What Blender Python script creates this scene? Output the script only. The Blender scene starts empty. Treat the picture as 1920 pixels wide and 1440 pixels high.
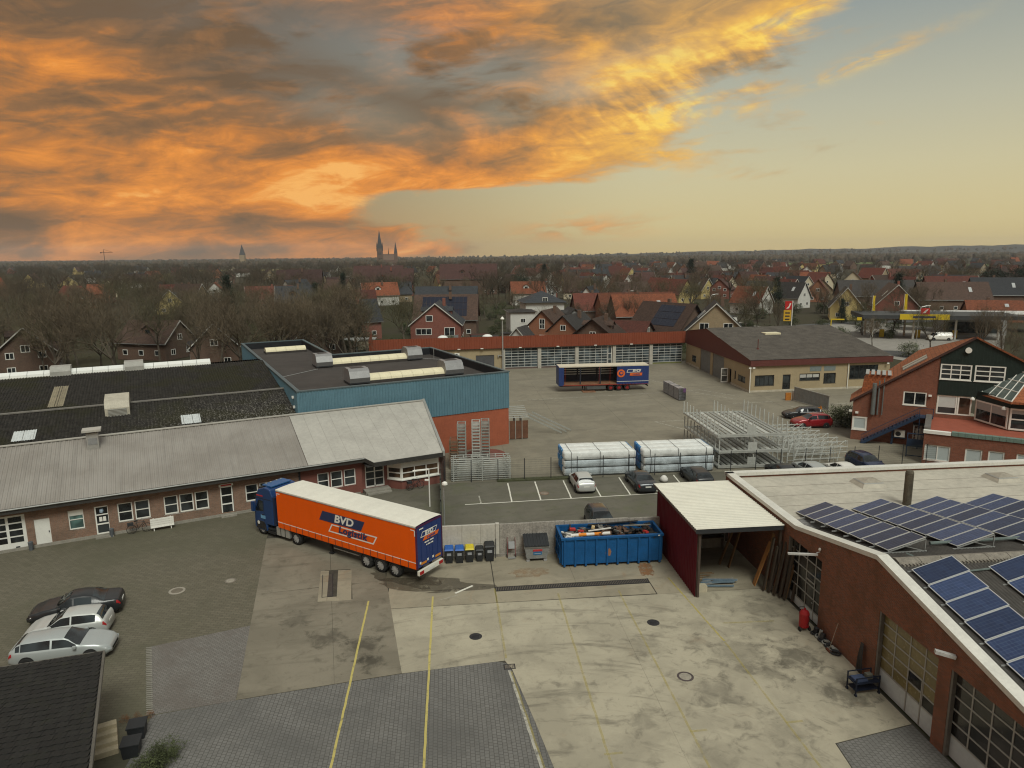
import bpy, bmesh, math, random
from math import sin, cos, pi, radians as RAD, sqrt
from mathutils import Vector, Matrix
random.seed(7)
sc = bpy.context.scene
COL = sc.collection
# ------------------------------------------------------------------ camera
cam_d = bpy.data.cameras.new('camera'); cam = bpy.data.objects.new('camera', cam_d); COL.objects.link(cam)
cam_d.sensor_fit = 'HORIZONTAL'; cam_d.sensor_width = 36.0
cam_d.lens = 36.0 * 1302.5 / 1920.0
cam_d.clip_start = 0.5; cam_d.clip_end = 30000
cam.matrix_world = Matrix.Translation((0, 0, 20.92)) @ Matrix.Rotation(RAD(90 - 10.57), 4, 'X') @ Matrix.Rotation(RAD(-0.565), 4, 'Z')
sc.camera = cam
# ------------------------------------------------------------------ sun, sky, exposure
SUN_EL, SUN_AZ = 53.0, 160.0      # azimuth clockwise from +Y (the view direction): behind the camera, to the right
sun_d = bpy.data.lights.new('sun', 'SUN'); sun_d.energy = 2.0; sun_d.angle = RAD(24); sun_d.color = (0.98, 1.0, 0.90)
sun = bpy.data.objects.new('sun', sun_d); COL.objects.link(sun)
sd = Vector((sin(RAD(SUN_AZ)) * cos(RAD(SUN_EL)), cos(RAD(SUN_AZ)) * cos(RAD(SUN_EL)), sin(RAD(SUN_EL))))
sun.rotation_euler = sd.to_track_quat('Z', 'Y').to_euler()
sc.cycles.filter_width = 1.15; sc.cycles.max_bounces = 5; sc.cycles.diffuse_bounces = 3; sc.cycles.glossy_bounces = 2; sc.cycles.transmission_bounces = 2; sc.cycles.transparent_max_bounces = 6; sc.cycles.volume_bounces = 0; sc.cycles.caustics_reflective = False; sc.cycles.caustics_refractive = False
sc.view_settings.view_transform = 'Standard'; sc.view_settings.look = 'None'
sc.view_settings.exposure = 0.27; sc.view_settings.gamma = 1.0; sc.view_settings.use_curve_mapping = False

def lin(r, g, b, k=1.0):
    def c(v):
        v /= 255.0
        return v / 12.92 if v <= 0.04045 else ((v + 0.055) / 1.055) ** 2.4
    return (c(r) * k, c(g) * k, c(b) * k, 1)

class NT:
    """small helper for building node trees"""
    def __init__(s, nt): s.nt = nt
    def n(s, t, **kw):
        nd = s.nt.nodes.new(t)
        for k, v in kw.items():
            if k in ('inp',):
                for a, b in v.items():
                    if isinstance(b, bpy.types.NodeSocket): s.nt.links.new(b, nd.inputs[a])
                    else: nd.inputs[a].default_value = b
            else: setattr(nd, k, v)
        return nd
    def math(s, op, a, b=0.0, c=0.0, clamp=False):
        nd = s.nt.nodes.new('ShaderNodeMath'); nd.operation = op; nd.use_clamp = clamp
        for i, x in enumerate((a, b, c)):
            if isinstance(x, bpy.types.NodeSocket): s.nt.links.new(x, nd.inputs[i])
            elif i < len(nd.inputs): nd.inputs[i].default_value = x
        return nd.outputs[0]
    def mix(s, f, a, b, blend='MIX'):
        nd = s.nt.nodes.new('ShaderNodeMix'); nd.data_type = 'RGBA'; nd.blend_type = blend
        for i, x in ((0, f), (6, a), (7, b)):
            if isinstance(x, bpy.types.NodeSocket): s.nt.links.new(x, nd.inputs[i])
            else: nd.inputs[i].default_value = x
        return nd.outputs[2]
    def ramp(s, f, stops, interp='LINEAR'):
        nd = s.nt.nodes.new('ShaderNodeValToRGB'); s.nt.links.new(f, nd.inputs[0]); cr = nd.color_ramp; cr.interpolation = interp
        while len(cr.elements) > len(stops): cr.elements.remove(cr.elements[-1])
        while len(cr.elements) < len(stops): cr.elements.new(0.5)
        for e, (p, c) in zip(cr.elements, stops):
            e.position = p; e.color = c if len(c) == 4 else (*c, 1)
        return nd.outputs[0]
    def noise(s, vec, scale, detail=5, rough=0.55, dist=0.0, out=0, lac=2.0):
        nd = s.n('ShaderNodeTexNoise', inp={'Scale': scale, 'Detail': detail, 'Roughness': rough, 'Distortion': dist, 'Lacunarity': lac})
        if vec is not None: s.nt.links.new(vec, nd.inputs['Vector'])
        return nd.outputs[out]
    def comb(s, x, y, z=0.0):
        nd = s.nt.nodes.new('ShaderNodeCombineXYZ')
        for i, v in enumerate((x, y, z)):
            if isinstance(v, bpy.types.NodeSocket): s.nt.links.new(v, nd.inputs[i])
            else: nd.inputs[i].default_value = v
        return nd.outputs[0]
    def smooth(s, x, a, b):
        nd = s.nt.nodes.new('ShaderNodeMapRange'); nd.interpolation_type = 'SMOOTHSTEP'
        s.nt.links.new(x, nd.inputs[0])
        for i, v in ((1, a), (2, b)):
            if isinstance(v, bpy.types.NodeSocket): s.nt.links.new(v, nd.inputs[i])
            else: nd.inputs[i].default_value = v
        return nd.outputs[0]

# world: Nishita daylight, tinted by evening haze, under a bank of lit clouds
SKY_K = 0.1; EXPO = 0.27; CK = 10.0 / 2 ** EXPO     # cloud and sky radiance as seen after exposure
w = bpy.data.worlds.new('World'); sc.world = w; w.use_nodes = True
w.node_tree.nodes.clear(); T = NT(w.node_tree)
out = T.n('ShaderNodeOutputWorld'); bg = T.n('ShaderNodeBackground'); bg.inputs[1].default_value = SKY_K
w.node_tree.links.new(bg.outputs[0], out.inputs[0])
nis = T.n('ShaderNodeTexSky', sky_type='NISHITA', sun_disc=False, sun_elevation=RAD(SUN_EL), sun_rotation=RAD(SUN_AZ), air_density=1.2, dust_density=3.0, ozone_density=1.0)
tc = T.n('ShaderNodeTexCoord'); sep = T.n('ShaderNodeSeparateXYZ'); w.node_tree.links.new(tc.outputs['Generated'], sep.inputs[0])
dx, dy, dz = sep.outputs[0], sep.outputs[1], sep.outputs[2]
az = T.math('MULTIPLY', T.math('ARCTAN2', dx, dy), 180 / pi)          # degrees, + to the right
el = T.math('MULTIPLY', T.math('ARCSINE', dz), 180 / pi)
elc = T.math('MAXIMUM', el, 0.0)
# cloud plane coordinates (perspective towards the horizon)
den = T.math('ADD', T.math('MAXIMUM', dz, 0.0), 0.10)
cx = T.math('DIVIDE', dx, den); cy = T.math('DIVIDE', dy, den)
pv = T.comb(cx, cy, 0.0)
# clear sky: gold at the horizon, grey-blue above
grad = T.ramp(T.math('DIVIDE', elc, 60.0), [(0.0, lin(216, 192, 130, CK)), (0.035, lin(216, 199, 146, CK)), (0.10, lin(208, 198, 158, CK)),
    (0.17, lin(190, 187, 162, CK)), (0.28, lin(150, 158, 154, CK)), (0.6, lin(156, 164, 166, CK)), (1.0, lin(172, 180, 184, CK))])
gl = T.ramp(T.math('DIVIDE', elc, 60.0), [(0.0, lin(168, 126, 80, CK)), (0.04, lin(164, 128, 86, CK)), (0.1, lin(142, 130, 102, CK)), (0.2, lin(124, 126, 116, CK)), (0.3, lin(122, 130, 128, CK)), (0.6, lin(156, 164, 166, CK)), (1.0, lin(172, 180, 184, CK))])
side = T.smooth(az, -22.0, 14.0)
clear = T.mix(side, gl, grad)
nt_ = T.mix(1.0, nis.outputs[0], (1.0, 0.86, 0.66, 1), 'MULTIPLY')
clear = T.mix(0.12, clear, nt_)
# cloud bank: its right-hand edge in azimuth for each elevation, broken by noise
edge = T.n('ShaderNodeFloatCurve'); cm = edge.mapping; cu = cm.curves[0]
w.node_tree.links.new(T.math('DIVIDE', elc, 40.0), edge.inputs['Value'])
ep = [(0.0, -3), (0.5, -1), (2.0, -5), (4.2, -7.5), (4.9, -4), (5.5, 6), (7.3, 12.5), (10.7, 18), (16.4, 26), (25, 45), (40, 90)]
pts = [(e / 40.0, (a + 100) / 200.0) for e, a in ep]
while len(cu.points) < len(pts): cu.points.new(0.5, 0.5)
for p_, (x_, y_) in zip(cu.points, pts): p_.location = (x_, y_); p_.handle_type = 'AUTO'
cm.update()
az_e = T.math('SUBTRACT', T.math('MULTIPLY', edge.outputs[0], 200.0), 100.0)
def gauss(a0, e0, ra, re, tilt=0.0):
    """soft elliptical weight around a direction (degrees)"""
    da = T.math('SUBTRACT', az, a0); de = T.math('SUBTRACT', T.math('SUBTRACT', el, e0), T.math('MULTIPLY', da, tilt))
    q = T.math('ADD', T.math('POWER', T.math('DIVIDE', da, ra), 2.0), T.math('POWER', T.math('DIVIDE', de, re), 2.0))
    return T.math('POWER', 2.718, T.math('MULTIPLY', q, -1.0))
# noise fields, sheared so that wisps rise to the right
shv = T.comb(T.math('MULTIPLY', T.math('ADD', az, T.math('MULTIPLY', el, 0.4)), 0.05), T.math('MULTIPLY', T.math('SUBTRACT', el, T.math('MULTIPLY', az, 0.10)), 0.17), 3.0)
n_edge = T.noise(shv, 2.0, 7, 0.60, 0.5)
n_fine = T.noise(shv, 5.0, 6, 0.66, 0.7)
n_hair = T.noise(T.comb(T.math('MULTIPLY', T.math('ADD', az, T.math('MULTIPLY', el, 1.2)), 0.22), T.math('MULTIPLY', T.math('SUBTRACT', el, T.math('MULTIPLY', az, 0.16)), 0.16), 7.0), 3.0, 5, 0.55, 0.4)
dist = T.math('ADD', T.math('SUBTRACT', az_e, az), T.math('MULTIPLY', T.math('SUBTRACT', n_edge, 0.5), 24.0))
dist = T.math('ADD', dist, T.math('MULTIPLY', T.math('SUBTRACT', n_fine, 0.5), 10.0))
cov = T.smooth(dist, -1.0, 6.5)
# thin places where the grey-blue sky shows through
gapw = T.math('MULTIPLY', T.math('MAXIMUM', gauss(-8, 14.6, 13, 2.6, -0.12), T.math('MAXIMUM', T.math('MULTIPLY', gauss(-13, 11.0, 7, 2.0, -.2), .75), T.math('MULTIPLY', gauss(4, 12.2, 9, 1.6, .25), .75))), T.smooth(n_edge, 0.36, 0.54))
cov = T.math('MULTIPLY', cov, T.math('SUBTRACT', 1.0, T.math('MULTIPLY', gapw, 0.66)))
wisp = T.math('MULTIPLY', T.smooth(n_edge, 0.56, 0.72), T.math('MULTIPLY', T.smooth(dist, -16.0, -2.0), 0.5))
wisp = T.math('MAXIMUM', wisp, T.math('MULTIPLY', T.math('MULTIPLY', gauss(25.5, 12.8, 4.5, 0.55, 0.30), T.smooth(n_fine, 0.38, 0.6)), 0.6))
wisp = T.math('MAXIMUM', wisp, T.math('MULTIPLY', T.math('MULTIPLY', gauss(5.5, 2.0, 5, 0.9, 0.05), T.smooth(n_fine, 0.40, 0.62)), 0.6))
cov = T.math('MAXIMUM', cov, wisp)
# brightness of the clouds: lit masses, dark bellies
n_lit = T.noise(shv, 1.6, 5, 0.56, 0.8)
lit = T.math('ADD', T.math('MULTIPLY', T.math('SUBTRACT', n_lit, 0.5), 1.9), T.math('MULTIPLY', T.math('SUBTRACT', n_fine, 0.5), 1.05))
lit = T.math('ADD', lit, T.math('MULTIPLY', T.smooth(dist, 3.0, -6.0), 0.3))
for wgt, gs in ((0.40, gauss(-22, 6.6, 15, 3.0, -0.05)), (0.30, gauss(0, 8.0, 13, 2.6, 0.10)), (0.06, gauss(-8, 3.2, 13, 1.8)), (0.62, gauss(15.5, 14.8, 14, 1.5, 0.22)), (0.30, gauss(-31, 12.6, 6, 1.6)), (0.32, gauss(12, 9.6, 8, 2.2, .2)),
                (-0.50, gauss(-22, 14.2, 17, 3.4)), (-0.22, gauss(-6, 11.0, 8, 1.6, -.1)), (-0.24, gauss(-31, 2.6, 12, .8, 0.02)), (0.30, gauss(-16, 1.2, 18, 1.2)), (-0.22, gauss(4, 11.8, 10, 1.4, .1)), (-0.25, gauss(-33, 9.3, 8, 1.0, -.05))):
    lit = T.math('ADD', lit, T.math('MULTIPLY', gs, wgt))
hairw = T.math('MULTIPLY', gauss(14, 12.2, 9, 2.6, .25), T.math('SUBTRACT', n_hair, 0.5))
lit = T.math('ADD', T.math('ADD', lit, T.math('MULTIPLY', hairw, 2.2)), 0.35, clamp=True)
cc_o = T.ramp(lit, [(0.0, lin(112, 90, 68, CK)), (0.3, lin(146, 106, 70, CK)), (0.55, lin(196, 126, 64, CK)), (0.8, lin(234, 148, 64, CK)), (1.0, lin(250, 182, 98, CK))])
cc_y = T.ramp(lit, [(0.0, lin(142, 122, 94, CK)), (0.3, lin(178, 142, 94, CK)), (0.55, lin(214, 164, 92, CK)), (0.8, lin(240, 186, 88, CK)), (1.0, lin(255, 214, 98, CK))])
cc = T.mix(T.math('MULTIPLY', T.smooth(az, -6.0, 14.0), T.smooth(el, 2.0, 8.0)), cc_o, cc_y)
# overhead and behind the bank thins into grey cloud
high = T.smooth(el, 16.5, 28.0)
cc = T.mix(high, cc, lin(182, 180, 174, CK))
skyc = T.mix(T.math('MULTIPLY', cov, 0.97), clear, cc)
w.node_tree.links.new(skyc, bg.inputs[0])
# ------------------------------------------------------------------ helpers
def link(o): COL.objects.link(o); return o
def thing(name, label, cat, loc=(0, 0, 0), rz=0.0, group=None):
    o = bpy.data.objects.new(name, None); link(o); o.empty_display_size = 0.2
    o.location = (loc[0], loc[1], loc[2] if len(loc) > 2 else 0); o.rotation_euler = (0, 0, RAD(rz))
    o['label'] = label; o['category'] = cat
    if group: o['group'] = group
    return o
def tag(o, label, cat, group=None):
    o['label'] = label; o['category'] = cat
    if group: o['group'] = group
    return o
def struct(o, label=None):
    o['kind'] = 'structure'
    if label: o['label'] = label
    return o
def copy_tree(o, parent=None):
    c = o.copy(); COL.objects.link(c); c.parent = parent
    for ch in o.children: copy_tree(ch, c)
    return c
def place(root, loc, rz, label=None, group=None):
    c = copy_tree(root); c.location = (loc[0], loc[1], loc[2] if len(loc) > 2 else 0); c.rotation_euler = (0, 0, RAD(rz))
    if label: c['label'] = label
    if group: c['group'] = group
    return c
class MB:
    def __init__(s, fr=None): s.v = []; s.f = []; s.fr = fr   # fr = (ox, oy, deg, oz) local frame
    def add(s, vs, fs):
        b = len(s.v)
        if s.fr:
            ox, oy, a = s.fr[:3]; oz = s.fr[3] if len(s.fr) > 3 else 0; c, n = cos(RAD(a)), sin(RAD(a))
            vs = [(ox + x * c - y * n, oy + x * n + y * c, oz + z) for x, y, z in vs]
        s.v += [tuple(p) for p in vs]; s.f += [tuple(b + i for i in q) for q in fs]; return s
    def box(s, x0, x1, y0, y1, z0, z1):
        return s.add([(x0, y0, z0), (x1, y0, z0), (x1, y1, z0), (x0, y1, z0), (x0, y0, z1), (x1, y0, z1), (x1, y1, z1), (x0, y1, z1)],
                     [(0, 3, 2, 1), (4, 5, 6, 7), (0, 1, 5, 4), (1, 2, 6, 5), (2, 3, 7, 6), (3, 0, 4, 7)])
    def cbox(s, c, d, rz=0, rx=0, ry=0):
        M = Matrix.Translation(c) @ Matrix.Rotation(RAD(rz), 4, 'Z') @ Matrix.Rotation(RAD(ry), 4, 'Y') @ Matrix.Rotation(RAD(rx), 4, 'X')
        x, y, z = d[0] / 2, d[1] / 2, d[2] / 2
        vs = [M @ Vector(p) for p in [(-x, -y, -z), (x, -y, -z), (x, y, -z), (-x, y, -z), (-x, -y, z), (x, -y, z), (x, y, z), (-x, y, z)]]
        return s.add([tuple(p) for p in vs], [(0, 3, 2, 1), (4, 5, 6, 7), (0, 1, 5, 4), (1, 2, 6, 5), (2, 3, 7, 6), (3, 0, 4, 7)])
    def hexa(s, a, b):   # two quads (4 pts each), bottom and top
        return s.add(list(a) + list(b), [(0, 3, 2, 1), (4, 5, 6, 7), (0, 1, 5, 4), (1, 2, 6, 5), (2, 3, 7, 6), (3, 0, 4, 7)])
    def prism(s, poly, z0, z1):
        n = len(poly)
        return s.add([(x, y, z0) for x, y in poly] + [(x, y, z1) for x, y in poly],
                     [tuple(range(n - 1, -1, -1)), tuple(range(n, 2 * n))] + [(i, (i + 1) % n, n + (i + 1) % n, n + i) for i in range(n)])
    def prismx(s, prof, x0, x1):   # profile in (y,z)
        n = len(prof)
        return s.add([(x0, y, z) for y, z in prof] + [(x1, y, z) for y, z in prof],
                     [tuple(range(n - 1, -1, -1)), tuple(range(n, 2 * n))] + [(i, (i + 1) % n, n + (i + 1) % n, n + i) for i in range(n)])
    def prismy(s, prof, y0, y1):   # profile in (x,z)
        n = len(prof)
        return s.add([(x, y0, z) for x, z in prof] + [(x, y1, z) for x, z in prof],
                     [tuple(range(n)), tuple(range(2 * n - 1, n - 1, -1))] + [((i + 1) % n, i, n + i, n + (i + 1) % n) for i in range(n)])
    def quad(s, a, b, c, d): return s.add([a, b, c, d], [(0, 1, 2, 3)])
    def poly(s, pts): return s.add(pts, [tuple(range(len(pts)))])
    def cyl(s, p0, p1, r0, r1=None, n=10, caps=True):
        r1 = r0 if r1 is None else r1
        p0 = Vector(p0); p1 = Vector(p1); d = p1 - p0
        if d.length < 1e-6: return s
        q = d.to_track_quat('Z', 'Y'); vs = []
        for p, r in ((p0, r0), (p1, r1)):
            for i in range(n):
                a = 2 * pi * i / n; vs.append(tuple(p + q @ Vector((r * cos(a), r * sin(a), 0))))
        fs = [(i, (i + 1) % n, n + (i + 1) % n, n + i) for i in range(n)]
        if caps: fs += [tuple(range(n - 1, -1, -1)), tuple(range(n, 2 * n))]
        return s.add(vs, fs)
    def tube(s, path, r, n=6):
        for a, b in zip(path[:-1], path[1:]): s.cyl(a, b, r, r, n)
        return s
    def bar(s, a, b, w, h=None):   # square bar between two points
        return s.cyl(a, b, w * 0.7071, None, 4) if h is None else s._bar(a, b, w, h)
    def _bar(s, a, b, w, h):
        a = Vector(a); b = Vector(b); d = (b - a).normalized(); up = Vector((0, 0, 1))
        sd_ = d.cross(up); sd_ = sd_.normalized() if sd_.length > 1e-4 else Vector((1, 0, 0)); u = sd_.cross(d)
        def ring(p): return [tuple(p + sd_ * (w / 2) * i + u * (h / 2) * j) for i, j in ((-1, -1), (1, -1), (1, 1), (-1, 1))]
        return s.hexa(ring(a), ring(b))
    def lathe(s, c, prof, n=12):   # prof (r,z)
        vs = []; fs = []
        for r, z in prof:
            for i in range(n): a = 2 * pi * i / n; vs.append((c[0] + r * cos(a), c[1] + r * sin(a), c[2] + z))
        m = len(prof)
        for k in range(m - 1):
            for i in range(n): j = (i + 1) % n; fs.append((k * n + i, k * n + j, (k + 1) * n + j, (k + 1) * n + i))
        fs.append(tuple(range(n - 1, -1, -1))); fs.append(tuple((m - 1) * n + i for i in range(n)))
        return s.add(vs, fs)
    def grid(s, rows):
        m = len(rows[0]); vs = [p for r in rows for p in r]; fs = []
        for i in range(len(rows) - 1):
            for j in range(m - 1): fs.append((i * m + j, i * m + j + 1, (i + 1) * m + j + 1, (i + 1) * m + j))
        return s.add(vs, fs)
    def mesh(s, name='mesh'):
        me = bpy.data.meshes.new(name); me.from_pydata(s.v, [], s.f); me.update(); return me
    def build(s, name, m, parent=None, smooth=False, loc=None, rot=None, fix=False):
        me = s.mesh(name)
        if fix:
            bm = bmesh.new(); bm.from_mesh(me); bmesh.ops.recalc_face_normals(bm, faces=bm.faces); bm.to_mesh(me); bm.free()
        return inst(name, me, m, parent, loc, rot, smooth)
def inst(name, me, m=None, parent=None, loc=None, rot=None, smooth=False):
    o = bpy.data.objects.new(name, me); link(o)
    if m is not None and not me.materials: me.materials.append(m)
    if smooth:
        for p in me.polygons: p.use_smooth = True
    if parent: o.parent = parent
    if loc: o.location = loc
    if rot: o.rotation_euler = tuple(RAD(a) for a in rot)
    return o
A5 = 5.5
def S(x, y, z=0.0):   # yard grid -> world
    c, n = cos(RAD(A5)), sin(RAD(A5)); return (x * c - y * n, x * n + y * c, z)
LO = (-22.0, 55.1); AL = 27.5
def LL(x, y, z=0.0):  # long-building grid -> world
    c, n = cos(RAD(AL)), sin(RAD(AL)); return (LO[0] + x * c - y * n, LO[1] + x * n + y * c, z)
# ------------------------------------------------------------------ materials
MATS = {}
def new_mat(name):
    m = bpy.data.materials.new(name); m.use_nodes = True; m.node_tree.nodes.clear(); t = NT(m.node_tree)
    o = t.n('ShaderNodeOutputMaterial'); b = t.n('ShaderNodeBsdfPrincipled'); m.node_tree.links.new(b.outputs[0], o.inputs[0])
    MATS[name] = m; return m, t, b
def setc(t, b, c):
    if isinstance(c, bpy.types.NodeSocket): t.nt.links.new(c, b.inputs['Base Color'])
    else: b.inputs['Base Color'].default_value = c
def c4(c): return (*c[:3], 1.0)
def bump(t, b, h, strength=0.3, dist=0.02):
    bp = t.n('ShaderNodeBump', inp={'Strength': strength, 'Distance': dist}); t.nt.links.new(h, bp.inputs['Height']); t.nt.links.new(bp.outputs[0], b.inputs['Normal'])
def objvec(t, world=False):
    if world: return t.n('ShaderNodeNewGeometry').outputs['Position']
    return t.n('ShaderNodeTexCoord').outputs['Object']
def mat(name, col, rough=0.7, metal=0.0, var=0.18, scale=1.5, bmp=0.0, spec=0.3, col2=None, fine=0.5, rnd=0.0, streak=0.0):
    """plain weathered surface: two scales of tone variation, optional vertical streaks"""
    if name in MATS: return MATS[name]
    m, t, b = new_mat(name); v = objvec(t)
    n1 = t.noise(v, scale, 5, 0.6); n2 = t.noise(v, scale * 7, 4, 0.65)
    f = t.math('ADD', t.math('MULTIPLY', n1, 1 - fine), t.math('MULTIPLY', n2, fine))
    f = t.smooth(f, 0.32, 0.68)
    ca = c4([x * (1 - var) for x in col[:3]]); cb = c4(col2) if col2 else c4([min(1, x * (1 + var)) for x in col[:3]])
    c = t.mix(f, ca, cb)
    if streak:
        sp = t.n('ShaderNodeSeparateXYZ'); t.nt.links.new(v, sp.inputs[0])
        sn = t.noise(t.comb(t.math('MULTIPLY', sp.outputs[0], 3.0), t.math('MULTIPLY', sp.outputs[1], 3.0), t.math('MULTIPLY', sp.outputs[2], 0.25)), 2.0, 5, 0.6)
        c = t.mix(t.math('MULTIPLY', t.smooth(sn, 0.5, 0.75), streak), c, c4([x * 0.45 for x in col[:3]]))
    if rnd:
        oi = t.n('ShaderNodeObjectInfo'); h = t.n('ShaderNodeHueSaturation', inp={'Color': c, 'Value': t.math('ADD', t.math('MULTIPLY', oi.outputs['Random'], rnd), 1 - rnd / 2)}); c = h.outputs[0]
    setc(t, b, c); b.inputs['Metallic'].default_value = metal; b.inputs['Specular IOR Level'].default_value = spec
    r = t.math('ADD', t.math('MULTIPLY', n2, 0.2), rough - 0.1); t.nt.links.new(r, b.inputs['Roughness'])
    if bmp: bump(t, b, n2, bmp, 0.03)
    return m
def plain(name, col, rough=0.5, metal=0.0, spec=0.4):
    if name in MATS: return MATS[name]
    m, t, b = new_mat(name); setc(t, b, c4(col)); b.inputs['Roughness'].default_value = rough; b.inputs['Metallic'].default_value = metal; b.inputs['Specular IOR Level'].default_value = spec
    return m
def brick_mat(name, c1, c2, mortar, dirt=0.3, bw=0.25, bh=0.075, big=0.0):
    if name in MATS: return MATS[name]
    m, t, b = new_mat(name); v = objvec(t); sp = t.n('ShaderNodeSeparateXYZ'); t.nt.links.new(v, sp.inputs[0])
    uv = t.comb(t.math('ADD', sp.outputs[0], sp.outputs[1]), sp.outputs[2])
    bt = t.n('ShaderNodeTexBrick', inp={'Vector': uv, 'Color1': c4(c1), 'Color2': c4(c2), 'Mortar': c4(mortar), 'Scale': 1.0, 'Brick Width': bw, 'Row Height': bh, 'Mortar Size': 0.011, 'Bias': 0.1})
    n1 = t.noise(v, 0.7, 6, 0.65); n2 = t.noise(v, 9.0, 4, 0.7)
    n3 = t.noise(uv, 14.0, 1, 0.5)
    c = t.mix(t.math('MULTIPLY', t.smooth(n1, 0.45, 0.66), dirt), bt.outputs[0], c4([c1[0] * 0.36, c1[1] * .62, c1[2] * .72]))
    n4 = t.noise(v, 2.6, 5, 0.7); c = t.mix(t.math('MULTIPLY', t.smooth(n4, 0.48, 0.68), dirt), c, c4([c1[0] * .5, c1[1] * .7, c1[2] * .8]))
    c = t.mix(t.math('MULTIPLY', t.smooth(n2, 0.5, 0.75), 0.3), c, c4([min(1, x * 1.5) for x in c2[:3]]))
    c = t.mix(t.math('MULTIPLY', t.smooth(n3, 0.52, 0.7), 0.35), c, c4((c1[0] * 0.4, c1[1] * 0.6, c1[2] * 0.7)))
    setc(t, b, c); b.inputs['Roughness'].default_value = 0.88; b.inputs['Specular IOR Level'].default_value = 0.2
    bump(t, b, t.math('SUBTRACT', 1.0, bt.outputs['Fac']), 0.5, 0.01); return m
def tile_mat(name, col, var=0.25, moss=0.15, sz=0.33):
    if name in MATS: return MATS[name]
    m, t, b = new_mat(name); v = objvec(t); sp = t.n('ShaderNodeSeparateXYZ'); t.nt.links.new(v, sp.inputs[0])
    uv = t.comb(t.math('ADD', sp.outputs[0], sp.outputs[1]), t.math('MULTIPLY', sp.outputs[2], 1.4))
    ca = [x * (1 - var) for x in col[:3]]; cb = [min(1, x * (1 + var)) for x in col[:3]]
    bt = t.n('ShaderNodeTexBrick', inp={'Vector': uv, 'Color1': c4(ca), 'Color2': c4(cb), 'Mortar': c4([x * 0.35 for x in col[:3]]), 'Scale': 1.0, 'Brick Width': sz, 'Row Height': sz, 'Mortar Size': 0.018, 'Mortar Smooth': 0.6})
    n1 = t.noise(v, 0.55, 6, 0.65)
    oi = t.n('ShaderNodeObjectInfo')
    c = t.mix(t.math('MULTIPLY', t.smooth(n1, 0.5, 0.72), moss * 3), bt.outputs[0], c4((col[0] * 0.45, col[1] * 0.55, col[2] * 0.55)))
    h = t.n('ShaderNodeHueSaturation', inp={'Color': c, 'Value': t.math('ADD', t.math('MULTIPLY', oi.outputs['Random'], 0.45), 0.5)})
    setc(t, b, h.outputs[0]); b.inputs['Roughness'].default_value = 0.75; b.inputs['Specular IOR Level'].default_value = 0.3
    bump(t, b, t.math('SUBTRACT', 1.0, bt.outputs['Fac']), 0.6, 0.03); return m
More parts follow.
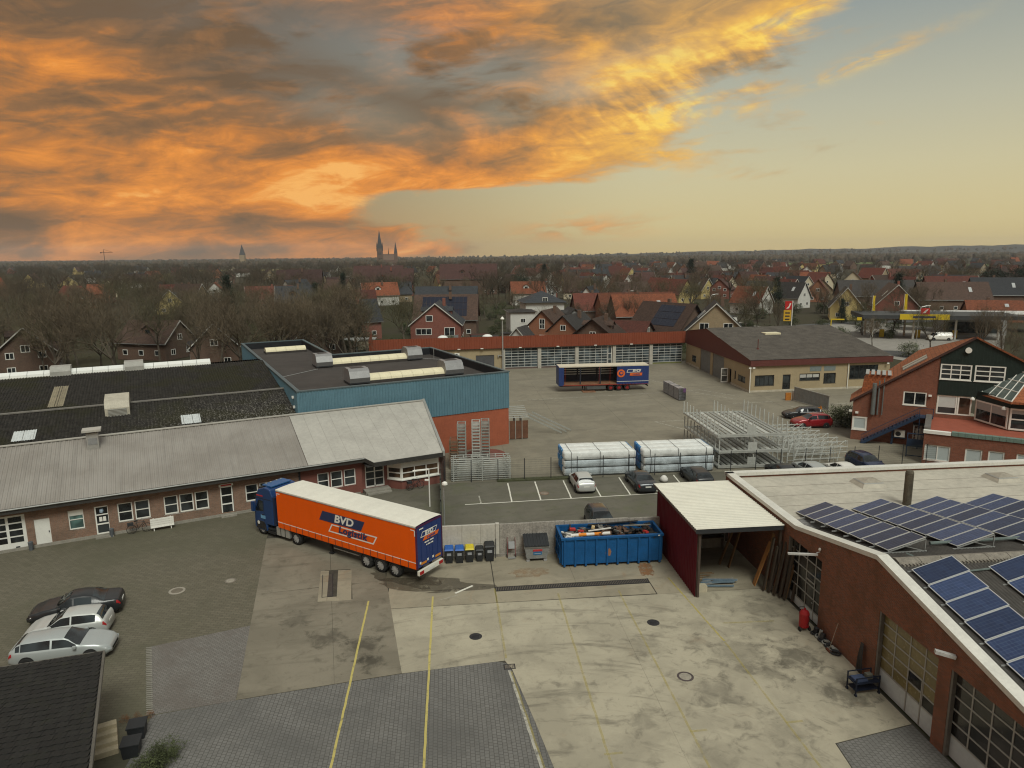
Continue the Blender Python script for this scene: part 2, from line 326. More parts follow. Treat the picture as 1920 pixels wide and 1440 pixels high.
def concrete_mat(name, base, dark, seed, stain=0.6, tracks=0.5, rust=0.0, green=0.0, spots=(), arc=None):
    """cast concrete yard slab: cloudy tone, water stains, tyre arcs"""
    if name in MATS: return MATS[name]
    m, t, b = new_mat(name); pv = objvec(t, True); mp = t.n('ShaderNodeMapping', inp={'Location': (seed * 13.1, seed * 7.7, 0)}); t.nt.links.new(pv, mp.inputs[0]); v = mp.outputs[0]
    n1 = t.noise(v, 0.22, 7, 0.62, 0.7); n2 = t.noise(v, 1.3, 7, 0.68, 0.5); n3 = t.noise(v, 12, 4, 0.7)
    sp = t.n('ShaderNodeSeparateXYZ'); t.nt.links.new(v, sp.inputs[0])
    wv = t.noise(t.comb(t.math('MULTIPLY', t.math('ADD', sp.outputs[0], t.math('MULTIPLY', sp.outputs[1], 0.35)), 0.13), t.math('MULTIPLY', t.math('SUBTRACT', sp.outputs[1], t.math('MULTIPLY', sp.outputs[0], 0.22)), 0.9)), 1.0, 6, 0.62, 0.35)
    if arc:      # tyre arcs swept round a turning point
        ax_ = t.math('SUBTRACT', sp.outputs[0], S(*arc)[0] + seed * 13.1); ay_ = t.math('SUBTRACT', sp.outputs[1], S(*arc)[1] + seed * 7.7)
        rr_ = t.math('SQRT', t.math('ADD', t.math('MULTIPLY', ax_, ax_), t.math('MULTIPLY', ay_, ay_))); an_ = t.math('ARCTAN2', ay_, ax_)
        w2 = t.noise(t.comb(t.math('MULTIPLY', rr_, 1.1), t.math('MULTIPLY', an_, 1.6), 4.0), 1.0, 7, 0.68, 0.4); wv = t.math('ADD', t.math('MULTIPLY', wv, 0.35), t.math('MULTIPLY', w2, 0.65))
    c = t.mix(t.smooth(n1, 0.38, 0.62), c4(base), c4([0.6 * x + 0.4 * y for x, y in zip(base, dark)]))
    c = t.mix(t.math('MULTIPLY', t.smooth(n2, 0.5, 0.72), stain), c, c4(dark))
    c = t.mix(t.math('MULTIPLY', t.smooth(wv, 0.52, 0.66), tracks), c, c4([x * 0.9 for x in dark]))
    c = t.mix(t.math('MULTIPLY', t.smooth(wv, 0.44, 0.34), tracks * 0.6), c, c4([min(1, x * 1.18) for x in base]))
    c = t.mix(t.math('MULTIPLY', t.smooth(n3, 0.45, 0.75), 0.2), c, c4([x * 0.7 for x in base]))
    sp2 = t.noise(v, 5.0, 3, 0.5)
    c = t.mix(t.math('MULTIPLY', t.smooth(sp2, 0.70, 0.76), 0.55), c, c4([x * 0.35 for x in base]))
    for sx_, sy_, sr_, k_ in spots:      # old oil and tyre stains, each with its own place
        d_ = t.n('ShaderNodeVectorMath', operation='DISTANCE'); t.nt.links.new(pv, d_.inputs[0]); d_.inputs[1].default_value = (*S(sx_, sy_)[:2], 0.02)
        f_ = t.smooth(t.math('SUBTRACT', d_.outputs['Value'], t.math('MULTIPLY', t.math('SUBTRACT', n2, 0.5), sr_ * 3.0)), sr_, sr_ * 0.15)
        c = t.mix(t.math('MULTIPLY', f_, k_), c, c4([x * 0.5 for x in dark]))
    if rust:
        nr = t.noise(v, 0.45, 6, 0.7, 1.0); c = t.mix(t.math('MULTIPLY', t.smooth(nr, 0.58, 0.75), rust), c, (0.26, 0.13, 0.05, 1))
    if green:
        ng = t.noise(v, 0.35, 6, 0.7, 0.5); c = t.mix(t.math('MULTIPLY', t.smooth(ng, 0.48, 0.7), green), c, (0.09, 0.10, 0.045, 1))
    setc(t, b, c); t.nt.links.new(t.math('ADD', t.math('MULTIPLY', n2, 0.25), 0.62), b.inputs['Roughness']); b.inputs['Specular IOR Level'].default_value = 0.28
    bump(t, b, n3, 0.25, 0.01); return m
def paver_mat(name, c1, c2, joint, ang, bw, bh, dirt, dirtcol, gscale=0.18):
    if name in MATS: return MATS[name]
    m, t, b = new_mat(name); pv = objvec(t, True); mp = t.n('ShaderNodeMapping', inp={'Rotation': (0, 0, RAD(-ang))}); t.nt.links.new(pv, mp.inputs[0]); v = mp.outputs[0]
    bt = t.n('ShaderNodeTexBrick', inp={'Vector': v, 'Color1': c4(c1), 'Color2': c4(c2), 'Mortar': c4(joint), 'Scale': 1.0, 'Brick Width': bw, 'Row Height': bh, 'Mortar Size': 0.016, 'Mortar Smooth': 0.5})
    n1 = t.noise(v, gscale, 7, 0.65, 0.6); n2 = t.noise(v, 2.0, 6, 0.7)
    c = t.mix(t.math('MULTIPLY', t.smooth(n1, 0.42, 0.68), dirt), bt.outputs[0], c4(dirtcol))
    c = t.mix(t.math('MULTIPLY', t.smooth(n2, 0.5, 0.75), 0.4), c, c4([x * 0.55 for x in c1[:3]]))
    setc(t, b, c); b.inputs['Roughness'].default_value = 0.8; b.inputs['Specular IOR Level'].default_value = 0.3
    bump(t, b, t.math('SUBTRACT', 1.0, bt.outputs['Fac']), 0.5, 0.015); return m
def glass_mat(name='dark_glass', col=(0.018, 0.021, 0.022), rough=0.06):
    if name in MATS: return MATS[name]
    m, t, b = new_mat(name); v = objvec(t, True); n = t.noise(v, 0.7, 2, 0.5)
    c = t.mix(t.smooth(n, 0.4, 0.65), c4([x * 0.5 for x in col]), c4([x * 2.2 for x in col])); setc(t, b, c)
    b.inputs['Roughness'].default_value = rough; b.inputs['Specular IOR Level'].default_value = 0.5; return m
GLASS = glass_mat()
WHITE = mat('white_frame', (0.72, 0.71, 0.66), 0.45, var=0.06, scale=2)
BLACK = plain('black_rubber', (0.012, 0.012, 0.012), 0.8)
ALU = mat('galvanised_steel', (0.42, 0.43, 0.42), 0.45, 0.6, var=0.2, scale=4)
DARKM = mat('dark_metal', (0.035, 0.037, 0.04), 0.5, 0.2, var=0.2)
# ------------------------------------------------------------------ building helpers
def wall_strips(mb, prof, opens, y0, y1):
    """solid wall along x between y0 and y1, top profile prof [(x,z)..], rectangular openings (x0,x1,z0,z1)"""
    xs = sorted(set([p[0] for p in prof] + [o for q in opens for o in q[:2] if prof[0][0] < o < prof[-1][0]]))
    def top(x):
        for A__, B__ in zip(prof[:-1], prof[1:]):
            xa, za, xb, zb = A__[0], A__[1], B__[0], B__[1]
            if xa - 1e-9 <= x <= xb + 1e-9: return za + (zb - za) * (x - xa) / (xb - xa) if xb > xa else zb
        return prof[-1][1]
    for a, b in zip(xs[:-1], xs[1:]):
        mid = (a + b) / 2; zs = sorted([(o[2], o[3]) for o in opens if o[0] < mid < o[1]]); z = prof[0][2] if len(prof[0]) > 2 else 0.0
        for z0, z1 in zs:
            if z0 > z + 1e-3: mb.box(a, b, y0, y1, z, z0)
            z = z1
        ta, tb = top(a), top(b)
        mb.hexa([(a, y0, z), (b, y0, z), (b, y1, z), (a, y1, z)], [(a, y0, ta), (b, y0, tb), (b, y1, tb), (a, y1, ta)])
    return mb
def window(parent, fr, x0, x1, z0, z1, y=0.0, cols=1, rows=1, fm=None, gm=None, fw=0.07, sill=True, name='window', blind=0.0, bm_=None, depth=0.06, proud=0.02):
    """frame set at y-proud (outwards is -y), panes as sub-parts"""
    fm = fm or WHITE; gm = gm or GLASS; f = MB(fr); ya, yb = y - proud, y + depth
    f.box(x0, x0 + fw, ya, yb, z0, z1).box(x1 - fw, x1, ya, yb, z0, z1).box(x0 + fw, x1 - fw, ya, yb, z1 - fw, z1).box(x0 + fw, x1 - fw, ya, yb, z0, z0 + fw)
    ix0, ix1, iz0, iz1 = x0 + fw, x1 - fw, z0 + fw, z1 - fw; mw = fw * 0.75
    for i in range(1, cols): c = ix0 + (ix1 - ix0) * i / cols; f.box(c - mw / 2, c + mw / 2, ya + 0.004, yb, iz0, iz1)
    for j in range(1, rows): c = iz0 + (iz1 - iz0) * j / rows; f.box(ix0, ix1, ya + 0.008, yb, c - mw / 2, c + mw / 2)
    if sill: f.box(x0 - 0.05, x1 + 0.05, ya - 0.08, yb - 0.01, z0 - 0.05, z0 - 0.002)
    w_ = f.build(name, fm, parent)
    for i in range(cols):
        for j in range(rows):
            a = ix0 + (ix1 - ix0) * i / cols; b = ix0 + (ix1 - ix0) * (i + 1) / cols; c = iz0 + (iz1 - iz0) * j / rows; d = iz0 + (iz1 - iz0) * (j + 1) / rows
            g_ = MB(fr).box(a, b, y + 0.025, y + 0.035, c, d).build('pane', gm, w_)
    if blind:
        MB(fr).box(ix0, ix1, y + 0.012, y + 0.02, iz1 - (iz1 - iz0) * blind, iz1).build('blind', bm_ or MATS.get('blind') or mat('blind', (0.5, 0.52, 0.5), 0.7, var=0.05), w_)
    return w_
def corr_sheet(mb, o, u, v, L, W, pitch, amp, rows=2, trap=False):
    """corrugated sheet: waves repeat along unit vector u over length L; ridges run along v (length W)"""
    o = Vector(o); u = Vector(u).normalized(); v = Vector(v).normalized(); nrm = u.cross(v); n = max(1, int(L / pitch)); P = []
    for i in range(n + 1):
        for k, h in (((0.0, 0), (0.25, 0.7), (0.5, 1), (0.75, 0.7)) if not trap else ((0.0, 0), (0.45, 0), (0.55, 1), (0.9, 1))):
            x = (i + k) * pitch
            if x <= L: P.append((x, h * amp))
    mb.grid([[tuple(o + u * x + v * (W * j / (rows - 1)) + nrm * h) for x, h in P] for j in range(rows)]); return mb
def text_mesh(s, size, m, parent, M, bold=0.0, name='lettering', shear=0.0, ext=0.004, space=1.0, sx=1.0):
    cu_ = bpy.data.curves.new('txt', 'FONT'); cu_.body = s; cu_.size = size; cu_.offset = bold; cu_.extrude = ext; cu_.align_x = 'CENTER'; cu_.align_y = 'CENTER'; cu_.shear = shear; cu_.space_character = space
    cu_.resolution_u = 3
    o = bpy.data.objects.new('txt', cu_); COL.objects.link(o); dg = bpy.context.evaluated_depsgraph_get(); dg.update()
    me = bpy.data.meshes.new_from_object(o.evaluated_get(dg)); bpy.data.objects.remove(o); bpy.data.curves.remove(cu_)
    me.transform(M @ Matrix.Scale(sx, 4, (1, 0, 0))); me.materials.clear(); me.materials.append(m)
    t_ = bpy.data.objects.new(name, me); COL.objects.link(t_); t_.parent = parent; return t_
def MF(o, xdir, up):   # matrix for flat text: origin, x axis, up axis
    x = Vector(xdir).normalized(); u = Vector(up).normalized(); n = x.cross(u)
    return Matrix(((x.x, u.x, n.x, o[0]), (x.y, u.y, n.y, o[1]), (x.z, u.z, n.z, o[2]), (0, 0, 0, 1)))
# ------------------------------------------------------------------ ground
m, t, b = new_mat('field_ground'); v = objvec(t, True)
n1 = t.noise(v, 0.004, 6, 0.6); n2 = t.noise(v, 0.05, 6, 0.65); n3 = t.noise(v, 0.8, 4, 0.7)
c = t.mix(t.smooth(n1, 0.42, 0.6), (0.042, 0.042, 0.022, 1), (0.06, 0.05, 0.034, 1))
c = t.mix(t.smooth(n2, 0.45, 0.65), c, (0.05, 0.042, 0.03, 1)); c = t.mix(t.math('MULTIPLY', t.smooth(n3, 0.4, 0.7), 0.5), c, (0.03, 0.034, 0.016, 1))
setc(t, b, c); b.inputs['Roughness'].default_value = 0.95; b.inputs['Specular IOR Level'].default_value = 0.1
rows = []
for y in [-300, -50, 50, 100, 200, 400, 800, 1600, 3000, 4500]:
    rows.append([(x, y, -0.06) for x in [-4600, -3000, -1000, -300, -100, 0, 100, 300, 1000, 3000, 4600]])
struct(MB().grid(rows).build('ground', m))
def sheet(name, pts, z, m, label=None, parent=None):
    mb = MB(); mb.poly([(p[0], p[1], z) for p in pts]); o = mb.build(name, m, parent, fix=False)
    me = o.data
    if me.polygons[0].normal.z < 0: me.flip_normals()
    if not parent: struct(o, label)
    return o
paving_brown = paver_mat('paving_brown', (0.108, 0.097, 0.069), (0.134, 0.12, 0.087), (0.066, 0.06, 0.04), 5.5, 0.40, 0.20, 0.75, (0.084, 0.081, 0.052), 0.12)
paving_grey = paver_mat('paving_grey', (0.14, 0.135, 0.125), (0.162, 0.157, 0.147), (0.075, 0.071, 0.064), 95.5, 0.2, 0.2, 0.6, (0.085, 0.083, 0.078), 0.2)
paving_mix = paver_mat('paving_mixed', (0.145, 0.135, 0.122), (0.175, 0.165, 0.15), (0.09, 0.082, 0.074), 14, 0.2, 0.14, 0.6, (0.115, 0.098, 0.085), 0.35)
asphalt = concrete_mat('old_asphalt', (0.125, 0.116, 0.09), (0.07, 0.066, 0.048), 3, 0.5, 0.25, green=0.45)
yard_far = concrete_mat('rear_yard_concrete', (0.212, 0.19, 0.142), (0.125, 0.112, 0.085), 5, 0.35, 0.3)
conc_light = concrete_mat('yard_concrete_pale', (0.375, 0.34, 0.255), (0.165, 0.148, 0.112), 1, 0.62, 0.85, rust=0.15, arc=(4.0, 17.0), spots=[(17.9, 31.6, 1.9, .7), (16.0, 30.4, 1.3, .5), (18.6, 28.2, 1.4, .7), (19.2, 29.9, 1.0, .5), (13.2, 33.5, 1.2, .3), (17.6, 34.8, 1.0, .35), (12.5, 29.2, 1.6, .4), (8.6, 27.6, 1.2, .35), (15.0, 32.4, 2.6, .35), (10.5, 33.6, 1.6, .3), (18.2, 36.5, 1.8, .4), (6.0, 30.0, 1.4, .25), (14.5, 26.0, 2.0, .3), (11.0, 24.6, 1.8, .3)])
conc_mid = concrete_mat('yard_concrete_tan', (0.285, 0.252, 0.185), (0.15, 0.132, 0.095), 8, 0.45, 0.45, rust=0.35)
conc_dark = concrete_mat('yard_concrete_brown', (0.205, 0.182, 0.138), (0.092, 0.082, 0.06), 11, 0.65, 0.35, spots=[(-4.2, 33.6, .9, .8), (-4.9, 35.2, 1.3, .7), (-7.0, 36.3, 1.3, .6), (-9.0, 38.5, 1.2, .4)])
joint_m = mat('joint_dirt', (0.05, 0.045, 0.035), 0.95, var=0.3)
# front yard base, and the dirt under every slab
sheet('yard_paving', [(-75, 8), (-8, 8), S(-4, 31.5)[:2], S(-13.8, 51)[:2], LL(2, 0.1)[:2], LL(-46, 0.1)[:2]], 0.0, paving_brown)
sheet('yard_subbase', [S(-13.75, 51)[:2], S(-10.4, 31.2)[:2], S(-12, 10)[:2], S(20.5, 10)[:2], S(20.5, 46)[:2], S(-0.6, 46)[:2], S(-0.6, 61)[:2], LL(1.5, 0.1)[:2]], 0.003, joint_m)
yard = bpy.data.objects.new('concrete_yard', None); link(yard); struct(yard)
def slab(poly, m, z=0.02, gap=0.012):
    cx_ = sum(p[0] for p in poly) / len(poly); cy_ = sum(p[1] for p in poly) / len(poly); q = []
    for x, y in poly:
        d = math.hypot(cx_ - x, cy_ - y); q.append((x + (cx_ - x) / d * gap * 1.4, y + (cy_ - y) / d * gap * 1.4))
    q = [S(*p)[:2] for p in q]
    ar = sum(q[i][0] * q[(i + 1) % len(q)][1] - q[(i + 1) % len(q)][0] * q[i][1] for i in range(len(q)))
    if ar < 0: q = q[::-1]
    return MB().prism(q, 0.006, z).build('slab', m, yard)
dv = lambda y: -5.94 + (y - 31.93) * (-3.2 / 19.0)       # divider between the two brown slabs
fl = lambda y: -2.66 + (y - 32.46) * (-0.89 / 5.7)        # right edge of the brown slabs
ll = lambda y: -10.45 + (y - 31.17) * (-3.37 / 19.83)
slab([(ll(31.17), 31.17), (dv(31.93), 31.93), (dv(40.6), 40.6), (dv(40.6) - 0.85, 40.5), (dv(40.6) - 0.85, 42.5), (ll(42.0), 42.0)], conc_dark)
slab([(dv(31.93), 31.93), (fl(32.46), 32.46), (fl(42.6), 43.0), (dv(42.3) + 1.25, 42.7), (dv(40.6) + 1.25, 40.7), (dv(40.6), 40.6)], conc_dark, 0.022)
slab([(ll(42), 42.0), (dv(42) - 0.85, 42.5), (dv(42) - 0.85, 44.9), (dv(44.9), 44.95), (dv(51), 51.0), (ll(51), 51.0)], conc_dark, 0.021)
slab([(dv(44.9), 44.95), (dv(44.9) + 1.3, 44.95), (dv(42.3) + 1.25, 42.7), (fl(42.6), 43.0), (fl(50), 50.5), (dv(51), 51.0)], conc_dark, 0.019)
# pit surround with its grating (thing below)
for xa, xb, ya, yb in ((-0.85, -0.30, 40.55, 44.85), (0.30, 1.2, 40.55, 44.85)): slab([(dv(40.6) + xa, ya), (dv(40.6) + xb, ya), (dv(44.9) + xb + 0.2, yb), (dv(44.9) + xa + 0.2, yb)], conc_mid, 0.024, 0.004)
slab([(dv(40.6) - 0.3, 40.55), (dv(40.6) + 0.3, 40.55), (dv(40.6) + 0.25, 41.1), (dv(40.6) - 0.35, 41.1)], conc_mid, 0.024, 0.004)
# strip along the wall
for xs, ys in (((fl(41), 2.7), (39.2, 41.9)), ((2.75, 12.7), (39.2, 40.6)), ((12.75, 20.38), (39.1, 41.3))):
    slab([(xs[0], ys[0]), (xs[1], ys[0]), (xs[1], ys[1]), (xs[0], ys[1])], conc_mid, 0.02, 0.006)
for xs, ys in (((fl(43), 2.7), (41.9, 45.8)), ((2.75, 8.0), (41.25, 45.8)), ((8.0, 12.7), (41.25, 45.8)), ((12.7, 20.38), (41.3, 46.6)), ((fl(46), -0.6), (45.8, 50.5))):
    slab([(xs[0], ys[0]), (xs[1], ys[0]), (xs[1], ys[1]), (xs[0], ys[1])], conc_mid, 0.02, 0.006)
# pale slabs
slab([(fl(32.46), 32.46), (2.65, 33.0), (2.65, 39.15), (fl(39.15), 39.15)], conc_light, 0.021, 0.004)
slab([(2.65, 33.0), (2.95, 32.2), (3.6, 28.0), (9.6, 28.0), (9.6, 39.1), (2.65, 39.15)], conc_light, 0.021, 0.004)
slab([(9.6, 28.0), (20.38, 28.0), (20.38, 39.05), (9.6, 39.1)], conc_light, 0.021, 0.004)
slab([(3.6, 28.0), (9.6, 28.0), (9.6, 12.0), (5.8, 12.0)], conc_light, 0.021, 0.004)
slab([(9.6, 28.0), (20.38, 28.0), (20.38, 26.0), (16.3, 25.2), (15.0, 12.0), (9.6, 12.0)], conc_light, 0.021, 0.004)
# block paving areas
sheet('block_paving', [S(x, y)[:2] for x, y in [(-14.04, 30.43), (ll(31.17), 31.15), (-5.94, 31.9), (-2.66, 32.43), (2.2, 33.0), (2.75, 32.75), (3.0, 31.9), (3.6, 28.0), (5.8, 12.0), (-12.6, 12)]], 0.012, paving_grey)
sheet('block_paving', [S(x, y)[:2] for x, y in [(20.38, 25.95), (16.35, 25.15), (15.05, 12), (20.38, 12)]], 0.013, paving_grey)
sheet('block_paving', [(-19.95, 34.75), (-16.95, 29.0), (-13.42, 30.0), (-15.0, 37.0)], 0.008, paving_mix)
# parking court behind the wall, rear yard
sheet('parking_court', [S(x, y)[:2] for x, y in [(-0.55, 46.0), (60, 46.0), (60, 62.3), (-0.9, 62.3)]], 0.004, asphalt)
sheet('entrance_court', [S(-0.6, 50.4)[:2], S(fl(50), 50.4)[:2], LL(2, 0.0)[:2], LL(17.2, 0.0)[:2], S(-0.9, 62.3)[:2]], 0.01, asphalt)
rear = bpy.data.objects.new('rear_yard', None); link(rear); struct(rear)
ys_ = [62.3, 71.0, 79.5, 88.0, 96.5, 105.0, 113.5, 122.0, 131.5]; xs_ = [-12.0, -2.0, 6.0, 14.0, 22.0, 30.0, 38.0, 46.0, 56.0, 68.0]
for j in range(len(ys_) - 1):
    for i in range(len(xs_) - 1):
        q = [(xs_[i] + .008, ys_[j] + .008), (xs_[i + 1] - .008, ys_[j] + .008), (xs_[i + 1] - .008, ys_[j + 1] - .008), (xs_[i] + .008, ys_[j + 1] - .008)]
        MB().prism([S(*p)[:2] for p in q], -0.03, 0.004 + 0.003 * ((i * 7 + j * 3) % 3) / 3).build('slab', yard_far, rear)
# street behind the workshop, kerbs
road = mat('road_asphalt', (0.075, 0.075, 0.075), 0.85, var=0.15, scale=0.4)
pave = mat('pavement_slabs', (0.24, 0.225, 0.2), 0.85, var=0.15, scale=0.6)
def strip(name, pts, wd, z, m):
    mb = MB(); L_, R_ = [], []
    for i, p in enumerate(pts):
        a = Vector(pts[max(0, i - 1)]); b_ = Vector(pts[min(len(pts) - 1, i + 1)]); d = (b_ - a).normalized(); n = Vector((-d.y, d.x))
        L_.append((p[0] + n.x * wd / 2, p[1] + n.y * wd / 2, z)); R_.append((p[0] - n.x * wd / 2, p[1] - n.y * wd / 2, z))
    mb.grid([R_, L_]); return struct(mb.build(name, m))
RD = [(120, 60), (96, 96), (84, 128), (74, 160), (66, 190), (60, 230), (58, 300), (66, 420)]
strip('pavement', RD, 13.0, 0.0, pave); strip('road', RD, 7.0, 0.006, road)
strip('road', [(66, 190), (100, 205), (150, 215), (230, 232)], 7.0, 0.010, road)
sheet('forecourt', [(70, 150), (100, 140), (125, 175), (108, 205), (72, 196)], 0.014, pave)
# painted lines
def paint_mat(name, col, wear, amax=1.0):
    m, t, b = new_mat(name); v = objvec(t, True); n = t.noise(v, 2.2, 6, 0.75); f = t.math('MULTIPLY', t.smooth(n, wear - 0.16, wear + 0.12), amax)
    setc(t, b, c4(col)); b.inputs['Roughness'].default_value = 0.75
    o = [x for x in m.node_tree.nodes if x.type == 'OUTPUT_MATERIAL'][0]; tr = t.n('ShaderNodeBsdfTransparent'); mx = t.n('ShaderNodeMixShader')
    t.nt.links.new(f, mx.inputs[0]); t.nt.links.new(tr.outputs[0], mx.inputs[1]); t.nt.links.new(b.outputs[0], mx.inputs[2]); t.nt.links.new(mx.outputs[0], o.inputs[0]); return m
yel_a = paint_mat('yellow_paint', (0.50, 0.42, 0.13), 0.38, .85); yel_b = paint_mat('yellow_paint_worn', (0.46, 0.38, 0.10), 0.44, 0.34); wht = paint_mat('white_paint', (0.62, 0.60, 0.52), 0.34); wht_b = paint_mat('white_paint_worn', (0.56, 0.54, 0.46), 0.46, .65)
def line(a, b_, wd, m, z=0.028, name='painted_line'):
    a = Vector(S(*a)[:2]); b_ = Vector(S(*b_)[:2]); d = (b_ - a).normalized(); n = Vector((-d.y, d.x)) * wd / 2; N = max(2, int((b_ - a).length / 0.5)); r1, r2 = [], []
    for i in range(N + 1):
        p = a + (b_ - a) * i / N; j = random.uniform(-.012, .012); r1.append((p.x - n.x + j, p.y - n.y, z)); r2.append((p.x + n.x + j, p.y + n.y, z))
    o = MB().grid([r1, r2]).build(name, m)
    if o.data.polygons[0].normal.z < 0: o.data.flip_normals()
    return struct(o)
for x0, x1, y0, y1, mm in ((-5.12, -5.3, 40.3, 12, yel_a), (-1.2, -1.5, 40.4, 12, yel_a), (2.72, 2.75, 41, 33.2, yel_b), (6.62, 6.2, 39.9, 12, yel_b), (10.45, 10.35, 39.9, 12, yel_b), (14.1, 14.75, 41.2, 33.5, paint_mat('yellow_paint_faded', (0.5, 0.41, 0.10), 0.44, .6)), (14.75, 15.1, 33.4, 14, yel_b)):
    line((x0, y0), (x1, y1), 0.11, mm)
line((2.8, 32.1), (4.6, 14), 0.14, wht_b); line((2.9, 32.0), (4.75, 14), 0.1, yel_b, 0.03)
for x, y in ((6.3, 25.6), (10.4, 26.6), (14.9, 26.7)): line((x - .05, y), (x + .75, y + .02), 0.12, yel_b, 0.032)
line((15.4, 35.3), (18.4, 35.2), 0.1, yel_b)
line((1.3, 56.42), (27.5, 57.5), 0.12, wht, 0.012)
for x0, x1, y0 in ((2.68, 2.6, 58.6), (5.34, 5.44, 61.6), (7.86, 8.01, 61.7), (10.56, 10.68, 61.7), (13.2, 13.36, 61.8), (15.87, 16.06, 61.9), (18.5, 18.75, 62), (21.1, 21.4, 62), (23.9, 24.1, 62), (26.5, 26.7, 62)):
    line((x0, 56.45 + (x0 - 2.6) * 0.04), (x1, y0), 0.12, wht if x0 > 3 else wht_b, 0.014)
for a, b_ in (((37.0, 101.5), (41.5, 95.0)), ((39.0, 102.5), (43.0, 96.5)), ((36.8, 101.8), (39.2, 102.4)), ((26, 83.0), (29.5, 77.0)), ((26, 83), (33, 83.6)), ((34, 112), (36.5, 105)), ((8, 98), (36, 101.5)), ((40, 92), (46, 92.5)), ((47, 89), (56, 90))):
    line(a, b_, 0.14, wht_b, 0.016)
# row of pale kerb stones set into the paving
ks = MB().box(-0.15, 0.15, -0.045, 0.045, 0, 0.018).mesh('kerb_stone'); ks.materials.append(mat('pale_stone', (0.2, 0.19, 0.16), 0.85, rnd=0.3))
kr = bpy.data.objects.new('kerb_stone_row', None); link(kr); tag(kr, 'row of pale set stones between the two paved areas beside the tiled roof', 'kerb stones')
kr.location = (-18.5, 31.8, 0.012)
for i in range(36):
    f = i / 35; inst('stone', ks, None, kr, (-1.45 + 2.9 * f, 2.85 - 5.6 * f, 0), (0, 0, 5.5 + random.uniform(-4, 4)))
# wet patch, paint splash
wetm, t, b = new_mat('wet_patch'); setc(t, b, (0.075, 0.062, 0.043, 1)); b.inputs['Roughness'].default_value = 0.35
v = objvec(t, True); n = t.noise(v, 0.9, 6, 0.7, 0.6); o = [x for x in wetm.node_tree.nodes if x.type == 'OUTPUT_MATERIAL'][0]; tr = t.n('ShaderNodeBsdfTransparent'); mx = t.n('ShaderNodeMixShader')
t.nt.links.new(t.math('MULTIPLY', t.smooth(n, 0.28, 0.52), 0.5), mx.inputs[0]); t.nt.links.new(tr.outputs[0], mx.inputs[1]); t.nt.links.new(b.outputs[0], mx.inputs[2]); t.nt.links.new(mx.outputs[0], o.inputs[0])
def blob(cx_, cy_, rx, ry, a, z, m, name, n=22, j=0.25, seed=1):
    r = random.Random(seed); pts = []
    for i in range(n):
        q = 2 * pi * i / n; k = 1 + r.uniform(-j, j); x, y = rx * k * cos(q), ry * k * sin(q); c_, s_ = cos(RAD(a)), sin(RAD(a)); pts.append(S(cx_ + x * c_ - y * s_, cy_ + x * s_ + y * c_)[:2])
    return sheet(name, pts, z, m)
blob(-1.4, 42.1, 3.6, 0.9, -12, 0.026, wetm, 'wet_patch', seed=2); blob(-3.2, 43.2, 2.6, 1.0, -30, 0.027, wetm, 'wet_patch', seed=5)
blob(0.6, 41.1, 2.2, 0.25, 3, 0.029, wetm, 'wet_patch', seed=9)
rustm = paint_mat('rust_run', (0.26, 0.12, 0.045), 0.46, .7)
blob(13.0, 42.6, 0.5, 1.1, -10, 0.027, rustm, 'rust_stain', seed=13); blob(5.2, 43.0, 1.3, 0.7, 0, 0.026, paint_mat('rust_faint', (0.30, 0.19, 0.10), 0.5, .45), 'rust_stain', seed=14)
line((0.2, 40.65), (1.35, 41.55), 0.16, wht, 0.034); line((-0.7, 39.9), (0.4, 40.4), 0.06, wht_b, 0.034)
# round covers
def cover(x, y, r, label, rim, mid):
    o = thing('manhole_cover', label, 'manhole cover', (x, y, 0.0), 0, 'round covers set in the yard'); z = 0.024
    MB().lathe((0, 0, 0), [(r, 0.0), (r, z), (r * 0.72, z + 0.004), (r * 0.72, 0.0)], 20).build('rim', rim, o)
    d = MB().lathe((0, 0, 0), [(r * 0.72, 0.0), (r * 0.72, z + 0.002), (r * 0.3, z + 0.006)], 20)
    for k in range(-2, 3): d.box(-r * 0.5, r * 0.5, k * r * 0.2 - r * .05, k * r * .2 + r * .05, z + 0.004, z + 0.014)
    d.build('lid', mid, o); return o
iron = mat('cast_iron', (0.035, 0.034, 0.036), 0.6, 0.3, var=0.3, scale=6); conc_r = mat('cover_concrete', (0.28, 0.255, 0.21), 0.85, var=0.15)
cover(-2.16, 35.46, 0.36, 'dark round drain cover on the pale concrete beside the block paving', iron, iron)
cover(7.99, 36.75, 0.36, 'dark round drain cover on the pale concrete nearest the red shed', iron, iron)
cover(8.55, 31.55, 0.42, 'round cover with dark rim and grey centre on the pale concrete', mat('cover_rim', (0.07, 0.055, 0.052), 0.7), conc_r)
cover(-21.52, 41.22, 0.5, 'larger worn round cover in the brown paving near the black car', conc_r, mat('cover_worn', (0.15, 0.13, 0.1), 0.8))
cover(-18.64, 42.56, 0.36, 'small pale round cover in the brown paving beside the concrete', mat('cover_worn2', (0.17, 0.15, 0.12), 0.8), conc_r)
x_, y_, _ = S(8.4, 58.4); cover(x_, y_, 0.45, 'round brown cover in the parking bays beside the fence', mat('cover_brown', (0.16, 0.11, 0.08), 0.8), mat('cover_brown2', (0.22, 0.18, 0.14), 0.8))
# red circle of old tank base behind the ladder racks
x_, y_, _ = LL(24.5, 5.6); o = MB().lathe((0, 0, 0), [(2.1, 0.0), (2.1, 0.03)], 30).build('foundation_disc', mat('red_concrete', (0.16, 0.06, 0.045), 0.85, var=0.3, scale=2)); o.location = (x_, y_, 0.004); tag(o, 'low red concrete disc on the ground before the red block wall', 'foundation')
